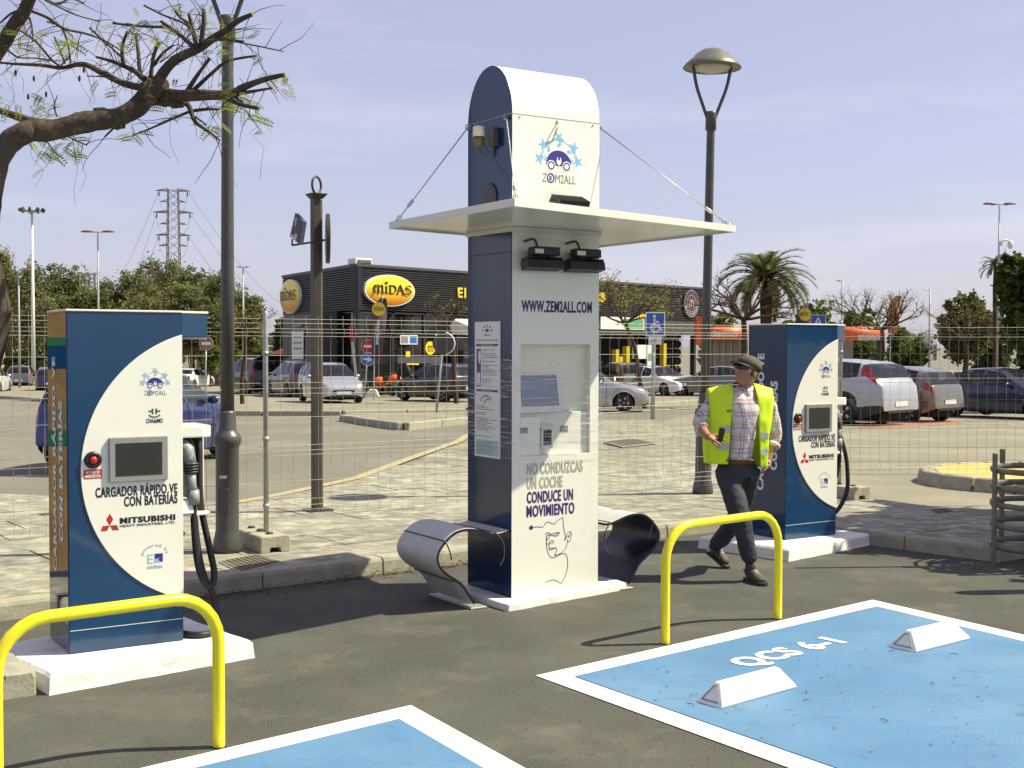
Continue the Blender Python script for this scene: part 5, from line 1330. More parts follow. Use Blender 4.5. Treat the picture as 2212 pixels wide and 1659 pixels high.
def blackletter(mb, F, word, x0, x1, y0, y1, n, mi=0, w=.2):
    tot = sum(GLY[c][0] for c in word); sx = (x1 - x0) / tot; sy = (y1 - y0); x = 0
    for c in word:
        adv, st = GLY[c]
        for s in st:
            for p, q in zip(s[:-1], s[1:]):
                a, b = Vector((p[0] + x, p[1])), Vector((q[0] + x, q[1]))
                for d in (NIB * w / 2, Vector((-NIB.y, NIB.x)) * w * .18):
                    flat(mb, F, [(x0 + v.x * sx, y0 + v.y * sy) for v in (a - d, a + d, b + d, b - d)], n + rnd.uniform(0, .004), mi)
        if c == 'i':
            flat(mb, F, [(x0 + (x + u) * sx, y0 + v * sy) for u, v in ((.02, 1.12), (.3, 1.12), (.38, 1.42), (.24, 1.28), (.16, 1.45), (.08, 1.28), (-.06, 1.42))], n, mi)
        x += adv
    return mb

zt_ = at(769, 574, 58).z
cA = at(769, 574, 58); 
def at_z(x, y, z): return lvl(x, y, z)
cL = at_z(612, 599, zt_); cR = at_z(1524, 625, zt_)
gA = tz(0, 58) - .1
b0 = thing('repair_shop', 'charcoal corrugated car repair shop with yellow oval signs', 'building', (cA.x, cA.y, gA))
HB = zt_ - gA
def wf(cE):
    u = Vector((cE.x - cA.x, cE.y - cA.y, 0)); Ln = u.length; u.normalize(); n = Vector((u.y, -u.x, 0))
    if n.y > 0: n = -n
    return u, n, Ln
uR, nR, LR = wf(cR); uL, nL, LL = wf(cL)
def wp(x, y, u, n, off=0.0):
    r = ray(x, y); C0 = Vector((0, 0, CAMZ)); P0 = Vector((cA.x, cA.y, 0)) + n * off
    k = (P0 - C0).dot(n) / r.dot(n); P = C0 + r * k
    return (P - Vector((cA.x, cA.y, 0))).dot(u), P.z - gA
FRt = frame((0, 0, 0), uR, (0, 0, 1), nR); FLt = frame((0, 0, 0), uL, (0, 0, 1), nL)
zc = wp(769, 670, uR, nR)[1]
def slabwall(mb, F, s0, s1, z0, z1, d0, d1, mi=0):
    O, U, V, N = F
    c = [O + U * s + V * z + N * d for d in (d0, d1) for s, z in ((s0, z0), (s1, z0), (s1, z1), (s0, z1))]
    mb.add(c, [(0, 1, 2, 3), (4, 7, 6, 5), (0, 4, 5, 1), (1, 5, 6, 2), (2, 6, 7, 3), (3, 7, 4, 0)], mi)
# core
mb = MB(); back_ = uR * LR + uL * LL
foot = [Vector((0, 0, 0)) - nR * .3 - nL * .3, uR * LR - nR * .3, back_, uL * LL - nL * .3]
mb.prism([p + Vector((0, 0, zc)) for p in foot], (0, 0, HB - zc - .3)); mb.build('upper_wall', M['clad'], b0)
mb = MB(); mb.prism([p * .985 + (uR + uL) * .12 - nR * 1.5 * (i < 2) for i, p in enumerate(foot)], (0, 0, zc)); mb.build('ground_floor_core', M['interior'], b0)
mb = MB(); nrib = 19; dz = (HB - zc) / nrib
for F, Ln in ((FRt, LR), (FLt, LL)):
    for i in range(nrib):
        O, U, V, N = F; z0 = zc + i * dz
        c = [O + U * s + V * z + N * d for s in (0, Ln) for z, d in ((z0, -.3), (z0, .0), (z0 + dz * .3, .06), (z0 + dz * .66, .06), (z0 + dz * .9, .0), (z0 + dz * .99, -.02), (z0 + dz * .99, -.3))]
        mb.add(c, [list(range(7)), list(range(7, 14))] + [(k, k + 1, k + 8, k + 7) for k in range(6)])
o = mb.build('cladding_rib', M['clad'], b0); o['kind'] = 'stuff'
mb = MB()
slabwall(mb, FRt, -.05, LR, HB - .02, HB + .1, -.35, .10); slabwall(mb, FLt, .14, LL, HB - .02, HB + .097, -.35, .10); mb.build('parapet_cap', M['fascia'], b0)
mb = MB(); mb.box(-.13, .13, -.13, .13, 0, HB - .03, M=Matrix.Translation(-(nR + nL) * .0)); mb.build('corner_post', M['frame_dark'], b0)
# shop windows
def pane(F, s0, s1, z0, z1, nm='shop_window'):
    mb = MB(); O, U, V, N = F
    slabwall(mb, F, s0, s1, z0, z1, -.16, -.06); w = mb.build(nm, M['glass'], b0)
    mb = MB(); e = .06
    for a, b_, c, d in ((s0, s0 + e, z0, z1), (s1 - e, s1, z0, z1), (s0, s1, z0, z0 + e), (s0, s1, z1 - e, z1)): slabwall(mb, F, a, b_, c, d, -.06, .02)
    mb.build('frame', M['frame_dark'], w); return w
sR = [.2, 2.4, 4.6, 6.8, 9.2]
zt2 = wp(769, 722, uR, nR)[1]
for a, b_ in zip(sR[:-1], sR[1:]):
    pane(FRt, a, b_ - .05, .12, zt2 - .04); pane(FRt, a, b_ - .05, zt2 + .02, zc - .06)
sl_ = [.2, 2.2, 4.2, 6.0]
for a, b_ in zip(sl_[:-1], sl_[1:]):
    pane(FLt, a, b_ - .05, .12, zt2 - .04); pane(FLt, a, b_ - .05, zt2 + .02, zc - .06)
mb = MB(); slabwall(mb, FLt, 6.0, LL, 0, zc - .01, -.3, .0)
for i in range(28): slabwall(mb, FLt, 8.3, LL, .1 + i * .125, .17 + i * .125, 0, .05)
mb.build('side_wall', M['clad'], b0)
a, z0 = wp(735, 735, uL, nL); a0 = wp(676, 772, uL, nL); 
s0, z0 = wp(659, 776, uL, nL); s1, z1 = wp(634, 715, uL, nL)
mb = MB(); slabwall(mb, FLt, min(s0, s1), max(s0, s1), z0, z1, .055, .10); pn = mb.build('poster_panel', M['sign_white'], b0)
mb = MB(); 
for i in range(5): flat(mb, FLt, [(min(s0, s1) + .2, z0 + .5 + i * .3), (max(s0, s1) - .3, z0 + .5 + i * .3), (max(s0, s1) - .3, z0 + .6 + i * .3), (min(s0, s1) + .2, z0 + .6 + i * .3)], .104)
mb.build('poster_print', M['p_grey'], pn)
# fascia and open workshop bays on the right
sa = wp(1290, 700, uR, nR)[0]; zf1 = wp(1480, 724, uR, nR)[1]
mb = MB(); slabwall(mb, FRt, sR[-1], LR, zf1, zc - .01, -.3, -.01); mb.build('fascia', M['fascia'], b0)
for x in (1293, 1360, 1430, 1500):
    s = wp(x, 760, uR, nR)[0]; mb = MB(); slabwall(mb, FRt, s - .12, s + .12, 0, zf1, -.25, .05); mb.build('bay_pillar', M['frame_dark'], b0)
for x, ya in ((1322, 755), (1345, 748), (1425, 742), (1330, 770)):
    s, z = wp(x, ya, uR, nR); mb = MB(); slabwall(mb, FRt, s - .16, s + .16, 0, z, .1, .4); mb.build('yellow_pillar', M['col_yellow'], b0)
for i in range(5):
    z = .7 + i * .55; s0 = wp(1432, 760, uR, nR)[0]; s1 = wp(1505, 760, uR, nR)[0]
    mb = MB(); slabwall(mb, FRt, s0, s1, z, z + .06, -1.5, -1.05); mb.build('storage_shelf', M['col_yellow'] if i % 2 else M['galv'], b0)
    mb = MB()
    k = int((s1 - s0) / .42)
    for j in range(k):
        c = Vector((0, 0, 0)) + uR * (s0 + .25 + j * .42) + Vector((0, 0, z + .30)) - nR * 1.2
        mb.lathe([(.13, -.08), (.24, -.09), (.25, 0), (.24, .09), (.13, .08)], c, n=10, M=Matrix.Rotation(math.atan2(uR.y, uR.x), 4, 'Z') @ Matrix.Rotation(R(90), 4, 'Y'))
    mb.build('stored_tyres', M['rubber'], b0)['kind'] = 'stuff'
s0, z0 = wp(1362, 775, uR, nR); s1, z1 = wp(1392, 745, uR, nR); mb = MB(); slabwall(mb, FRt, s0, s1, z0, z1, .1, .5); mb.build('white_box', M['sign_white'], b0)
s0, z0 = wp(1382, 805, uR, nR); s1, z1 = wp(1396, 745, uR, nR); mb = MB(); slabwall(mb, FRt, s0, s1, z0 - .2, z1, .5, .55); rb = mb.build('standing_banner', M['sign_white'], b0)
mb = MB(); flat(mb, FRt, [(s0 + .05, z0 + .7), (s1 - .05, z0 + .7), (s1 - .05, z1 - .5), (s0 + .05, z1 - .5)], .555); mb.build('banner_print', mat('green banner print', (.12, .3, .14), .6), rb)
s0, z0 = wp(1296, 722, uR, nR); s1, z1 = wp(1390, 690, uR, nR); mb = MB(); slabwall(mb, FRt, s0, s1, z0 + .3, z1 + .1, .0, .06); rb = mb.build('promotion_banner', M['sign_white'], b0)
mb = MB(); letter(mb, FRt, 'redoa', s0 + 1.6, s1 - .4, z0 + .55, z1 - .1, .065, .03); flat(mb, FRt, [(s1 - 2.2, z0 + .35), (s1 - .1, z0 + .35), (s1 - .1, z1), (s1 - 2.2, z1)], .062, 0); mb.build('banner_print', mat('pale green banner print', (.10, .33, .16), .6), rb)
s0, z0 = wp(972, 734, uR, nR); s1, z1 = wp(1040, 690, uR, nR); mb = MB(); O, U, V, N = FRt
mb.add([U * s0 + V * (z1) + N * .05, U * s1 + V * z1 + N * .05, U * (s1 + .2) + V * (z0 + .6) + N * 1.3, U * (s0 + .3) + V * (z0 + .6) + N * 1.3], [(0, 1, 2, 3)]); mb.add([U * s0 + V * z1 + N * .05, U * (s0 + .3) + V * (z0 + .6) + N * 1.3, U * (s0 + .3) + V * (z0 + .2) + N * 1.3, U * s0 + V * (z0 + .3) + N * .05], [(0, 1, 2, 3)]); mb.build('entrance_awning', M['white_panel'], b0)
# oval signs
def oval(F, u, n, x, y, rx, ry, tilt, nm='oval_sign'):
    s, z = wp(x, y, u, n); sx = (wp(x + rx, y, u, n)[0] - wp(x - rx, y, u, n)[0]) / 2; sz = (wp(x, y - ry, u, n)[1] - wp(x, y + ry, u, n)[1]) / 2
    sx = abs(sx); O, U, V, N = F; k = 40; U_ = U if nm != 'left' else U
    def el(f): return [O + U * (s + f * sx * math.cos(2 * math.pi * i / k)) + V * (z + f * sz * math.sin(2 * math.pi * i / k)) for i in range(k)]
    mb = MB(); mb.prism([p + N * .07 for p in el(1)], N * .16); rim = mb.build('oval_sign', M['sign_white'], b0)
    mb = MB(); f1, f2, f3 = el(.955), el(.8), el(.4); hs_ = (.235, .30, .33)
    vs_ = [p + N * h for f, h in zip((f1, f2, f3), hs_) for p in f] + [O + U * s + V * z + N * .34]
    fs = [(r_ * k + i, r_ * k + (i + 1) % k, (r_ + 1) * k + (i + 1) % k, (r_ + 1) * k + i) for r_ in range(2) for i in range(k)] + [(2 * k + i, 2 * k + (i + 1) % k, 3 * k) for i in range(k)]
    mb.add(vs_, fs, 0, True); mb.build('sign_face', grad_mat('yellow to orange sign print', (.80, .64, .02), (.62, .24, .02), z - sz * .75, z + sz * .35), rim)
    d = 1 if U.x > 0 else -1
    F2 = frame(O + U * s + V * z, U * d, V, N)
    mb = MB(); blackletter(mb, F2, 'miDAS', -sx * .74, sx * .80, -sz * .22, sz * .34, .36); mb.build('lettering', M['p_black'], rim)
oval(FRt, uR, nR, 836, 628, 54, 34, 0); oval(FLt, uL, nL, 634, 641, 21, 37, 0)
mb = MB(); s0, z0 = wp(985, 643, uR, nR); s1, z1 = wp(1003, 622, uR, nR)
letter(mb, FRt, 'E', s0, s0 + (s1 - s0) * .62, z0, z1, .12, .03); mb.build('raised_letter', M['sign_yellow'], b0); mb = MB(); letter(mb, FRt, 'l', s0 + (s1 - s0) * .80, s1, z0, z1, .12, .0); mb.build('raised_letter', M['sign_yellow'], b0)
mb = MB(); s0, z0 = wp(1371, 687, uR, nR); s1, z1 = wp(1393, 678, uR, nR); letter(mb, FRt, 'www', s0, s1, z0, z1, .1, .02); mb.build('raised_lettering', M['sign_yellow'], b0)['kind'] = 'stuff'; mb = MB()
s0, z0 = wp(1296, 660, uR, nR); s1, z1 = wp(1305, 632, uR, nR); letter(mb, FRt, 's', s0 - .3, s1, z0 + .2, z1, .1, .05); mb.build('raised_lettering', M['sign_yellow'], b0)
s, z = wp(1489, 656, uR, nR); rr = (wp(1489, 626, uR, nR)[1] - wp(1489, 686, uR, nR)[1]) / 2
FM = frame(uR * s + Vector((0, 0, z)), uR, (0, 0, 1), nR); mb = MB(); mb.prism([uR * (s + rr * math.cos(a)) + Vector((0, 0, z + rr * math.sin(a))) + nR * .07 for a in [k * math.pi / 18 for k in range(36)]], nR * .1); rd = mb.build('round_sign', M['plum'], b0)
mb = MB()
for q in (.97, .60): ribbon(mb, FM, arcpts(0, 0, rr * q, rr * q, 0, 354, 40), rr * .035, .175, closed=True)
blackletter(mb, FM, 'm', -rr * .36, rr * .36, -rr * .26, rr * .28, .175)
st = 'MIDAS SE COMPROMETE'
for i, ch in enumerate(st):
    if ch == ' ': continue
    a = 195 + i * 150 / (len(st) - 1); c_, s_ = math.cos(R(a)), math.sin(R(a)); F2 = frame(FM[0] + uR * (rr * .79 * c_) + Vector((0, 0, rr * .79 * s_)), uR * -s_ + Vector((0, 0, c_)), -(uR * c_ + Vector((0, 0, s_))), nR)
    letter(mb, F2, ch, -rr * .06, rr * .06, -rr * .09, rr * .09, .175, .02)
mb.build('lettering', M['sign_pale'], rd)
# stickers on the glass
def sticker(x0, y0, x1, y1, m, nm='window_sticker', F=FRt, off=.03):
    s0, z0 = wp(x0, y1, uR, nR); s1, z1 = wp(x1, y0, uR, nR); mb = MB(); slabwall(mb, F, s0, s1, z0, z1, off - .04, off); return mb.build(nm, m, b0), (s0, s1, z0, z1)
for x0, x1, m in ((864, 882, M['sign_white']), (883, 901, M['sign_blue'])):
    o_, q = sticker(x0, 724, x1, 744, M['sign_white'], 'door_plate'); mb = MB(); s0, s1, z0, z1 = q; flat(mb, FRt, [(s0 + .05, z0 + .05), (s1 - .05, z0 + .05), (s1 - .05, z1 - .05), (s0 + .05, z1 - .05)], .034); mb.build('plate_print', M['p_grey'] if m == M['sign_white'] else m, o_)
o_, q = sticker(940, 722, 948, 735, M['sign_white'], 'alarm_box')
s, z = wp(928, 752, uR, nR); rr = .33; Fd = frame(uR * s + Vector((0, 0, z)), uR, (0, 0, 1), nR)
mb = MB(); mb.prism([Fd[0] + uR * (rr * 1.05 * math.cos(a)) + Vector((0, 0, rr * math.sin(a))) + nR * .02 for a in [k * math.pi / 10 for k in range(20)]], nR * .03); q = mb.build('round_sticker', M['sign_yellow'], b0)
mb = MB(); blackletter(mb, Fd, 'm', -.2, .2, -.18, .12, .055); mb.build('lettering', M['p_black'], q)
sticker(876, 759, 885, 775, M['sign_yellow'])
s, z = wp(883, 786, uR, nR); mb = MB(); mb.prism([uR * (s + .42 * math.cos(a)) + Vector((0, 0, z + .19 * math.sin(a))) + nR * .25 for a in [k * math.pi / 10 for k in range(20)]], nR * .03); mb.build('oval_sticker', M['sign_yellow'], b0)
mb = MB(); s0, z0 = wp(806, 831, uR, nR); s1, z1 = wp(838, 818, uR, nR); letter(mb, FRt, 'COCHE', s0, s1, z0, z1, .03, .02); s0, z0 = wp(916, 779, uR, nR); s1, z1 = wp(943, 775, uR, nR); flat(mb, FRt, [(s0, z0), (s1, z0), (s1, z1), (s0, z1)], .03); mb.build('window_lettering', mat('dull yellow window print', (.30, .27, .03), .6), b0)
# air conditioning unit on the roof
s, z = wp(801, 574, uR, nR, -3.0); P = uR * 3.1 - nR * 3.0 + Vector((0, 0, HB))
Mx = Matrix.Translation(P) @ Matrix.Rotation(math.atan2(uR.y, uR.x) + R(-12), 4, 'Z')
mb = MB(); mb.box(-.5, .5, -.35, .35, -.2, .62, M=Mx); ac = mb.build('air_conditioner', M['off_white'], b0, bevel=.02)
mb = MB(); mb.box(-.36, .40, -.37, -.35, -.05, .52, M=Mx); mb.build('fan_grille', M['dark_grey'], ac)
mb = MB()
for i in range(5): mb.box(-.36, .40, -.385, -.37, -.03 + i * .11, .0 + i * .11, M=Mx)
mb.build('grille_bar', M['galv'], ac)

# ---- car wash beyond
Yw = 78; k = Yw / FPX
P = at(1515, 820, Yw); P.z = tz(0, Yw)
t = thing('car_wash', 'orange canopied car wash behind the charger', 'building', P)
X0, X1 = 0, at(1908, 720, Yw).x - P.x
ztp, zbt = at(1560, 706, Yw).z - P.z, at(1560, 735, Yw).z - P.z
def tube_beam(x0, x1, nm):
    mb = MB(); n_ = 14; pr = [(-.02 * math.cos(R(a)) * 0 - math.sin(R(a)) * (ztp - zbt) / 2, (ztp + zbt) / 2 - math.cos(R(a)) * (ztp - zbt) / 2) for a in range(0, 181, 15)]
    A = [(x0, y, z) for y, z in pr] + [(x0, .6, zbt + (ztp - zbt) * 1.0), (x0, .6, zbt)]; B = [(x1, p[1], p[2]) for p in A]; k_ = len(A)
    mb.add(A + B, [list(range(k_))[::-1], list(range(k_, 2 * k_))] + [(i, (i + 1) % k_, k_ + (i + 1) % k_, k_ + i) for i in range(k_)], 0, True); return mb.build(nm, M['orange'], t)
xg = at(1613, 720, Yw).x - P.x; xh = at(1790, 720, Yw).x - P.x
bm1 = tube_beam(0.2, xg, 'canopy_beam'); bm2 = tube_beam(xh, X1, 'canopy_beam')
FW = frame((0, -(ztp - zbt) / 2, 0), (1, 0, 0), (0, 0, 1), (0, -1, 0))
ix = lambda x: at(x, 720, Yw).x - P.x
iz = lambda y: at(1600, y, Yw).z - P.z
mb = MB(); letter(mb, FW, 'cleanboxes', ix(1534), ix(1591), iz(728), iz(711), .02, .03, shear=.25); mb.build('lettering', M['sign_white'], bm1)
mb = MB(); letter(mb, FW, 'autolavado', ix(1849), ix(1897), iz(735), iz(717), .02, .03, shear=.1); mb.build('lettering', M['sign_white'], bm2)
mb = MB(); mb.box(-.4, .15, -.3, .3, zbt - .3, iz(683)); mb.build('end_fin', M['orange'], t)
for i in range(6):
    a, b_ = ix(1528 + i * 14.5), ix(1528 + i * 14.5 + 14); mb = MB(); mb.box(a, b_, .5, .62, -.1, zbt + .1); mb.build('wall_panel', M['beige_wall'], t, bevel=.02)
mb = MB(); mb.box(ix(1690), ix(1900), 6, 6.3, -.1, zbt); mb.build('rear_wall', M['beige_wall'], t)
for x in (1800, 1900, 1640, 1700): mb = MB(); mb.box(ix(x) - .12, ix(x) + .12, .0, .25, -.1, zbt + .05); mb.build('canopy_post', M['frame_dark'], t)

# ---- overpass and sandy bank far behind on the left
Yb = 150; z = lambda y: at(300, y, Yb).z
X = lambda x: at(x, 740, Yb).x
t = thing('overpass', 'pale concrete overpass crossing behind the far car park', 'bridge', (X(300), Yb, tz(0, Yb)))
ox, oz = X(300), tz(0, Yb)
mb = MB(); mb.box(X(-260) - ox, X(760) - ox, 0, 9, z(745) - oz, z(729) - oz); mb.build('deck', M['cream_concrete'], t)
mb = MB(); mb.box(X(-260) - ox, X(760) - ox, -.3, 0, z(736) - oz, z(727) - oz); mb.build('parapet', mat('grey bridge parapet', (.22, .215, .19), .8, var=.1), t)
for y in (722.5, 719): mb = MB(); mb.box(X(-260) - ox, X(760) - ox, -.2, -.1, z(y + .8) - oz, z(y) - oz); mb.build('hand_rail', M['galv'], t)
for x in (150, 430, 620): mb = MB(); mb.box(X(x) - ox - .6, X(x) - ox + .6, 1, 8, -2, z(745) - oz - .02); mb.build('pier', M['cream_concrete'], t)
mb = MB(); gx_ = 44
vs_, fs = [], []
for j in range(9):
    for i in range(gx_):
        x = X(-300 + i * 12); y = Yb - 2 - j * 2.4; h = (z(745) - oz - .5) * (1 - j / 8) ** .8 * (1 + .25 * noise.noise(Vector((x * .2, j * .6, 0))))
        vs_.append((x, y, tz(0, y) - .1 + max(h, 0)))
for j in range(8):
    for i in range(gx_ - 1): fs.append((j * gx_ + i, j * gx_ + i + 1, (j + 1) * gx_ + i + 1, (j + 1) * gx_ + i))
mb.add(vs_, fs, 0, True); o = mb.build('sandy_bank', M['sandrock']); o['kind'] = 'structure'
# rails of the far pavements
def railing(px, top, label, rails=(1.0, .72, .5, .28)):
    P0 = [gp(*p) for p in px]; t = thing('pedestrian_railing', label, 'railing', P0[0], 0, 'galvanised pedestrian railings'); h = top
    for p in P0:
        q = p - P0[0]; mb = MB(); mb.tube([q, q + Vector((0, 0, h))], .045, 6); mb.build('post', M['galv'], t)
    for a, b_ in zip(P0[:-1], P0[1:]):
        for f in rails: mb = MB(); mb.tube([a - P0[0] + Vector((0, 0, h * f - .03)), b_ - P0[0] + Vector((0, 0, h * f - .03))], .03, 5, cap=False); mb.build('rail', M['galv'], t)
railing([(1327, 868), (1410, 860), (1491, 854), (1567, 849), (1640, 845)], 1.05, 'galvanised railing between the wheelchair sign and the lamp post')
railing([(1985, 838), (2030, 836), (2075, 834), (2120, 832), (2165, 830), (2230, 828)], 1.3, 'galvanised railing behind the cars on the right')
# far pale buildings in the gap between the trees
Yd = 300
for i, (xa, xb, ya, m) in enumerate(((2006, 2016, 728, M['sign_white']), (2013, 2024, 744, M['beige_wall']))):
    a, b_, zt3 = at(xa, ya, Yd + i * 10).x, at(xb, ya, Yd + i * 10).x, at(xa, ya, Yd + i * 10).z
    t = thing('distant_building', ['white distant building between palm and pine', 'lower beige distant building right of the white one'][i], 'building', ((a + b_) / 2, Yd + i * 10, tz(0, Yd)))
    w = (b_ - a) / 2; mb = MB(); mb.box(-w, w, 0, 6, 0, zt3 - tz(0, Yd)); bd = mb.build('wall', m, t)
    for j in range(3): mb = MB(); mb.box(-w * .7, w * .7, -.08, .02, (zt3 - tz(0, Yd)) * (.3 + .22 * j), (zt3 - tz(0, Yd)) * (.38 + .22 * j)); mb.build('window', M['glass'], bd)
# striped ochre board added out of view for the near charger's flank to mirror
t = thing('reflection_board', 'ochre board with blue and green bands added out of view for the nearest charger to mirror', 'board', (-4.02, 8.42, .12), R(51.5))
mb = MB(); mb.box(-.48, .48, 0, .05, .05, 2.75); mb.build('panel', mat('ochre board paint', (.33, .195, .04), .6, var=.55, scale=3), t)
for z0, z1, k_ in ((2.10, 2.22, 'p_green'), (1.92, 2.10, 'blue'), (1.66, 1.72, 'p_green'), (1.50, 1.66, 'blue'), (.95, 1.06, 'p_green')):
    mb = MB(); mb.box(-.484, .484, -.004, .054, z0, z1); mb.build('painted_band', M[k_], t)
for x in (-.4, .4): mb = MB(); mb.box(x - .03, x + .03, .055, .11, 0, 2.7); mb.build('post', M['galv'], t)
# ================================================================ trees and plants
def leafmat(name, a, b, scale, tr=.4, c=None):
    m = mat(name, a, .75, col2=b, scale=scale, lo=.38, hi=.62, world=True, spec=.15)
    if c: layer(m, c, scale * 2.3, .55, .7, .8, seed=3)
    t = m.node_tree; b_ = t.nodes['Principled BSDF']; tl_ = t.nodes.new('ShaderNodeBsdfTranslucent'); ms = t.nodes.new('ShaderNodeMixShader'); ms.inputs[0].default_value = tr
    t.links.new(b_.inputs['Base Color'].links[0].from_socket, tl_.inputs[0]); t.links.new(b_.outputs[0], ms.inputs[1]); t.links.new(tl_.outputs[0], ms.inputs[2]); t.links.new(ms.outputs[0], t.nodes['Material Output'].inputs[0])
    return m
M['euc'] = leafmat('eucalyptus leaves', (.125, .142, .055), (.25, .245, .10), .30, c=(.18, .145, .07))
M['leaf_dark'] = leafmat('dark green leaves', (.035, .060, .012), (.10, .125, .026), .8)
M['leaf_mid'] = leafmat('mid green leaves', (.075, .115, .022), (.17, .20, .045), .7)
M['leaf_olive'] = leafmat('olive needles', (.085, .095, .035), (.16, .16, .06), .8)
M['leaf_young'] = leafmat('young yellow green leaves', (.16, .22, .02), (.30, .34, .05), 5)
M['leaf_spring'] = leafmat('sparse spring leaves', (.16, .15, .03), (.26, .24, .06), 1.2)
M['bark'] = layer(layer(mat('grey brown bark', (0.105, 0.082, 0.062), .95, var=.45, scale=9, bump=1.0, bscale=22, world=True, spec=.1, stretch=(1, 1, .45)), (.16, .13, .09), 14, .55, .7, .7), (.02, .016, .012), 7, .58, .7, .8, seed=4)
M['bark_far'] = mat('brown far bark', (.085, .060, .040), .95, var=.35, scale=3, world=True, spec=.1)
M['bark_pale'] = mat('pale cut wood', (.34, .24, .13), .9, var=.3, scale=20, world=True)
M['palm'] = leafmat('palm leaflets', (.085, .105, .035), (.19, .19, .075), 1.5)

def leaf_cloud(name, m, parent, blobs, n, size, seed, shell=.55, aspect=1.6, droop=0.0):
    """n leaf-sized faces spread in clumps through the blobs (centre, radii)"""
    r = random.Random(seed); vs_, fs = [], []
    vol = [b[1][0] * b[1][1] * b[1][2] for b in blobs]; tot = sum(v ** .75 for v in vol)
    for (c, rad), v in zip(blobs, vol):
        k = max(8, int(n * v ** .75 / tot)); ncl = max(5, k // 26)
        for _ in range(ncl):
            while True:
                d = Vector((r.gauss(0, 1), r.gauss(0, 1), r.gauss(0, 1)))
                if d.length > .1: break
            d.normalize(); f = shell + (1.04 - shell) * r.random() ** .6
            cc = Vector((c[0] + d.x * rad[0] * f, c[1] + d.y * rad[1] * f, c[2] + d.z * rad[2] * f)); cr_ = .16 * (rad[0] + rad[2]) * r.uniform(.5, 1.25)
            for _ in range(k // ncl):
                p = cc + Vector((r.gauss(0, .55), r.gauss(0, .55), r.gauss(0, .42))) * cr_
                a = Vector((r.uniform(-1, 1), r.uniform(-1, 1), r.uniform(-.8, .6) - droop)).normalized(); b = a.orthogonal().normalized()
                b = (b * math.cos(r.random() * 6.3) + a.cross(b) * math.sin(r.random() * 6.3)).normalized()
                s = size * r.uniform(.6, 1.4); i = len(vs_)
                vs_ += [p - b * s * .5, p + a * s * aspect * .5 - b * s * .1, p + b * s * .5 + a * s * .2, p - a * s * aspect * .5 + b * s * .1]
                fs.append((i, i + 1, i + 2, i + 3))
    me = bpy.data.meshes.new(name); me.from_pydata([tuple(v) for v in vs_], [], fs); me.materials.append(m); me.update()
    o = bpy.data.objects.new(name, me); COL.objects.link(o)
    if parent is not None: o.parent = parent
    return o
def blobs_for(r, w, h, z0, n, d=None):
    d = d or w; out = []
    for i in range(n):
        a = r.random() * 6.28; q = math.sqrt(r.random()) * .62
        f = r.uniform(.28, .46)
        out.append(((w * q * math.cos(a), d * q * math.sin(a), z0 + h * r.uniform(.22, .82)), (w * f, d * f, h * f * .62)))
    return out
def leafy_tree(x, ytop, ybase, Y, wpx, label, m, n, size, seed, group=None, nb=9, trunk_m='bark_far', name='tree', crown_from=.25, cat='tree', droop=0.0, limbs=4):
    k = Y / FPX; c = at(x, ytop, Y); z0 = tz(c.x, Y); H = c.z - z0; w = wpx * k / 2; r = random.Random(seed)
    t = thing(name, label, cat, (c.x, Y, z0), r.random() * 6, group)
    bl = blobs_for(r, w, H * (1 - crown_from), H * crown_from, nb)
    bl.append(((0, 0, H * (.5 + crown_from / 2)), (w * .6, w * .6, H * (1 - crown_from) * .42)))
    mb = MB(); rt = max(.06, H * .022)
    top = (w * .05, 0, H * .72)
    mb.tube(smooth_path([(0, 0, -.1), (rt, 0, H * .25), (0, rt, H * .5), top], 3), [rt * (1.15 - .085 * i) for i in range(10)], 7); tr_ = mb.build('trunk', M[trunk_m], t)
    for b in bl[:limbs]:
        mb = MB(); mb.tube(smooth_path([(0, 0, H * (crown_from + .12)), (b[0][0] * .5, b[0][1] * .5, (b[0][2] + H * .35) / 2), b[0]], 3), [rt * .5, rt * .45, rt * .4, rt * .33, rt * .26, rt * .2, rt * .12], 5); mb.build('limb', M[trunk_m], tr_)
    leaf_cloud('crown', m, t, bl, n, size, seed, droop=droop)
    return t
EU = [(10, 548, 130, 100, 120), (78, 560, 125, 110, 132), (150, 566, 128, 120, 140), (232, 590, 135, 80, 130), (292, 571, 135, 120, 150), (345, 566, 140, 110, 150), (418, 574, 130, 120, 145), (478, 592, 128, 110, 135), (530, 640, 122, 80, 90), (-50, 560, 130, 110, 120), (190, 628, 120, 90, 90), (385, 620, 118, 120, 100), (90, 640, 118, 130, 100), (300, 640, 118, 110, 100), (470, 650, 116, 90, 80)]
lab = ['tall eucalyptus behind the leaning trunk at far left', 'tall eucalyptus just right of the floodlight mast', 'broad olive eucalyptus left of the twin red lamp', 'eucalyptus with thin top behind the twin red lamp', 'rounded eucalyptus left of the pylon', 'rounded eucalyptus directly behind the pylon', 'eucalyptus right of the pylon', 'eucalyptus behind the forked lamp post', 'lower eucalyptus left of the shop', 'eucalyptus at the left picture edge', 'low eucalyptus around the small pylon', 'low eucalyptus in front of the pylon foot', 'low eucalyptus under the floodlight mast', 'low eucalyptus left of the pylon foot', 'low eucalyptus behind the bare left tree']
for i, (x, yt, Y, w, _) in enumerate(EU):
    leafy_tree(x, yt, 0, Y, w * 1.12, lab[i], M['euc'], 17000, .165, 100 + i, 'eucalyptus trees behind the far car park', nb=12, name='eucalyptus_tree', crown_from=.16, droop=.3)
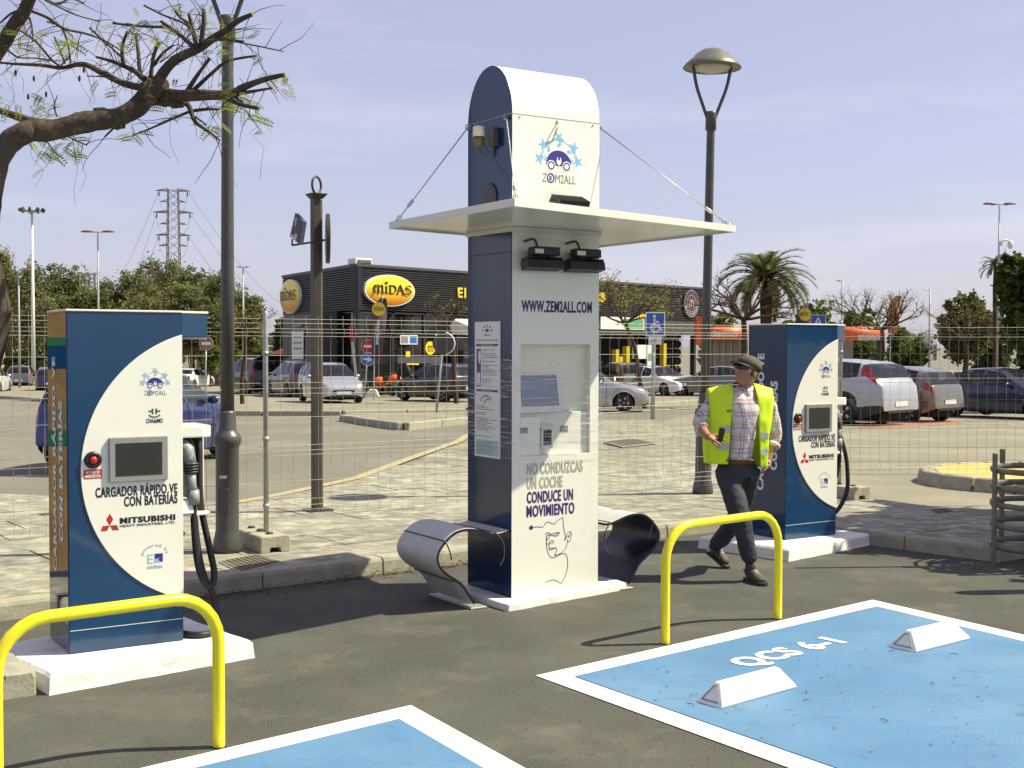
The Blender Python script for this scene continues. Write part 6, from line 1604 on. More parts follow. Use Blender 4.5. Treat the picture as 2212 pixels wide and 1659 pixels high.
# trees on the right
leafy_tree(1765, 642, 0, 120, 110, 'wide green tree behind the palm and the feather flag', M['leaf_mid'], 4500, .32, 201, nb=10, crown_from=.15)
leafy_tree(1850, 668, 0, 115, 110, 'green tree behind the car wash lettering', M['leaf_mid'], 4500, .3, 202, nb=10, crown_from=.1)
leafy_tree(1550, 668, 0, 125, 110, 'green tree behind the cleaning boxes', M['euc'], 4000, .32, 203, nb=10, crown_from=.1)
leafy_tree(1680, 690, 0, 118, 130, 'low green tree behind the palm trunk', M['leaf_mid'], 4000, .3, 208, nb=10, crown_from=.05)
leafy_tree(1740, 705, 0, 96, 90, 'low bushy tree right of the feather flag', M['leaf_dark'], 3000, .25, 209, nb=8, crown_from=.0)
leafy_tree(1860, 738, 0, 92, 130, 'dark hedge tree below the orange canopy', M['leaf_dark'], 4000, .22, 204, nb=10, crown_from=.0)
leafy_tree(1945, 700, 0, 115, 70, 'pale green tree behind the small palm', M['leaf_mid'], 2500, .28, 205, nb=8, crown_from=.05)
leafy_tree(1966, 752, 0, 66, 92, 'clipped dark ball hedge right of the car wash', M['leaf_dark'], 5200, .12, 206, nb=8, name='clipped_bush', crown_from=.0, cat='bush', limbs=1)
leafy_tree(2090, 640, 0, 62, 135, 'feathery olive pine behind the dark saloon', M['leaf_olive'], 9000, .16, 207, nb=16, name='pine_tree', crown_from=.28)
leafy_tree(2150, 690, 0, 66, 110, 'bushy green tree below the dark tree at right', M['leaf_dark'], 5000, .2, 212, nb=12, crown_from=.1)
leafy_tree(2230, 545, 0, 40, 155, 'big dark leafy tree cut by the right picture edge', M['leaf_dark'], 15000, .15, 210, nb=22, crown_from=.36, trunk_m='bark')
leafy_tree(2262, 640, 0, 44, 150, 'second dark leafy tree at the right picture edge', M['leaf_dark'], 7000, .16, 213, nb=14, crown_from=.2, trunk_m='bark')
# low greenery on the left
leafy_tree(455, 742, 0, 88, 66, 'round orange tree behind the faded no entry sign', M['leaf_mid'], 3500, .17, 220, nb=9, crown_from=.3)
leafy_tree(575, 745, 0, 92, 75, 'clipped green tree left of the shop', M['leaf_mid'], 3500, .18, 221, nb=9, crown_from=.1)
leafy_tree(505, 748, 0, 95, 60, 'green tree behind the van with the open tailgate', M['leaf_mid'], 3000, .18, 222, nb=9, crown_from=.2)
leafy_tree(30, 758, 0, 118, 70, 'bush on the sandy bank at far left', M['leaf_mid'], 2200, .22, 223, nb=8, name='bush', crown_from=.0, cat='bush', limbs=1)
leafy_tree(85, 762, 0, 117, 60, 'bush on the sandy bank beside the charger', M['leaf_mid'], 2200, .22, 224, nb=8, name='bush', crown_from=.0, cat='bush', limbs=1)
leafy_tree(118, 728, 0, 122, 50, 'taller bush on the bank touching the charger edge', M['leaf_dark'], 2200, .22, 225, nb=8, name='bush', crown_from=.0, cat='bush', limbs=1)
leafy_tree(603, 690, 0, 100, 40, 'small dark tree at the left wall of the shop', M['leaf_dark'], 2000, .2, 226, nb=8, crown_from=.1)

def palm(x, yc, Y, flen, label, seed, nf=34, ybase=None):
    k = Y / FPX; c = at(x, yc, Y); z0 = tz(c.x, Y); H = c.z - z0; r = random.Random(seed); L_ = flen * k
    t = thing('palm_tree', label, 'palm', (c.x, Y, z0))
    mb = MB(); mb.tube([(0, 0, -.1), (.03, 0, H * .4), (0, 0, H * .85), (0, 0, H)], [L_ * .12, L_ * .10, L_ * .12, L_ * .07], 9); mb.build('trunk', M['bark_far'], t)
    for i in range(nf):
        az = i * 2.4 + r.uniform(-.2, .2); el = R(78 - 95 * (i / nf) ** 1.15); pts = []; p = Vector((0, 0, H)); e = el; n_ = 9; Ls = L_ * r.uniform(.85, 1.12)
        for j in range(n_ + 1):
            pts.append(p.copy()); p = p + Vector((math.cos(az) * math.cos(e), math.sin(az) * math.cos(e), math.sin(e))) * (Ls / n_); e -= R(9 + 4 * (j / n_))
        mb = MB(); mb.tube(pts, [L_ * .014 * (1 - .85 * j / n_) for j in range(n_ + 1)], 4, cap=False)
        path = smooth_path(pts, 6)
        for j in range(3, len(path)):
            q = path[j]; tdir = (path[min(j + 1, len(path) - 1)] - path[j - 1]).normalized(); sd_ = tdir.cross(Vector((0, 0, 1)))
            if sd_.length < .01: continue
            sd_.normalize(); up = sd_.cross(tdir); ll = Ls * .26 * math.sin(math.pi * min(1, .12 + .88 * j / len(path))) ** .6
            for s_ in (-1, 1):
                d = (tdir * .75 + sd_ * s_ * .62 + up * r.uniform(.1, .4)).normalized(); w = tdir * Ls * .010
                mb.add([q - w * 1.7, q + w * 1.7, q + d * ll - Vector((0, 0, ll * .18))], [(0, 1, 2)])
        mb.build('frond', M['palm'], t, fix=False)
    return t
palm(1655, 606, 62, 112, 'date palm behind the bare tree, right of the lamp post', 5, 48)
palm(1983, 742, 78, 44, 'small palm among the far trees on the right', 6, 26)
palm(2150, 575, 50, 40, 'palm top showing beside the big dark tree at right', 9, 26)

# ---- pruned bare trees
def bare_tree(x, ybase, Y, fork, spread, ytop, label, seed, lean=0.0, leaves=160, m='bark_far', flat_=.45, thick=1.0, nmain=6, lm='leaf_spring', ls=.075):
    k = Y / FPX; b = at(x, ybase, Y); z0 = tz(b.x, Y); r = random.Random(seed)
    t = thing('bare_tree', label, 'tree', (b.x, Y, z0), 0, 'pruned bare trees along the road')
    fz_ = at(fork[0], fork[1], Y) - Vector((b.x, Y, z0)); W = spread * k; Ht = at(x, ytop, Y).z - z0
    rt = .075 * thick
    mb = MB(); mb.tube(smooth_path([(0, 0, -.1), (fz_.x * .25 - .04, .02, fz_.z * .35), (fz_.x * .6 + .05, 0, fz_.z * .7), fz_], 4), [rt * (1.35 - .045 * i) for i in range(13)], 8); tr_ = mb.build('trunk', M[m], t)
    tips = []; mbT = MB()
    def grow(p, d, ln, rad, lev, mbx):
        n_ = 4; pts = [p]; q = p.copy(); dd = d.copy()
        for j in range(n_):
            dd = (dd + Vector((r.gauss(0, .16), r.gauss(0, .16), r.gauss(.02, .12)))).normalized(); q = q + dd * ln / n_; pts.append(q.copy())
        mbx.tube(pts, [rad * (1 - .45 * j / n_) for j in range(n_ + 1)], 5 if lev < 2 else 3, cap=lev < 2)
        tips.append((q, lev))
        if lev < 3:
            for j in range(3 if lev == 0 else 4):
                pi_ = pts[r.randint(2, n_)]
                nd = (dd + Vector((r.gauss(0, .6), r.gauss(0, .6), r.gauss(.25, .4)))).normalized(); grow(pi_, nd, ln * r.uniform(.45, .75), rad * .52, lev + 1, mbT if lev >= 1 else mbx)
    for i in range(nmain):
        az = 2 * math.pi * (i + r.uniform(-.3, .3)) / nmain; d = Vector((math.cos(az), math.sin(az) * .8, flat_ + r.uniform(-.15, .25))).normalized(); mb = MB()
        grow(fz_.copy(), d, W * r.uniform(.48, .66), rt * .62, 0, mb); mb.build('branch', M[m], t, fix=False)
    mbT.build('twigs', M[m], t, fix=False)['kind'] = 'stuff'
    if leaves:
        vs_, fs = [], []
        for _ in range(leaves):
            q, lv = r.choice(tips); 
            for _ in range(4):
                p = q + Vector((r.gauss(0, .16), r.gauss(0, .16), r.gauss(0, .12))); a = Vector((r.gauss(0, 1), r.gauss(0, 1), r.gauss(0, .7))).normalized(); bb = a.orthogonal().normalized(); i = len(vs_); s = ls * r.uniform(.6, 1.3)
                vs_ += [p - bb * s * .4, p + a * s, p + bb * s * .4]; fs.append((i, i + 1, i + 2))
        me = bpy.data.meshes.new('foliage'); me.from_pydata([tuple(v) for v in vs_], [], fs); me.materials.append(M[lm]); o = bpy.data.objects.new('foliage', me); COL.objects.link(o); o.parent = t
    return t
bare_tree(524, 883, 44, (528, 712), 75, 655, 'thin bare tree between the lamp post and the shop', 31, leaves=40, thick=.85)
bare_tree(988, 878, 45, (968, 700), 75, 645, 'bare tree with pruned fingers in front of the shop', 33, leaves=22, flat_=.6)
bare_tree(1394, 864, 44, (1352, 700), 120, 600, 'slanting bare tree just right of the totem', 35, leaves=420, flat_=.55, thick=.9, nmain=7)
bare_tree(1606, 800, 45, (1606, 690), 125, 610, 'broad bare tree with pruned stubs right of the lamp post', 37, leaves=25, thick=1.5, nmain=8, flat_=.35)
bare_tree(1906, 800, 68, (1905, 712), 125, 650, 'wide flat topped bare tree behind the orange canopy', 39, leaves=260, thick=1.6, nmain=9, flat_=.3)
bare_tree(2090, 770, 56, (2085, 735), 100, 680, 'bare tree in front of the feathery pine', 41, leaves=60, thick=1.1, flat_=.7)

# ---- the leaning street tree in the foreground
D0 = 7.2
tP = Vector((at(-97, 1300, D0).x, D0, .11))
ft_ = thing('street_tree', 'pruned street tree leaning in from the left with few young leaves', 'tree', tP)
def z6(zx, zy, Y): return at(zx * .29322, zy * .29322, Y) - tP
rt_ = random.Random(77)
def limb(pts, r0, r1, d0, d1, nm='branch', parent=None, n=8, k=4, knob=0.0, m=None):
    P = [z6(p[0], p[1], d0 + (d1 - d0) * i / max(1, len(pts) - 1)) for i, p in enumerate(pts)]
    S = smooth_path(P, k); q = len(S)
    rad = [(r0 + (r1 - r0) * i / (q - 1)) * (1 + knob * noise.noise(S[i] * 9)) for i in range(q)]
    mb = MB(); mb.tube(S, rad, n); o = mb.build(nm, m or M['bark'], parent or ft_, fix=False); return o, S, rad
trunk_pts = [(-330, 4500), (-290, 3600), (-190, 3000), (-80, 2620), (-30, 2330), (-70, 2050), (-105, 1750), (-85, 1450), (-30, 1220), (70, 1050), (170, 985)]
main = [(240, 962), (400, 955), (600, 905), (760, 880), (900, 850), (1010, 790), (1080, 710), (1150, 650), (1190, 600)]
P = [z6(*p, D0) for p in trunk_pts] + [z6(p[0], p[1], D0 + .3 * (i + 1) / len(main)) for i, p in enumerate(main)]; P[0].z = -.05; P[0].x = 0; S = smooth_path(P, 5); n_t = len(trunk_pts) * 5
def trad(i, s): return (.090 - .030 * min(1, i / n_t) - .008 * max(0, (i - n_t) / (len(S) - n_t))) * (1 + .16 * noise.noise(s * 6) + .10 * noise.noise(s * 17))
mb = MB(); mb.tube(S, [trad(i, s) for i, s in enumerate(S)], 16); trk = mb.build('trunk', M['bark'], ft_, fix=False)
for c, r_ in ((z6(735, 860, 7.7), .060), (z6(1150, 690, 7.55), .078), (z6(1290, 735, 7.5), .064), (z6(880, 890, 7.65), .050)):
    mb = MB(); mb.ball(c, r_, 18, 14, sq=(1.15, .9, .85))
    mb.v = [v + Vector((noise.noise(v * 17), noise.noise(v * 17 + Vector((5, 0, 0))), noise.noise(v * 17 + Vector((0, 7, 0))))) * .034 + (v - c) * .35 * noise.noise(v * 40) for v in mb.v]
    mb.build('burl', M['bark'], ft_, fix=False)
BR = [([(1160, 620), (1200, 540), (1280, 450), (1380, 395), (1470, 355), (1560, 290), (1660, 225), (1760, 150), (1860, 105)], .036, .012, 7.55, 7.2),
      ([(1200, 690), (1330, 705), (1500, 700), (1700, 695), (1800, 640), (1950, 585), (2100, 550)], .040, .013, 7.5, 7.1),
      ([(1070, 655), (900, 610), (760, 540), (640, 480), (550, 478), (450, 500), (300, 480), (100, 470), (-60, 455)], .022, .007, 7.55, 7.9),
      ([(1070, 590), (1000, 530), (920, 490), (820, 450), (710, 420)], .019, .008, 7.55, 7.8), ([(1030, 545), (1020, 400), (1000, 250)], .013, .009, 7.6, 7.7),
      ([(1110, 580), (1130, 420), (1170, 310)], .015, .009, 7.55, 7.5), ([(1130, 480), (1200, 390), (1280, 330)], .012, .007, 7.55, 7.5), ([(1430, 350), (1330, 260), (1190, 160)], .017, .010, 7.35, 7.5),
      ([(1450, 350), (1420, 220), (1390, 100)], .015, .009, 7.35, 7.3), ([(1480, 330), (1500, 180), (1502, 70)], .016, .010, 7.35, 7.35), ([(1380, 670), (1450, 560), (1545, 430)], .016, .009, 7.45, 7.4),
      ([(1420, 670), (1560, 540), (1680, 450), (1890, 410)], .013, .006, 7.45, 7.2), ([(1360, 740), (1400, 800), (1440, 900), (1540, 970), (1620, 1035)], .018, .005, 7.5, 7.4),
      ([(1400, 820), (1280, 870), (1100, 950), (970, 1000)], .010, .004, 7.5, 7.7), ([(1430, 815), (1520, 805), (1610, 805)], .011, .008, 7.5, 7.4), ([(1660, 715), (1760, 765), (1910, 800)], .015, .011, 7.3, 7.2),
      ([(1760, 690), (1880, 670), (2000, 650)], .012, .007, 7.25, 7.1), ([(1700, 690), (1740, 720), (1790, 755)], .012, .008, 7.3, 7.25), ([(-60, 440), (30, 310), (100, 190), (180, 80), (225, -40)], .042, .034, 7.0, 6.9),
      ([(200, 70), (350, 130), (470, 210), (640, 250), (790, 310), (900, 380)], .010, .004, 6.95, 7.2), ([(185, 90), (220, 140), (240, 230), (240, 310)], .008, .004, 6.95, 6.9), ([(150, 75), (80, 100), (0, 170)], .008, .005, 6.95, 7.0),
      ([(-40, 800), (100, 850), (200, 880), (330, 915)], .020, .026, 8.1, 7.95), ([(330, 0), (430, 50), (560, 110), (740, 160)], .006, .003, 7.2, 7.3), ([(300, -30), (420, 30), (520, -10), (620, 25)], .008, .004, 7.2, 7.3),
      ([(350, 160), (450, 200), (500, 330), (520, 460)], .006, .006, 7.3, 7.8), ([(830, 170), (1000, 190), (1210, 200)], .007, .009, 7.5, 7.45), ([(1060, 40), (1200, 110), (1350, 170), (1420, 230)], .006, .007, 7.4, 7.35),
      ([(660, 205), (750, 290), (830, 360), (890, 420)], .007, .006, 7.7, 7.7), ([(940, 230), (900, 350), (910, 490)], .009, .014, 7.6, 7.65), ([(400, 270), (450, 390), (480, 470)], .006, .006, 7.8, 7.85), ([(30, 340), (130, 420), (280, 430), (400, 450)], .006, .006, 7.2, 7.8),
      ([(140, 220), (260, 300), (380, 440), (450, 490)], .006, .008, 7.2, 7.85), ([(1500, 310), (1640, 290), (1800, 305)], .010, .005, 7.3, 7.2), ([(1560, 270), (1700, 300), (1900, 340), (2090, 380)], .007, .003, 7.3, 7.1), ([(1180, 460), (1330, 340), (1400, 250), (1480, 200)], .004, .003, 7.5, 7.3),
      ([(640, 560), (780, 570), (980, 620)], .004, .003, 7.6, 7.5), ([(420, 860), (400, 780), (425, 700)], .006, .003, 7.8, 7.8), ([(340, 1030), (380, 1090), (440, 1160)], .005, .003, 7.8, 7.7), ([(500, 1005), (570, 1040), (640, 1070)], .006, .004, 7.8, 7.7), ([(840, 940), (770, 1010)], .007, .005, 7.7, 7.7), ([(1440, 860), (1520, 920)], .006, .004, 7.5, 7.45), ([(1290, 80), (1330, 130), (1400, 190), (1450, 330)], .008, .010, 7.35, 7.35)]
ends = []; tw = MB(); lv_ = [[], []]
for i, (pts, r0, r1, d0, d1) in enumerate(BR):
    o, S, rad = limb(pts, r0, r1, d0, d1, 'branch' if max(r0, r1) > .009 else 'twig', n=8 if r0 > .012 else 5, knob=.18)
    if r1 > .008 and i < 18:
        mbc = MB(); d = (S[-1] - S[-2]).normalized(); mbc.tube([S[-1], S[-1] + d * .004], rad[-1] * .98, 8); mbc.build('cut_end', M['bark_pale'], o, fix=False)
    for j in range(2, len(S)):
        if rt_.random() < .48:
            d = (S[j] - S[j - 1]).normalized(); e = (d * .3 + Vector((rt_.gauss(0, .6), rt_.gauss(0, .5), rt_.gauss(.05, .6)))).normalized(); ln = rt_.uniform(.08, .34); q = S[j]; P2_ = [q]
            for _ in range(4): e = (e + Vector((rt_.gauss(0, .2), rt_.gauss(0, .2), rt_.gauss(-.07, .15)))).normalized(); q = q + e * ln / 4; P2_.append(q)
            tw.tube(P2_, [.0030, .0026, .0022, .0018, .0012], 3, cap=False); ends.append(q)
        if rt_.random() < .05:          # hanging dry stalks
            q = S[j]; P2_ = [q + Vector((rt_.gauss(0, .03), 0, -.06 * a - .004 * a * a)) for a in range(int(rt_.uniform(3, 7)))]; 
            if len(P2_) > 2: tw.tube(P2_, .0012, 3, cap=False)
o = tw.build('twigs', M['bark'], ft_, fix=False); o['kind'] = 'stuff'
def pinnate(c, d, ln, out):
    vs_, fs = out; n_ = 7; sd_ = d.cross(Vector((rt_.gauss(0, 1), rt_.gauss(0, 1), rt_.gauss(0, 1)))).normalized()
    for j in range(n_):
        q = c + d * ln * (j + 1) / n_ + Vector((0, 0, -.02 * (j / n_) ** 2))
        for s_ in (-1, 1):
            e = (sd_ * s_ + d * .5).normalized(); l = ln * .30 * (1 - .3 * abs(j - 3) / 4); w = d * l * .24; i = len(vs_)
            vs_ += [q, q + e * l * .5 + w, q + e * l, q + e * l * .5 - w]; fs.append((i, i + 1, i + 2, i + 3))
out = ([], [])
spots = [((470, 330), 15, 130), ((400, 280), 8, 110), ((1450, 100), 10, 110), ((1700, 220), 16, 110), ((470, 1075), 30, 90), ((300, 1110), 10, 70), ((1960, 550), 9, 90), ((2040, 630), 6, 60), ((1760, 760), 22, 120), ((480, 820), 7, 60), ((340, 790), 8, 70), ((250, 810), 6, 50), ((1060, 230), 12, 100), ((820, 330), 8, 80), ((1880, 890), 8, 60), ((1250, 820), 8, 60), ((960, 1000), 7, 60), ((60, 720), 14, 90), ((60, 180), 10, 80), ((1500, 160), 10, 90), ((1690, 640), 7, 50), ((1600, 900), 6, 60), ((140, 330), 8, 100), ((1180, 300), 7, 70)]
for (x, y), n_, sp in spots:
    for _ in range(int(n_ * .8)):
        c = z6(x + rt_.gauss(0, sp * .5), y + rt_.gauss(0, sp * .38), 7.5 + rt_.gauss(0, .18)); d = Vector((rt_.gauss(0, 1), rt_.gauss(0, .7), rt_.gauss(-.3, .6))).normalized(); pinnate(c, d, rt_.uniform(.05, .105), out)
for q in ends:
    if rt_.random() < .30: pinnate(q, Vector((rt_.gauss(0, 1), rt_.gauss(0, .7), rt_.gauss(-.3, .6))).normalized(), rt_.uniform(.04, .085), out)
me = bpy.data.meshes.new('foliage'); me.from_pydata([tuple(v) for v in out[0]], [], out[1]); me.materials.append(M['leaf_young']); o = bpy.data.objects.new('foliage', me); COL.objects.link(o); o.parent = ft_
# dry pods
mb = MB()
for x, y in ((115, 535), (250, 578), (585, 578), (340, 695), (618, 515), (208, 712)): mb.ball(z6(x, y, 7.5), .012, 8, 6, sq=(.7, .5, 1.6))
mb.build('seed_pod', M['bark'], ft_)

# ---- young tree standing in the guard at the right edge, mostly out of the picture
t = thing('young_tree', 'young tree standing in the tree guard beyond the right edge', 'tree', (4.42, 10.25, 0))
mb = MB(); mb.tube([(0, 0, 0), (.02, 0, 1.2), (.0, .03, 2.6)], [.035, .03, .02], 8); mb.build('trunk', M['bark'], t)
t = thing('shade_tree', 'broad tree beyond the right edge shading the pavement', 'tree', (7.0, 12.1, 0))
mb = MB(); mb.tube([(0, 0, 0), (.05, 0, 1.5), (.0, .03, 3.2)], [.14, .12, .06], 8); mb.build('trunk', M['bark'], t)
r = random.Random(3); leaf_cloud('crown', M['leaf_dark'], t, [((-.3, -.8, 2.6), (1.1, 1.3, .9)), ((.2, .5, 3.0), (1.2, 1.2, .9)), ((-.2, -.2, 3.4), (1.0, 1.0, .7)), ((.4, -1.6, 2.6), (.9, .9, .8)), ((-.3, .9, 2.4), (1.0, 1.0, .8))], 9500, .17, 8, shell=.1)

# ---- litter: dry leaves swept against the kerb, bits on the bay
M['dry'] = mat('dry brown leaves', (.17, .105, .04), .9, col2=(.07, .042, .02), scale=30, world=True, spec=.1)
def litter(n, place, smin, smax, nm, m):
    vs_, fs = [], []; r = random.Random(11)
    for _ in range(n):
        p, lift = place(r); a = r.random() * 6.3; s = r.uniform(smin, smax); d = Vector((math.cos(a), math.sin(a), r.uniform(-.25, .35))); b = Vector((-math.sin(a), math.cos(a), r.uniform(-.4, .4))); i = len(vs_); q = Vector((p.x, p.y, p.z + lift + s * .25))
        vs_ += [q - d * s, q + b * s * .4 + Vector((0, 0, s * .1)), q + d * s, q - b * s * .4]; fs.append((i, i + 1, i + 2, i + 3))
    me = bpy.data.meshes.new(nm); me.from_pydata([tuple(v) for v in vs_], [], fs); me.materials.append(m); o = bpy.data.objects.new(nm, me); COL.objects.link(o); o['kind'] = 'stuff'; return o
kA, kB = Vector((-3.46, 7.94)), KC
kd = (kB - kA).normalized(); kn = Vector((kd.y, -kd.x))
def along(r):
    t_ = r.uniform(.5, 5.6); dens = .5 + .5 * noise.noise(Vector((t_ * 1.3, 3, 0)))
    q = kA + kd * t_ + kn * (abs(r.gauss(0, .10)) * (1.4 if 1.2 < t_ < 2.6 else .6) + .03); return Vector((q.x, q.y, .003 + (max(0, .03 - abs(r.gauss(0, .03))))), ), 0
litter(950, along, .009, .026, 'fallen_leaves', M['dry'])
def onbay(r):
    q = g0(r.uniform(1250, 2150), r.uniform(1390, 1640)); return Vector((q.x, q.y, .012)), 0
litter(70, onbay, .005, .013, 'blown_leaves', M['dry'])
def onyard(r):
    q = g0(r.uniform(560, 1500), r.uniform(1330, 1655)); return Vector((q.x, q.y, .004)), 0
litter(60, onyard, .004, .011, 'blown_leaves', M['dry'])
mb = MB(); r = random.Random(4)
for x, y in ((1742, 1503), (1735, 1520), (2070, 1420), (2230, 1640), (1920, 1412), (1500, 1530), (1900, 1560), (2010, 1480), (1600, 1620)):
    p = g0(x, y); a = r.random() * 6; q = Vector((p.x, p.y, .016)); d = Vector((math.cos(a), math.sin(a), 0)); mb.tube([q, q + d * .02 + Vector((.004, .004, .003)), q + d * .045], .0018, 4)
o = mb.build('dry_twigs', M['bark']); o['kind'] = 'stuff'
# ================================================================ parked cars
M['tyre'] = mat('tyre rubber', (.018, .018, .018), .8, var=.3, scale=12)
M['rim'] = mat('alloy rim', (.42, .42, .41), .3, metal=.8, var=.15, scale=9)
M['car_glass'] = mat('tinted car glass', (.018, .022, .024), .04, var=.4, scale=1.2, spec=.7, alpha=.62)
M['car_under'] = mat('car underbody', (.010, .010, .010), .9, var=.3)
M['car_trim'] = mat('car black trim', (.022, .022, .022), .5, var=.2)
M['tail'] = mat('tail lamp red', (.38, .012, .010), .15, var=.3, scale=14, coat=.5)
M['head'] = mat('head lamp clear', (.55, .57, .58), .08, var=.35, scale=14, metal=.4, coat=.6)
M['plate'] = mat('number plate', (.68, .68, .64), .4, var=.06)
def paint(name, c, metal=.35):
    return layer(mat(name, c, .26, metal=metal, var=.08, scale=1.5, coat=.8), tuple(min(1, x * .8 + .05) for x in c), 3, .55, .8, .35)
PNT = {'blue': paint('blue car paint', (.014, .027, .13)), 'silver': paint('silver car paint', (.46, .46, .47), .6), 'black': paint('black car paint', (.012, .013, .016)),
       'white': paint('white car paint', (.72, .72, .72), .0), 'olive': paint('olive beige car paint', (.22, .20, .15), .4), 'grey': paint('grey car paint', (.15, .155, .165), .5),
       'pearl': paint('pearl white car paint', (.40, .41, .45), .3), 'bronze': paint('bronze grey car paint', (.19, .175, .145), .5), 'navy': paint('dark navy car paint', (.012, .017, .055), .3), 'charcoal': paint('charcoal car paint', (.04, .043, .05), .4), 'maroon': paint('dark maroon car paint', (.055, .02, .022), .3)}
KINDS = {
 'hatch': dict(L=4.0, W=1.69, wr=.30, wb=(.78, 3.28), top=[(0, .50), (.04, .64), (.16, .74), (.6, .86), (1.0, .94), (1.12, .98), (1.85, 1.39), (2.3, 1.47), (3.0, 1.46), (3.5, 1.38), (3.66, 1.32), (3.9, .98), (3.97, .72), (4.0, .5)],
      belt=[(0, .46), (.04, .58), (.16, .67), (1.0, .86), (1.5, .91), (3.3, .99), (3.66, 1.0), (3.9, .90), (3.97, .66), (4, .46)], ws=(1.12, 1.85), sides=[(1.42, 2.22), (2.30, 3.02), (3.10, 3.46)], rw=(3.62, 3.88), tail=(3.70, 3.95, 3, 5)),
 'sedan': dict(L=4.45, W=1.75, wr=.31, wb=(.85, 3.50), top=[(0, .48), (.04, .62), (.2, .72), (.7, .83), (1.2, .92), (1.3, .95), (2.1, 1.36), (2.6, 1.43), (3.1, 1.40), (3.35, 1.33), (3.95, 1.03), (4.05, 1.01), (4.36, .98), (4.42, .78), (4.45, .5)],
      belt=[(0, .44), (.04, .56), (.2, .66), (1.2, .85), (1.6, .90), (3.6, .97), (4.05, .96), (4.36, .93), (4.42, .72), (4.45, .46)], ws=(1.3, 2.1), sides=[(1.62, 2.48), (2.56, 3.38)], rw=(3.30, 3.92), tail=(4.2, 4.40, 2, 4)),
 'suv': dict(L=4.57, W=1.82, wr=.345, wb=(.88, 3.50), top=[(0, .6), (.04, .78), (.18, .92), (.7, 1.03), (1.15, 1.1), (1.25, 1.13), (2.0, 1.56), (2.5, 1.65), (3.2, 1.64), (3.9, 1.58), (4.14, 1.50), (4.40, 1.14), (4.52, 1.0), (4.555, .80), (4.57, .52)],
      belt=[(0, .56), (.04, .70), (.18, .84), (1.15, 1.0), (1.6, 1.05), (3.2, 1.12), (3.9, 1.22), (4.14, 1.24), (4.40, 1.04), (4.52, .94), (4.555, .76), (4.57, .5)], ws=(1.25, 2.0), sides=[(1.56, 2.5), (2.58, 3.35), (3.43, 3.92)], rw=(4.02, 4.36), tail=(3.98, 4.40, 4, 6)),
 'mpv': dict(L=4.3, W=1.77, wr=.31, wb=(.80, 3.50), top=[(0, .5), (.04, .68), (.16, .8), (.6, .93), (.9, 1.02), (1.85, 1.50), (2.4, 1.61), (3.5, 1.6), (3.92, 1.54), (4.06, 1.46), (4.22, 1.02), (4.28, .8), (4.3, .5)],
      belt=[(0, .46), (.04, .6), (.16, .72), (.9, .92), (1.4, .96), (3.5, 1.04), (4.06, 1.06), (4.22, .95), (4.28, .74), (4.3, .46)], ws=(.9, 1.85), sides=[(1.25, 2.2), (2.28, 3.1), (3.18, 3.8)], rw=(3.96, 4.2), tail=(3.98, 4.25, 3, 5))}
def interp(P, x):
    for (a, b), (c, d) in zip(P[:-1], P[1:]):
        if x <= c: return b + (d - b) * max(0, (x - a)) / max(c - a, 1e-6)
    return P[-1][1]
CARLIB = {}
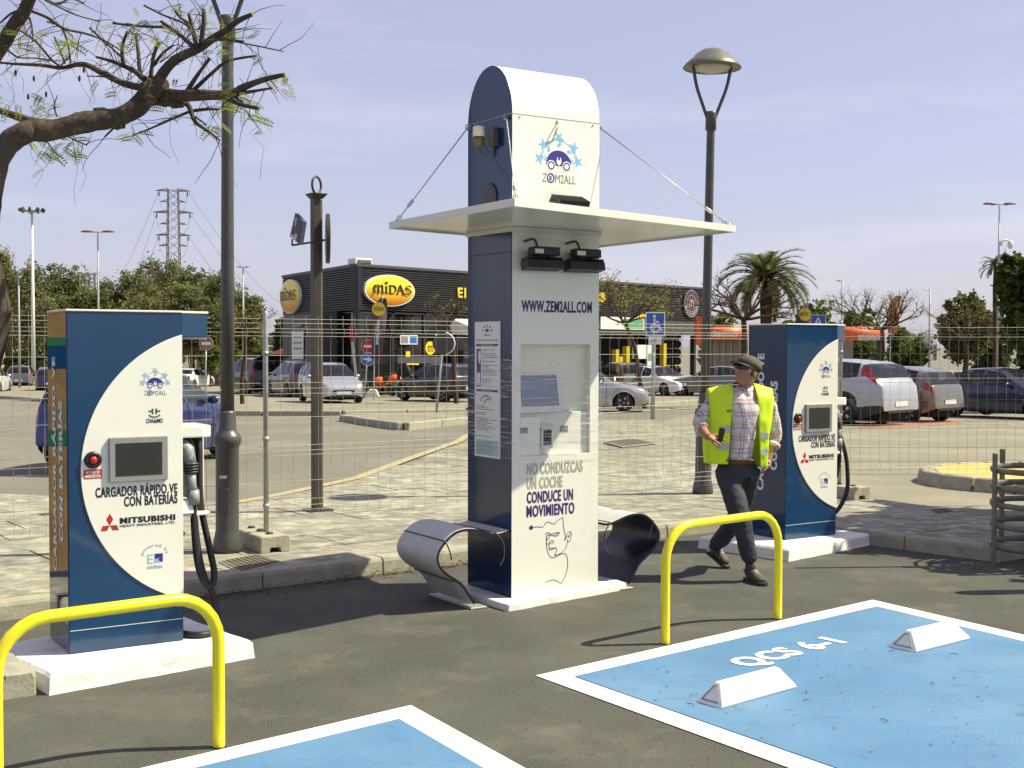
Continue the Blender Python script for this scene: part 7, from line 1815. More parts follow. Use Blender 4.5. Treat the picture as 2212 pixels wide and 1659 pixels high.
def car_meshes(kind):
    K = KINDS[kind]; L_, W, wr = K['L'], K['W'], K['wr']; ra = wr + .055
    xs = {0, L_}; n = 30
    for i in range(n + 1): xs.add(round(L_ * i / n, 3))
    for p in K['top'] + K['belt']: xs.add(p[0])
    for a, b in K['sides'] + [K['ws'], K['rw'], K['tail'][:2], (.1, .52), (.0, .0)]: xs |= {a, b}
    for w in K['wb']:
        xs = {x for x in xs if abs(x - w) > ra + .03 or x in (K['tail'][0], K['tail'][1])} 
        for a in range(0, 181, 15): xs.add(round(w - ra * math.cos(R(a)), 4))
        xs |= {w - ra - .004, w + ra + .004}
    xs = sorted(xs); xs = [x for i, x in enumerate(xs) if i == 0 or x - xs[i - 1] > .002]
    G = []
    for x in xs:
        zb = .20 + .10 * max(0, 1 - x / .35) + .20 * max(0, 1 - (L_ - x) / .5)
        for w in K['wb']:
            if abs(x - w) <= ra + 1e-4: zb = max(zb, wr + math.sqrt(max(0, ra * ra - (x - w) ** 2)))
        f = min(x, L_ - x); hw = W / 2 * (1 - (.28 * max(0, 1 - x / .55) ** 2.2 if x < L_ / 2 else .17 * max(0, 1 - (L_ - x) / .45) ** 2))
        tp, bl = interp(K['top'], x), interp(K['belt'], x); bl = max(bl, zb + .04); tp = max(tp, bl + .02)
        gl = tp - bl; k = min(1, max(0, (gl - .06) / .4))
        hr = hw * (.93 - .20 * k)
        sec = [(hw * .95, zb), (hw * .985, zb + (bl - zb) * .28), (hw, zb + (bl - zb) * .62), (hw * .985, zb + (bl - zb) * .86), (hw * .955, bl)]
        sec.append(((hw * .955 + hr) / 2 + .018 * k, bl + gl * .5)); sec.append((hr, bl + gl * (.90 if k > .2 else .7)))
        sec += [(hr * .82, tp - gl * .03), (hr * .45, tp - .004), (0, tp)]
        G.append([(L_ / 2 - x, y, z) for y, z in sec])
    J = 10; parts = {}
    k_ = kind
    def cls(i, j, s):
        a, b = (xs[i] + xs[i + 1]) / 2, j
        if 4 <= j <= 5:
            for k, (p, q) in enumerate(K['sides']):
                if p < a < q: return 'side_window', (k, s)
        if j >= 6:
            if K['ws'][0] < a < K['ws'][1]: return 'windscreen', 0
            if K['rw'][0] < a < K['rw'][1]: return 'rear_window', 0
        p, q, j0, j1 = K['tail']
        if p < a < q and j0 <= j < j1: return 'tail_light', s
        if k_ == 'suv' and j == 0: return 'lower_trim', s
        if .10 < a < .52 and 3 <= j < 5: return 'headlight', s
        return 'body', 0
    for s in (1, -1):
        for i in range(len(xs) - 1):
            for j in range(J - 1):
                c, k = cls(i, j, s); key = (c, k)
                q = [G[i][j], G[i + 1][j], G[i + 1][j + 1], G[i][j + 1]]; q = [(x, y * s, z) for x, y, z in q]
                if s < 0: q = q[::-1]
                m = parts.setdefault(key, {}); m.setdefault('q', []).append(q)
    for e in (0, -1):
        ring = [(x, y, z) for x, y, z in G[e]] + [(x, -y, z) for x, y, z in G[e][::-1]][1:]
        parts[('body', 0)]['q'].append(ring)
    out = []
    for (c, k), d in parts.items():
        idx = {}; vs_, fs = [], []
        for q in d['q']:
            f = []
            for p in q:
                kk = tuple(round(v, 4) for v in p)
                if kk not in idx: idx[kk] = len(vs_); vs_.append(p)
                if idx[kk] not in f: f.append(idx[kk])
            if len(f) > 2: fs.append(f)
        me = bpy.data.meshes.new(c); me.from_pydata(vs_, [], fs)
        bm = bmesh.new(); bm.from_mesh(me); bmesh.ops.recalc_face_normals(bm, faces=bm.faces)
        if c != 'body':
            for f in bm.faces:
                if f.normal.dot(f.calc_center_median() - Vector((0, 0, .6))) < 0: f.normal_flip()
        for f in bm.faces: f.smooth = True
        for e_ in bm.edges:
            if len(e_.link_faces) == 2 and e_.calc_face_angle(0) > .9: e_.smooth = False
        bm.to_mesh(me); bm.free()
        out.append((c, me))
    def sec_at(x):
        i = min(range(len(xs)), key=lambda q: abs(xs[q] - x)); return G[i]
    mb = MB()
    for x in [K['sides'][0][0] - .05, (K['sides'][0][1] + K['sides'][1][0]) / 2, K['sides'][1][1] + .04]:
        sc = sec_at(x)
        for s in (1, -1): mb.tube([(p[0], (p[1] + .002) * s, p[2]) for p in sc[0:5]], .006, 4, cap=False)
    seam = mb.mesh('door_seam', M['car_trim'])
    mb = MB(); mb.box(-L_ / 2 + .25, L_ / 2 - .25, -W * .30, W * .30, .16, .62); mb.box(-L_ / 2 + .30, L_ / 2 - .12, -W * .38, W * .38, .21, .42); mb.box(L_ / 2 - K['wb'][1] + ra + .05, L_ / 2 - K['wb'][0] - ra - .05, -W * .46, W * .46, .17, .34)
    under = mb.mesh('underbody', M['car_under'])
    mb = MB(); xf, xr = L_ / 2 - K['sides'][0][1] + .12, L_ / 2 - K['sides'][1][1] - .12; zs_ = interp(K['belt'], K['sides'][0][1])
    for x in (xf, xr):
        for y in (-.36, .36): mb.hexa([(x - .05, y - .24, .5), (x + .07, y - .24, .5), (x + .07, y + .24, .5), (x - .05, y + .24, .5), (x - .20, y - .22, zs_ + .10), (x - .08, y - .22, zs_ + .10), (x - .08, y + .22, zs_ + .10), (x - .20, y + .22, zs_ + .10)]); mb.box(x - .22, x - .12, y - .12, y + .12, zs_ + .14, zs_ + .34)
    mb.box(L_ / 2 - K['ws'][0] - .45, L_ / 2 - K['ws'][0] - .1, -W * .42, W * .42, .5, zs_ - .02)
    seats = mb.mesh('seats', M['car_trim']); mb = MB(); RX = Matrix.Rotation(R(90), 4, 'X')
    mb.lathe([(wr * .62, -.10), (wr * .93, -.105), (wr, -.07), (wr, .07), (wr * .93, .105), (wr * .62, .10)], n=22, M=RX); ty = mb.mesh('wheel', M['tyre'])
    mb = MB()
    for s in (-1, 1):
        mb.lathe([(wr * .64, s * .098), (wr * .60, s * .085), (wr * .5, s * .05)], n=20, M=RX)
        for k in range(5):
            a = 2 * math.pi * k / 5; c, sn = math.cos(a), math.sin(a)
            mb.obox((c * .02, s * .093, sn * .02), (c * wr * .62, s * .095, sn * wr * .62), wr * .20, .012, up=(0, 1, 0))
        mb.lathe([(wr * .16, s * .10), (wr * .02, s * .103)], n=10, M=RX)
    rm = mb.mesh('rim', M['rim'])
    mb = MB(); mb.ball((0, 0, 0), .09, 10, 8, sq=(.55, 1.1, .75)); mr = mb.mesh('door_mirror', M['car_trim'])
    return dict(K=K, parts=out, seats=seats, seam=seam, under=under, tyre=ty, rim=rm, mirror=mr, sec=sec_at)
def car(kind, colour, P, h, label, scale=1.0, open_gate=False, plate=True, group='parked cars'):
    if kind not in CARLIB: CARLIB[kind] = car_meshes(kind)
    C = CARLIB[kind]; K = C['K']; L_, W = K['L'], K['W']
    t = thing('parked_car', label, 'car', (P[0], P[1], tz(P[0], P[1]) + (P[2] if len(P) > 2 else 0)), math.atan2(h[1], h[0]), group); t.scale = (scale,) * 3
    def put(nm, me, m=None, par=t, loc=None):
        o = bpy.data.objects.new(nm, me); COL.objects.link(o); o.parent = par
        if loc is not None: o.location = loc
        if m is not None:
            if not me.materials: me.materials.append(m)
            o.material_slots[0].link = 'OBJECT'; o.material_slots[0].material = m
        return o
    mm = {'lower_trim': M['car_trim'], 'body': PNT[colour], 'side_window': M['car_glass'], 'windscreen': M['car_glass'], 'rear_window': M['car_glass'], 'tail_light': M['tail'], 'headlight': M['head']}
    for nm, me in C['parts']: put(nm, me, mm[nm])
    put('door_seam', C['seam']); put('seats', C['seats']); put('underbody', C['under'])
    for w in K['wb']:
        for s in (1, -1):
            o = put('wheel', C['tyre'], None, t, (L_ / 2 - w, s * (W / 2 - .12), K['wr'])); put('rim', C['rim'], None, o)
    sx = K['sides'][0][0]; sc = C['sec'](sx + .08)
    for s in (1, -1): put('door_mirror', C['mirror'], PNT[colour] if colour not in ('black',) else None, t, (sc[4][0], s * (sc[4][1] + .10), sc[4][2] + .06))
    def bx(nm, x0, x1, y, z0, z1, m, bev=.01):
        mb = MB(); mb.box(x0, x1, -y, y, z0, z1); return mb.build(nm, m, t, bevel=bev)
    f, r_ = L_ / 2, -L_ / 2
    bx('grille', f - .06, f + .008, .40, .40, .52, M['car_trim']); bx('lower_intake', f - .06, f + .004, .5, .25, .34, M['car_trim'])
    bx('rear_bumper_trim', r_ - .004, r_ + .06, .55, .34, .42, M['car_trim'])
    if plate:
        bx('number_plate', f - .02, f + .016, .26, .36, .46, M['plate'], .002); bx('number_plate', r_ - .014, r_ + .05, .26, .50, .61, M['plate'], .002)
    return t
def cxy(x, y): p = gp(x, y); return Vector((p.x, p.y))
# the near blue one, driving past beyond the fence
car('hatch', 'blue', (-5.55, 19.0), (.16, .987), 'blue hatchback seen from behind, half hidden by the nearest charger', .97)
car('hatch', 'silver', (-6.75, 46.6, .12), (.38, -.925), 'silver hatchback facing us just right of the fence post')
car('hatch', 'black', (at(946, 860, 48).x, 48.4, .12), (-.66, .75), 'black hatchback with red tail lamp in front of the shop')
car('hatch', 'silver', (at(1268, 880, 41).x, 41.0), (1, -.12), 'silver car nosing out from behind the totem')
car('mpv', 'olive', (at(1338, 860, 62).x, 62.5, .12), (-.35, .94), 'olive beige family car parked behind the railing')
car('sedan', 'white', (at(1425, 855, 60).x, 60.5, .12), (.55, -.83), 'white saloon facing us between olive car and lamp post')
car('sedan', 'grey', (at(1545, 850, 58).x, 59.0, .12), (-.97, .25), 'grey saloon side on behind the lamp post and railing')
car('suv', 'pearl', (8.0, 32.3), (-.65, .76), 'pearl white off-road car with tall red tail lamps')
car('hatch', 'bronze', (10.05, 34.0), (-.65, .76), 'bronze grey hatchback right of the white off-road car')
car('sedan', 'navy', (14.1, 35.6), (.55, -.83), 'dark navy saloon side on at the right edge')
car('hatch', 'charcoal', (at(2262, 830, 44).x, 45.0), (.9, .4), 'charcoal car behind the navy saloon at the right edge')
car('mpv', 'grey', (at(48, 820, 92).x, 92), (-.25, .97), 'grey estate seen from behind at far left')
car('hatch', 'navy', (at(110, 830, 72).x, 72), (-.35, .94), 'dark blue car seen over the blue hatchback roof')
car('hatch', 'white', (at(-22, 850, 68).x, 68), (-.2, .98), 'white car cut by the left picture edge')
car('sedan', 'white', (at(414, 822, 88).x, 88), (.2, .98), 'white saloon seen from behind beside the faded no entry sign')
car('hatch', 'maroon', (at(458, 818, 92).x, 92), (.5, .87), 'dark maroon car behind the grey lamp post')
v_ = car('mpv', 'black', (at(540, 835, 62).x, 62.5, .12), (-.55, .83), 'black van with its tailgate raised, beside the fence post', 1.12)
mb = MB(); mb.hexa([(-1.9, -.72, 1.50), (-1.9, .72, 1.50), (-2.85, .68, 1.72), (-2.85, -.68, 1.72), (-1.9, -.72, 1.56), (-1.9, .72, 1.56), (-2.85, .68, 1.78), (-2.85, -.68, 1.78)]); mb.build('open_tailgate', PNT['black'], v_, bevel=.02)
car('mpv', 'charcoal', (at(632, 830, 55).x, 56, .12), (-.45, .89), 'charcoal family car behind the silver hatchback')
car('hatch', 'maroon', (at(498, 815, 98).x, 98), (.9, .3), 'dark car far behind the black van')
# orange machine and tyre stand in front of the shop
P = gp(832, 856, .12); t = thing('quad_bike', 'orange quad bike parked in front of the shop window', 'quad bike', (P.x, P.y + .6, P.z), R(-20))
mb = MB(); mb.ball((-.35, 0, .62), .34, 12, 8, sq=(1, .8, .75)); mb.ball((.42, 0, .72), .36, 12, 8, sq=(1.0, .75, .75)); mb.build('body', M['orange'], t)
mb = MB(); mb.ball((.05, 0, .74), .3, 10, 8, sq=(1, .6, .5)); mb.build('seat', M['black'], t)
for x in (-.5, .5):
    for y in (-.4, .4): mb = MB(); mb.lathe([(.12, -.11), (.26, -.12), (.28, 0), (.26, .12), (.12, .11)], (x, y, .28), n=12, M=Matrix.Rotation(R(90), 4, 'X')); mb.build('wheel', M['tyre'], t)
mb = MB(); mb.tube([(.3, -.35, 1.05), (.38, 0, 1.0), (.3, .35, 1.05)], .025, 6); mb.tube([(.38, 0, 1.0), (.45, 0, .8)], .03, 6); mb.build('handlebar', M['black'], t)
s0 = gp(868, 852, .12); s1 = gp(936, 848, .12)
for i in range(6):
    p = at(876 + i * 10.5, 803, 55.0 + i * .25); t = thing('display_tyre', '%s tyre from the left in the display rack by the shop' % ('first', 'second', 'third', 'fourth', 'fifth', 'sixth')[i], 'tyre', (p.x, p.y, p.z - .31), R(40), 'tyres standing in the shop display')
    mb = MB(); mb.lathe([(.18, -.1), (.30, -.11), (.31, 0), (.30, .11), (.18, .1)], (0, 0, .31), n=14, M=Matrix.Rotation(R(90), 4, 'Y')); mb.build('tyre', M['tyre'], t)
    mb = MB(); mb.lathe([(.17, -.06), (.05, -.02)], (0, 0, .31), n=12, M=Matrix.Rotation(R(90), 4, 'Y')); mb.build('rim', M['rim'], t)
p0 = at(874, 822, 55); t = thing('tyre_rack', 'dark steel rack with curved roof holding the display tyres', 'rack', (p0.x - .3, p0.y, tz(0, 55)))
zt4 = at(874, 771, 55).z - tz(0, 55); zb4 = at(874, 810, 55).z - tz(0, 55); Lr = at(944, 800, 55).x - p0.x + .5
mb = MB()
for x in (0, Lr): mb.tube([(x, 0, 0), (x, 0, zt4 - .2), (x + .0, .2, zt4), (x, .8, zt4 - .1), (x, .8, 0)], .04, 6)
mb.build('frame', M['frame_dark'], t)
mb = MB(); mb.add([(0, -.1, zt4 - .28), (Lr, -.1, zt4 - .28), (Lr, .1, zt4), (0, .1, zt4), (Lr, .8, zt4), (0, .8, zt4)], [(0, 1, 2, 3), (3, 2, 4, 5)]); mb.build('roof', M['fascia'], t)
mb = MB(); mb.box(0, Lr, -.1, .6, zb4 - .30, zb4 - .24); mb.build('shelf', M['galv'], t)
# feather flags
def feather(x0, ytop, ybot, Y, wpx, label, m, grp='feather flags', txt=None, yb=None):
    k = Y / FPX; b = at(x0, 850, Y); z0 = tz(b.x, Y); t = thing('feather_flag', label, 'flag', (b.x, Y, z0), 0, grp)
    zt = at(x0, ytop, Y).z - z0; zb = at(x0, ybot, Y).z - z0; w = wpx * k
    mb = MB(); mb.tube(smooth_path([(-w * .35, 0, 0), (-w * .3, 0, zb), (-w * .2, 0, (zt + zb) / 2), (w * .25, 0, zt)], 5), .025, 6); mb.build('pole', M['galv'], t)
    L0 = [(-w * .5, zb), (-w * .48, zb + (zt - zb) * .5), (-w * .40, zb + (zt - zb) * .8), (w * .2, zt)]; R0 = [(w * .2, zb), (w * .42, zb + (zt - zb) * .5), (w * .5, zb + (zt - zb) * .8), (w * .48, zt - (zt - zb) * .04)]
    a, c = smooth_path([Vector(p) for p in L0], 5), smooth_path([Vector(p) for p in R0], 5); n = len(a); vs_ = []
    for i in range(n):
        for j in range(5):
            f = j / 4; p = a[i].lerp(c[i], f); vs_.append((p.x, .12 * math.sin(f * 4 + i * .4), p.y))
    fs = [(i * 5 + j, i * 5 + j + 1, (i + 1) * 5 + j + 1, (i + 1) * 5 + j) for i in range(n - 1) for j in range(4)]
    mb = MB(); mb.add(vs_, fs, 0, True); bn = mb.build('banner', m, t)
    return t, bn, w, zt, zb, k
t, bn, w, zt, zb, k = feather(819, 641, 775, 50, 34, 'plum feather flag with yellow oval in front of the shop corner', M['plum'])
c = at(819, 668, 50) - t.location; F = frame((c.x, -.16, c.z), (1, 0, 0), (0, 0, 1), (0, -1, 0))
mb = MB(); disc(mb, F, 0, 0, .27, .27, .0, 24, 0); blackletter(mb, F, 'miDAS', -.2, .22, -.06, .08, .005, mi=1); mb.build('oval_print', [M['sign_yellow'], M['p_black']], bn)
F = frame((at(815, 745, 50) - t.location).to_tuple(), (.06, 0, 1), (-1, 0, .06), (0, -1, 0)); F = frame(F[0] + Vector((0, -.17, 0)), F[1], F[2], F[3])
mb = MB(); letter(mb, F, 'www.midas', 0, 1.0, -.07, .10, .0, .02); mb.build('lettering', M['sign_white'], bn)
t, bn, w, zt, zb, k = feather(1736, 652, 760, 62, 36, 'plum feather flag with yellow oval above the farther charger', M['plum'])
c = at(1737, 679, 62) - t.location; F = frame((c.x, -.16, c.z), (1, 0, 0), (0, 0, 1), (0, -1, 0)); mb = MB(); disc(mb, F, 0, 0, .30, .32, .0, 24, 0); blackletter(mb, F, 'miDAS', -.22, .24, -.07, .09, .005, mi=1); mb.build('oval_print', [M['sign_yellow'], M['p_black']], bn)
feather(1930, 636, 720, 74, 26, 'orange feather flag rising out of the flat topped bare tree', mat('faded orange flag', (.55, .20, .07), .7, var=.3, scale=2))
a, b = at(775, 850, 52), at(757, 706, 52); g = thing('raised_barrier', 'raised grey barrier arm leaning in front of the shop corner', 'barrier', (a.x, 52, tz(0, 52)))
mb = MB(); mb.obox((0, 0, .1), Vector((b.x - a.x, .0, b.z - tz(0, 52))), .10, .08); ar = mb.build('arm', M['galv'], g)
mb = MB(); v = Vector((b.x - a.x, .0, b.z - tz(0, 52))); mb.obox(v * .8 + Vector((0, -.003, 0)), v * 1.01 + Vector((0, -.003, 0)), .12, .09); mb.build('red_tip', M['sign_red'], ar)
mb = MB(); mb.box(-.2, .2, -.2, .2, 0, .9); mb.build('motor_box', M['frame_dark'], g, bevel=.03)
p = at(612, 752, 70); t = thing('parasol', 'orange parasol beside the left wall of the shop', 'parasol', (p.x, 70, tz(0, 70))); h = p.z - tz(0, 70)
mb = MB(); mb.tube([(0, 0, 0), (0, 0, h)], .03, 6); mb.build('pole', M['galv'], t)
mb = MB(); mb.lathe([(.95, h - .42), (.5, h - .2), (.02, h)], n=8, smooth=False); mb.build('cover', M['orange'], t)
# ================================================================ the man in the yellow vest
M['skin'] = layer(mat('tanned skin', (.36, .175, .10), .5, var=.12, scale=12, bump=.08, bscale=120), (.42, .19, .12), 9, .55, .75, .5)
M['trousers'] = layer(mat('dark slate trousers', (.035, .038, .046), .85, var=.25, scale=14, bump=.5, bscale=60), (.075, .08, .09), 5, .58, .8, .5)
M['vest'] = mat('fluorescent yellow vest', (.66, .90, .010), .6, var=.06, scale=6, bump=.15, bscale=25)
M['reflect'] = mat('silver reflective tape', (.50, .50, .46), .35, metal=.2, var=.1, scale=40)
M['shoe'] = layer(mat('grey brown shoe leather', (.075, .062, .045), .7, var=.3, scale=18, bump=.4, bscale=60), (.16, .14, .10), 10, .6, .75, .6)
M['sole'] = mat('dark shoe sole', (.03, .027, .022), .8, var=.2)
M['cap'] = layer(mat('faded camouflage cap', (.115, .10, .07), .9, var=.3, scale=22, bump=.3, bscale=140), (.06, .055, .04), 18, .52, .62, .8)
M['belt'] = mat('brown leather belt', (.13, .045, .02), .45, var=.2, scale=20)
M['hair'] = mat('short dark hair', (.035, .026, .02), .8, var=.3, scale=40)
def plaid():
    m = bpy.data.materials.new('plaid shirt cotton'); m.use_nodes = True; t = m.node_tree; b = t.nodes['Principled BSDF']; lk = t.links.new
    g = t.nodes.new('ShaderNodeTexCoord'); sp = t.nodes.new('ShaderNodeSeparateXYZ'); lk(g.outputs['Object'], sp.inputs[0])
    nz_ = t.nodes.new('ShaderNodeTexNoise'); nz_.inputs['Scale'].default_value = 7; lk(g.outputs['Object'], nz_.inputs[0])
    outs = []
    for ax, per, ph in ((0, .082, .1), (2, .092, .35)):
        a = t.nodes.new('ShaderNodeMath'); a.operation = 'MULTIPLY_ADD'; a.inputs[1].default_value = 1 / per; a.inputs[2].default_value = ph; lk(sp.outputs[ax], a.inputs[0])
        if ax == 0:
            y = t.nodes.new('ShaderNodeMath'); y.operation = 'MULTIPLY_ADD'; y.inputs[1].default_value = .8 / per; lk(sp.outputs[1], y.inputs[0]); lk(a.outputs[0], y.inputs[2]); a = y
        w = t.nodes.new('ShaderNodeMath'); w.operation = 'MULTIPLY_ADD'; w.inputs[1].default_value = .55; lk(nz_.outputs['Fac'], w.inputs[0]); lk(a.outputs[0], w.inputs[2])
        f = t.nodes.new('ShaderNodeMath'); f.operation = 'FRACT'; lk(w.outputs[0], f.inputs[0])
        r = t.nodes.new('ShaderNodeValToRGB'); r.color_ramp.interpolation = 'CONSTANT'; e = r.color_ramp.elements
        cols = [(0, (.66, .62, .60)), (.20, (.50, .13, .17)), (.36, (.64, .58, .60)), (.46, (.27, .25, .40)), (.62, (.66, .62, .58)), (.72, (.60, .52, .22)), (.80, (.66, .62, .60))] if ax == 0 else [(0, (.64, .62, .60)), (.18, (.26, .27, .42)), (.36, (.64, .60, .58)), (.50, (.52, .14, .18)), (.63, (.64, .6, .6)), (.74, (.62, .55, .25)), (.82, (.64, .62, .6))]
        e[0].position, e[0].color = cols[0][0], (*cols[0][1], 1); e[1].position, e[1].color = cols[1][0], (*cols[1][1], 1)
        for p, c in cols[2:]: q = e.new(p); q.color = (*c, 1)
        lk(f.outputs[0], r.inputs[0]); outs.append(r.outputs[0])
    mx = t.nodes.new('ShaderNodeMix'); mx.data_type = 'RGBA'; mx.inputs[0].default_value = .5; lk(outs[0], mx.inputs[6]); lk(outs[1], mx.inputs[7]); lk(mx.outputs[2], b.inputs['Base Color']); b.inputs['Roughness'].default_value = .8
    n2 = t.nodes.new('ShaderNodeTexNoise'); n2.inputs['Scale'].default_value = 22; n2.inputs['Detail'].default_value = 3; bp = t.nodes.new('ShaderNodeBump'); bp.inputs['Strength'].default_value = .6; bp.inputs['Distance'].default_value = .015
    lk(g.outputs['Object'], n2.inputs[0]); lk(n2.outputs[0], bp.inputs['Height']); lk(bp.outputs[0], b.inputs['Normal'])
    return m
M['plaid'] = plaid()
mO = Vector((gp(1610, 1250).x, 9.65, 0.0))
man = thing('person', 'man in fluorescent yellow vest, plaid shirt and cap walking and looking up', 'person', mO)
def q5(zx, zy, Y): return at((1650 + zx * .54250) / 1.17179, (800 + zy * .54250) / 1.17179, Y) - mO
def skin(chains, sub=2, name='s'):
    """chains of (point, radius or (rx, ry)); points that repeat are shared; first point is the root"""
    vs_, es, rad, idx = [], [], [], {}
    for ch in chains:
        prev = None
        for p, r in ch:
            k = tuple(round(c, 4) for c in p)
            if k not in idx: idx[k] = len(vs_); vs_.append(tuple(p)); rad.append(r if hasattr(r, '__len__') else (r, r))
            i = idx[k]
            if prev is not None and prev != i: es.append((prev, i))
            prev = i
    me = bpy.data.meshes.new(name); me.from_pydata(vs_, es, []); o = bpy.data.objects.new(name, me); COL.objects.link(o)
    o.modifiers.new('s', 'SKIN'); sv = me.skin_vertices[0].data
    for i, r in enumerate(rad): sv[i].radius = r; sv[i].use_root = (i == 0)
    if sub: md = o.modifiers.new('u', 'SUBSURF'); md.levels = md.render_levels = sub
    dg = bpy.context.evaluated_depsgraph_get(); out = bpy.data.meshes.new_from_object(o.evaluated_get(dg))
    bpy.data.objects.remove(o); bpy.data.meshes.remove(me)
    return out
def wrinkle(me, amp, fr, fn=None):
    nr = [v.normal.copy() for v in me.vertices]
    for v, n in zip(me.vertices, nr):
        c = v.co; w = noise.noise(Vector((c.x * fr, c.y * fr, c.z * fr * .8))) + .5 * noise.noise(c * fr * 2.3)
        if fn: w *= fn(c)
        v.co = c + n * w * amp
    me.update()
def put(me, nm, m, par=man, sm=True):
    me.name = nm; me.materials.clear(); me.materials.append(m); o = bpy.data.objects.new(nm, me); COL.objects.link(o); o.parent = par
    me.polygons.foreach_set('use_smooth', [sm] * len(me.polygons)); return o
pel, wai, mid, che, upc, nkb = q5(397, 705, 9.66), q5(403, 640, 9.66), q5(412, 560, 9.65), q5(420, 470, 9.64), q5(424, 395, 9.66), q5(430, 350, 9.665)
nkt = q5(438, 305, 9.64)
shR, elR, wrR = q5(296, 382, 9.65), q5(212, 500, 9.62), q5(256, 556, 9.42)
shL, elL, wrL = q5(545, 394, 9.70), q5(580, 555, 9.80), q5(542, 665, 9.72)
clR, clL = q5(360, 372, 9.66), q5(488, 378, 9.68)
hpR, knR, anR = q5(350, 735, 9.64), q5(412, 930, 9.46), q5(460, 1150, 9.47)
hpL, knL, anL = q5(448, 735, 9.70), q5(398, 945, 9.86), q5(292, 1080, 10.10)
T = lambda a, b, f: a.lerp(b, f)
JO = MB()                                          # torso and limbs as closed tapering tubes, fused below into one skin
JO.tube([q5(398, 715, 9.67), pel, wai, mid, che, upc, q5(428, 362, 9.665)], [.07, .105, .110, .112, .115, .100, .055], 16)
JO.tube([shR, clR, clL, shL], [.050, .068, .068, .050], 12)
for a, b, c, d in ((shR, elR, wrR, 0), (shL, elL, wrL, 0)):
    JO.tube([a, T(a, b, .5), b], [.050, .044, .038], 12); JO.ball(a, .050); JO.ball(b, .039); JO.tube([b, T(b, c, .35), c, c + (c - b).normalized() * .03], [.038, .040, .030, .027], 12)
for a, b, c in ((hpR, knR, anR), (hpL, knL, anL)):
    a = a + Vector((0, .02, 0)); JO.tube([pel, a, T(a, b, .5), b], [.06, .060, .060, .046], 12); JO.ball(b, .047); JO.tube([b, T(b, c, .35), c], [.046, .048, .036], 12)
# head, built round its own centre and turned to look up to the left
def head_mesh():
    nu, nv = 44, 34; vs_, fs = [], []
    for i in range(nv + 1):
        th = math.pi * i / nv
        for j in range(nu):
            a = 2 * math.pi * j / nu; d = Vector((math.sin(th) * math.sin(a), -math.sin(th) * math.cos(a), math.cos(th)))
            p = Vector((d.x * .076, d.y * .098, d.z * .118)); f = max(0, -d.y)
            if d.z < -.1: k = min(1, (-d.z - .1) / .9); p.x *= 1 - .36 * k; p.y = p.y * (1 - .10 * k) - .012 * k
            if d.y > 0 and d.z < -.2: p.y *= 1 - .25 * min(1, (-d.z - .2))
            g = lambda x, z, sx, sz: math.exp(-((p.x - x) / sx) ** 2 - ((p.z - z) / sz) ** 2) * (1 if d.y < 0 else 0)
            y = 0
            y -= .038 * g(0, -.022, .018, .014) + .022 * g(0, .002, .012, .022) + .006 * g(.014, -.026, .008, .009) + .006 * g(-.014, -.026, .008, .009)
            y -= .006 * g(0, .034, .05, .010); y += .010 * g(.030, .016, .016, .012) + .010 * g(-.030, .016, .016, .012)
            y -= .010 * g(0, -.053, .022, .006) + .009 * g(0, -.067, .02, .006); y += .006 * g(0, -.060, .024, .003); y -= .016 * g(0, -.094, .022, .016); y += .006 * g(0, -.078, .02, .006)
            y -= .004 * g(.042, -.02, .02, .02) + .004 * g(-.042, -.02, .02, .02)
            p.y += y; vs_.append(p)
    for i in range(nv):
        for j in range(nu): fs.append((i * nu + j, (i + 1) * nu + j, (i + 1) * nu + (j + 1) % nu, i * nu + (j + 1) % nu))
    return vs_, fs
fwd = Vector((-.80, -.52, .38)).normalized(); hx = Vector((0, 0, 1)).cross(-fwd).normalized(); hz_ = (-fwd).cross(hx) * -1; hz_ = hx.cross(-fwd)
hx = Vector((-fwd)).cross(Vector((0, 0, 1))).normalized(); hz_ = hx.cross(-fwd).normalized()
hc = q5(444, 262, 9.62)
HM = Matrix(((hx.x, -fwd.x, hz_.x, hc.x), (hx.y, -fwd.y, hz_.y, hc.y), (hx.z, -fwd.z, hz_.z, hc.z), (0, 0, 0, 1)))
hv, hf = head_mesh(); JO.add([HM @ p for p in hv], hf, 0, True)
for s in (-1, 1):
    JO.ball(HM @ Vector((s * .078, .012, -.008)), 1, 10, 8, sq=(.010, .018, .030), M=HM.to_3x3().to_4x4())
JO.tube([nkb - Vector((0, 0, .03)), nkb, nkt, HM @ Vector((0, .025, -.04))], [.058, .055, .050, .048], 14)
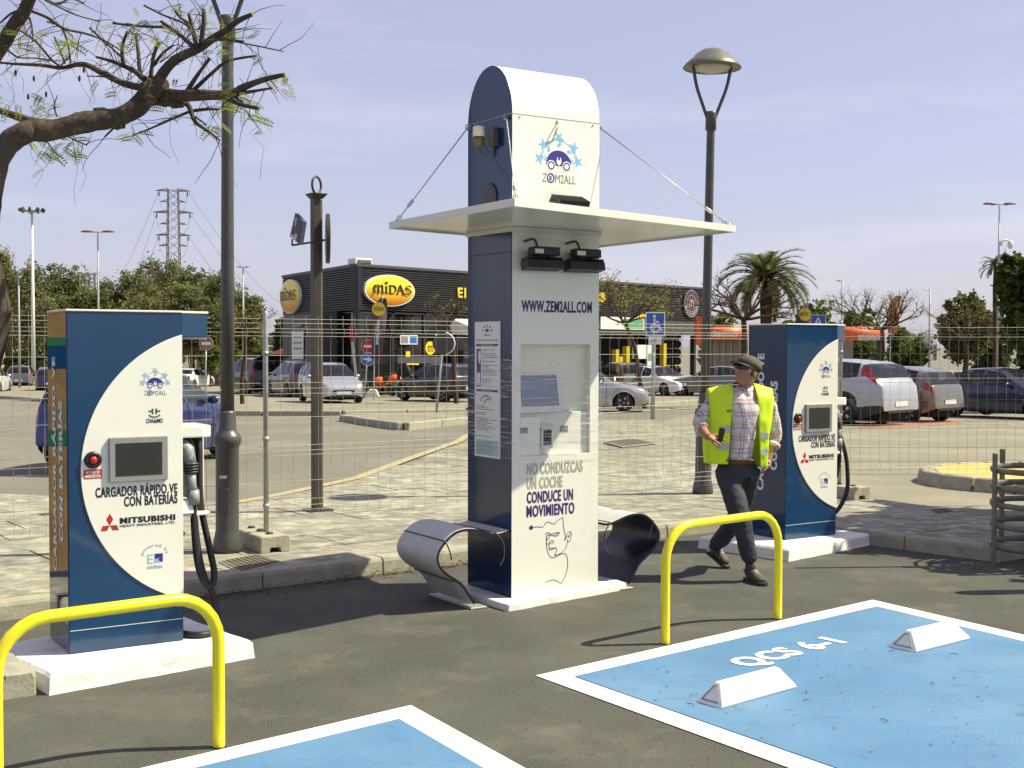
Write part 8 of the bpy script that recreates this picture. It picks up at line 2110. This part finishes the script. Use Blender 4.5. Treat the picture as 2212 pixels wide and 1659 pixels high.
def hand(w, d, nrm, curl, back=Vector(), thumb=1, ln=1.0):
    """palm, four unequal bent fingers, thumb leaving the side of the palm"""
    d = d.normalized(); sd_ = d.cross(nrm).normalized(); nrm = sd_.cross(d).normalized()
    pc = w + d * .045; kn = w + d * .088
    ch = [[(w + back * 1.6, (.030, .026)), (w - d * .0, (.028, .022)), (pc, (.040, .018)), (kn, (.042, .016))]]
    meshes = [skin(ch, 1)]
    for i, (o, l) in enumerate(((-.030, .070), (-.010, .080), (.010, .075), (.029, .060))):
        p = w + d * .062 + sd_ * o * thumb; dirn = (d + sd_ * o * thumb * 4).normalized(); pts = [(p, .0095)]; a = 0; q = p + dirn * .022; pts.append((q.copy(), .0095))
        for j, f in enumerate((.45, .32, .26)):
            a += curl * (1, 1.1, .8)[j]; q = q + (dirn * math.cos(a) + nrm * math.sin(a)) * l * f * ln; pts.append((q.copy(), .0088 - j * .0008))
        meshes.append(skin([pts], 1))
    p = w + d * .030 - sd_ * .014 * thumb; pts = [(p, .014)]; dirn = (d * .6 - sd_ * .75 * thumb + nrm * .35).normalized(); q = p
    for j, l in enumerate((.035, .030, .026)): q = q + dirn * l; dirn = (dirn + d * .25 + nrm * .2).normalized(); pts.append((q.copy(), .0115 - j * .0012))
    meshes.append(skin([pts], 1))
    for m_ in meshes:
        JO.add([v.co.copy() for v in m_.vertices], [list(p_.vertices) for p_ in m_.polygons], 0, True); bpy.data.meshes.remove(m_)
    return kn
hdR = q5(312, 585, 9.36) - wrR
hand(wrR, hdR, Vector((.35, .75, -.5)), .42, (elR - wrR).normalized() * .05, -1)
hdL = q5(528, 735, 9.66) - wrL
hand(wrL, hdL, Vector((-.9, -.1, .1)), .38, (elL - wrL).normalized() * .05, 1)
me = JO.mesh('body', M['skin'])
o = bpy.data.objects.new('body', me); COL.objects.link(o)
md = o.modifiers.new('r', 'REMESH'); md.mode = 'VOXEL'; md.voxel_size = .0046; md.use_smooth_shade = True
md = o.modifiers.new('m', 'SMOOTH'); md.iterations = 1; md.factor = .35
dg = bpy.context.evaluated_depsgraph_get(); me2 = bpy.data.meshes.new_from_object(o.evaluated_get(dg)); bpy.data.objects.remove(o)
bm = bmesh.new(); bm.from_mesh(me2); seen = set(); isl = []
for v in bm.verts:
    if v in seen: continue
    st, comp = [v], []
    seen.add(v)
    while st:
        u_ = st.pop(); comp.append(u_)
        for e_ in u_.link_edges:
            w_ = e_.other_vert(u_)
            if w_ not in seen: seen.add(w_); st.append(w_)
    isl.append(comp)
isl.sort(key=len); print('ISL', [len(c) for c in isl][-6:]); 
bmesh.ops.delete(bm, geom=[v for c in isl[:-1] if len(c) < 120 for v in c], context='VERTS'); bm.to_mesh(me2); bm.free()
body_o = put(me2, 'body', M['skin'])
# shirt with rolled sleeves
cuR = T(elR, wrR, .48); cuL = T(elL, wrL, .42)
sh_me = skin([[(q5(398, 716, 9.66), (.165, .115)), (wai, (.158, .118)), (mid, (.158, .122)), (che, (.168, .128)), (upc, (.145, .105)), (nkb + Vector((0, 0, -.004)), .076)],
              [(upc, (.145, .105)), (clR, .080), (shR, .060), (T(shR, elR, .5), .056), (elR, .055), (cuR, .050)], [(upc, (.145, .105)), (clL, .080), (shL, .060), (T(shL, elL, .5), .056), (elL, .055), (cuL, .050)]], 3)
wrinkle(sh_me, .007, 14); shirt = put(sh_me, 'shirt', M['plaid'])
for c0, c1 in ((T(elR, wrR, .40), T(elR, wrR, .58)), (T(elL, wrL, .34), T(elL, wrL, .52))):
    mb = MB(); mb.tube([c0, T(c0, c1, .15), T(c0, c1, .85), c1], [.048, .060, .058, .046], 16); mb.build('rolled_cuff', M['plaid'], shirt)
mb = MB()                                          # collar
for s in (-1, 1):
    a0, a1 = (R(200), R(268)) if s < 0 else (R(340), R(272)); n_ = 8; A, B = [], []
    for i in range(n_ + 1):
        a = a0 + (a1 - a0) * i / n_; c_ = nkb + Vector((0, 0, .012)); A.append(c_ + Vector((math.cos(a) * .070, math.sin(a) * .072, .030))); B.append(c_ + Vector((math.cos(a) * (.088 + .012 * i / n_), math.sin(a) * (.092 + .02 * i / n_), -.020 - .03 * i / n_)))
    mb.add(A + B, [(i, i + 1, n_ + 2 + i, n_ + 1 + i) for i in range(n_)], 0, True)
col_ = mb.build('collar', M['plaid'], shirt); md = col_.modifiers.new('t', 'SOLIDIFY'); md.thickness = .006
# trousers
tr_me = skin([[(q5(398, 690, 9.66), (.160, .120)), (pel, (.152, .118)), (hpR, .106), (T(hpR, knR, .5), .098), (knR, .082), (T(knR, anR, .45), .074), (T(anR, knR, -.04), .070)],
              [(pel, (.152, .118)), (hpL, .106), (T(hpL, knL, .5), .098), (knL, .082), (T(knL, anL, .45), .074), (T(anL, knL, -.04), .070)], [(q5(398, 690, 9.66), (.160, .120)), (q5(400, 668, 9.66), (.160, .115))]], 3)
def blend(me, vox, it):
    o = bpy.data.objects.new('b', me); COL.objects.link(o)
    md = o.modifiers.new('r', 'REMESH'); md.mode = 'VOXEL'; md.voxel_size = vox; md.use_smooth_shade = True
    md = o.modifiers.new('m', 'SMOOTH'); md.iterations = it; md.factor = .5
    dg = bpy.context.evaluated_depsgraph_get(); out = bpy.data.meshes.new_from_object(o.evaluated_get(dg)); bpy.data.objects.remove(o); bpy.data.meshes.remove(me)
    return out
tb = MB(); tb.v = [v.co.copy() for v in tr_me.vertices]; tb.f = [list(p.vertices) for p in tr_me.polygons]; tb.m = [0] * len(tb.f); tb.sm = [True] * len(tb.f)
tb.ball(q5(397, 705, 9.66), 1, 20, 14, sq=(.150, .112, .105)); tb.ball(q5(372, 742, 9.65), 1, 18, 12, sq=(.098, .098, .11)); tb.ball(q5(428, 742, 9.69), 1, 18, 12, sq=(.098, .098, .11))
tr_me = blend(tb.mesh('t', M['trousers'], fix=False), .011, 12)
def legfold(c): return 1 + 1.3 * math.exp(-((c.z - .12) / .07) ** 2) + .8 * math.exp(-((c.z - .48) / .07) ** 2)
wrinkle(tr_me, .0062, 13, legfold)
bm = bmesh.new(); bm.from_mesh(tr_me); zc_t = q5(400, 664, 9.62).z
bmesh.ops.bisect_plane(bm, geom=bm.verts[:] + bm.edges[:] + bm.faces[:], plane_co=(0, 0, zc_t), plane_no=(0, 0, 1), clear_outer=True)
bm.to_mesh(tr_me); bm.free(); trs = put(tr_me, 'trousers', M['trousers'])
def shell(src, keep, cuts, off, thick, nm, m, par):
    bm = bmesh.new(); bm.from_mesh(src)
    for co, no in cuts: bmesh.ops.bisect_plane(bm, geom=bm.verts[:] + bm.edges[:] + bm.faces[:], plane_co=co, plane_no=no)
    bm.normal_update()
    bmesh.ops.delete(bm, geom=[f for f in bm.faces if not keep(f.calc_center_median(), f.normal)], context='FACES')
    bm.normal_update(); ns = [(v, v.normal.copy()) for v in bm.verts]
    for v, n in ns: v.co += n * off
    me = bpy.data.meshes.new(nm); bm.to_mesh(me); bm.free(); o = put(me, nm, m, par)
    if thick: md = o.modifiers.new('t', 'SOLIDIFY'); md.thickness = thick; md.offset = 1
    return o
X = lambda zx: q5(zx, 500, 9.62).x
Zz = lambda zy: q5(400, zy, 9.62).z
H_ = lambda zy: ((0, 0, Zz(zy)), (0, 0, 1))
Vx = lambda zx: ((X(zx), 0, 0), (1, 0, 0))
shell(tr_me, lambda c, n: Zz(684) < c.z < Zz(664), [H_(684), H_(664)], .006, .004, 'belt', M['belt'], trs)
mb = MB(); bp_ = q5(408, 672, 9.515); mb.box(-.022, .022, -.004, .004, -.018, .018, M=Matrix.Translation(bp_)); mb.build('buckle', M['silver'], trs, bevel=.003)
# vest: two front panels carried over the shoulders to a closed back
def lerp_t(tab, v):
    for (a, b), (c, d) in zip(tab[:-1], tab[1:]):
        if v <= c: return b + (d - b) * max(0, v - a) / max(1e-6, c - a)
    return tab[-1][1]
VIN = {0: [(320, 374), (450, 362), (690, 345)], 1: [(320, 480), (450, 487), (560, 492), (705, 498)]}
VOUT = {0: [(350, 262), (450, 264), (600, 258), (690, 264)], 1: [(350, 567), (430, 562), (500, 552), (560, 540), (705, 530)]}
VBOT = {0: 686, 1: 702}
def vpt(side, s, t, off=0.0):
    """s 0..1 from the opening to the arm; t 0..1 front hem to shoulder, 1..2 shoulder to back hem"""
    top = 313 + 26 * s; bot = VBOT[side]; f = t if t <= 1 else 2 - t
    zy = bot + (top - bot) * f
    xin = lerp_t(VIN[side], zy) if t <= 1 else 424 + (lerp_t(VIN[side], zy) - 424) * max(0, 1 - (t - 1) * 6)
    zx = xin + (lerp_t(VOUT[side], zy) - xin) * s
    p = q5(zx, zy, 9.62); dx = (zx - 408) * .00165
    cy = 9.665 - mO.y; w = math.sqrt(max(.12, 1 - (dx / .31) ** 2)); fr = .150 if zy > 480 else .150 - .03 * (480 - zy) / 150
    sm = min(1.0, (1 - f) * 6.5); y = cy - (fr * w + off) * math.sin(sm * math.pi / 2) if t <= 1 else cy + (.135 * w + off) * math.sin(sm * math.pi / 2)
    y += .007 * noise.noise(Vector((zx * .03, zy * .013, side * 5.0))) + .004 * noise.noise(Vector((zx * .06, zy * .04, 3.0)))
    p = Vector((p.x, y, p.z + (off if sm < .5 else 0))); return p
def vsheet(side, s0, s1, t0, t1, ns, nt, off=0.0):
    vs_ = [vpt(side, s0 + (s1 - s0) * i / ns, t0 + (t1 - t0) * j / nt, off) for j in range(nt + 1) for i in range(ns + 1)]
    return vs_, [(j * (ns + 1) + i, j * (ns + 1) + i + 1, (j + 1) * (ns + 1) + i + 1, (j + 1) * (ns + 1) + i) for j in range(nt) for i in range(ns)]
mb = MB()
for side in (0, 1):
    mb.add(*vsheet(side, 0, 1, 0, 2, 8, 56), 0, True)
    A = [vpt(side, 1, .62 * j / 14) for j in range(15)]; B = [vpt(side, 1, 2 - .62 * j / 14) for j in range(15)]
    ox = -.03 if side == 0 else .012
    C_ = [(a + b) / 2 + Vector((ox, 0, 0)) for a, b in zip(A, B)]
    mb.add(A + C_ + B, [(k * 15 + j, k * 15 + j + 1, (k + 1) * 15 + j + 1, (k + 1) * 15 + j) for k in range(2) for j in range(14)], 0, True)
vest = mb.build('vest', M['vest'], man); md = vest.modifiers.new('t', 'SOLIDIFY'); md.thickness = .005
def tf_(side, zy): return (VBOT[side] - zy) / (VBOT[side] - 336)
for side, s0, s1, rows in ((0, .02, .52, ((517, 546), (592, 622))), (1, .10, .92, ((545, 575), (618, 648)))):
    for y0, y1 in rows:
        mb = MB(); mb.add(*vsheet(side, s0, s1, tf_(side, y1), tf_(side, y0), 6, 3, .006), 0, True); mb.build('reflective_tape', M['reflect'], vest)
a_, b_ = vpt(0, .22, tf_(0, 453), .006), vpt(0, .05, tf_(0, 453), .006); U = (b_ - a_).normalized(); N_ = U.cross(Vector((0, 0, 1))).normalized(); V = N_.cross(U).normalized()
mb = MB(); letter(mb, frame(a_, U, V, N_), 'MOT', 0, .042, -.009, .009, .004, .03); mb.build('lettering', M['p_black'], vest)
# shoes
def shoe(heel, toe, lift, an):
    d = (toe - heel); L_ = d.length; d.normalize(); up = (Vector((0, 0, 1)) - d * d.z).normalized()
    me = skin([[(heel + up * .045, (.042, .046)), (T(heel, toe, .35) + up * .048, (.044, .048)), (T(heel, toe, .72) + up * .034, (.050, .033)), (T(heel, toe, .95) + up * .026, (.040, .024))], [(T(heel, toe, .12) + up * .05, .046), (an + Vector((0, 0, .01)), .043)], [(heel + up * .045, (.042, .046)), (T(heel, toe, .12) + up * .05, .046)]], 2)
    s = put(me, 'shoe', M['shoe'])
    sd_ = d.cross(up).normalized(); mb = MB(); n_ = 16; ring = []
    for f, w in ((-.16, .0), (-.14, .025), (-.05, .041), (.2, .042), (.45, .043), (.72, .053), (.92, .046), (1.06, .025), (1.10, .0)): ring.append((f, w))
    poly = [heel + d * L_ * f + sd_ * w for f, w in ring] + [heel + d * L_ * f - sd_ * w for f, w in ring[::-1][1:-1]]
    mb.prism([p - up * .004 for p in poly], up * .022); mb.build('sole', M['sole'], s)
    mb = MB()
    for f in (.42, .52, .62): c = T(heel, toe, f) + up * (.088 - (f - .42) * .10); mb.tube([c - sd_ * .022 - up * .006, c + up * .002, c + sd_ * .022 - up * .006], .0035, 5)
    mb.build('lace', M['off_white'], s)
hl, tl_ = q5(452, 1203, 9.52), q5(523, 1258, 9.30); hl.z, tl_.z = .006, .006
shoe(hl, tl_, 0, anR)
tl2 = q5(352, 1180, 10.03); tl2.z = .010; hl2 = q5(272, 1108, 10.15)
shoe(hl2, tl2, .1, anL)
# cap, hair and sunglasses in head space
mb = MB(); n_, m_ = 26, 9; vs_ = []
for i in range(m_ + 1):
    th = R(4 + 84 * i / m_)
    for j in range(n_):
        a = 2 * math.pi * j / n_; bulge = 1.0 + (.03 if i < m_ else 0)
        vs_.append(HM @ Vector((math.sin(th) * math.sin(a) * .086 * bulge, -math.sin(th) * math.cos(a) * .108 * bulge + .004,   .028 + math.cos(th) ** .7 * .104)))
fs = [(i * n_ + j, (i + 1) * n_ + j, (i + 1) * n_ + (j + 1) % n_, i * n_ + (j + 1) % n_) for i in range(m_) for j in range(n_)] + [tuple(range(n_))]
mb.add(vs_, fs, 0, True); cap = mb.build('cap', M['cap'], man); md = cap.modifiers.new('t', 'SOLIDIFY'); md.thickness = .005
mb = MB(); A, B = [], []
for i in range(13):
    a = R(-62 + 124 * i / 12); A.append(HM @ Vector((math.sin(a) * .085, -math.cos(a) * .106, .036))); B.append(HM @ Vector((math.sin(a) * .082, -math.cos(a) * .104 - .072 * math.cos(a * 1.25) ** .7 if math.cos(a * 1.25) > 0 else -math.cos(a) * .104, .036 - .004 * math.cos(a) + .016 * abs(math.sin(a)) * -1)))
mb.add(A + B, [(i, i + 1, 14 + i, 13 + i) for i in range(12)], 0, True); br_ = mb.build('brim', M['cap'], cap); md = br_.modifiers.new('t', 'SOLIDIFY'); md.thickness = .006
mb = MB(); mb.lathe([(.006, 0), (.006, .004), (.001, .006)], HM @ Vector((0, .004, .128)), n=8, M=HM.to_3x3().to_4x4()); mb.build('button', M['cap'], cap)
mb = MB(); vs_ = []
for i in range(5):
    z = -.035 + .065 * i / 4
    for j in range(15): a = R(75 + 210 * j / 14); vs_.append(HM @ Vector((math.sin(a) * .0785 * (1 if z > -.01 else .97), -math.cos(a) * .100 * (1 if z > -.01 else .95), z)))
mb.add(vs_, [(i * 15 + j, i * 15 + j + 1, (i + 1) * 15 + j + 1, (i + 1) * 15 + j) for i in range(4) for j in range(14)], 0, True); mb.build('hair', M['hair'], man)
mb = MB()
for s in (-1, 1):
    n_ = 12; C_ = []
    for i in range(3):
        for j in range(9):
            a = R(s * (6 + 52 * j / 8)); z = .030 - .046 * (i / 2) * (1 - .25 * (j / 8)); C_.append(HM @ Vector((math.sin(a) * .088, -math.cos(a) * .109 - .006, z)))
    mb.add(C_, [(i * 9 + j, i * 9 + j + 1, (i + 1) * 9 + j + 1, (i + 1) * 9 + j) for i in range(2) for j in range(8)], 0, True)
gl = mb.build('sunglasses', mat('black sunglass lens', (.008, .008, .009), .08, var=.2, coat=.5), man); md = gl.modifiers.new('t', 'SOLIDIFY'); md.thickness = .004
mb = MB()
for s in (-1, 1): mb.tube([HM @ Vector(p) for p in ((s * .075, -.066, .022), (s * .086, -.02, .018), (s * .084, .02, .012))], .004, 6)
mb.tube([HM @ Vector(p) for p in ((-.012, -.117, .022), (0, -.121, .024), (.012, -.117, .022))], .004, 6); mb.build('frame', M['black'], gl)
# phone held in the right hand: a thing of its own
pc_ = q5(323, 553, 9.33) + mO
ph = thing('mobile_phone', 'small black phone in the right hand of the walking man', 'phone', pc_)
PM = Matrix.Rotation(R(-25), 4, 'Z') @ Matrix.Rotation(R(12), 4, 'Y')
mb = MB(); mb.box(-.022, .022, -.006, .006, -.05, .05, M=PM); b_ = mb.build('case', M['black'], ph, bevel=.003)
mb = MB(); mb.box(-.018, .018, -.0075, -.006, -.03, .042, M=PM); mb.build('screen', M['screen'], ph)
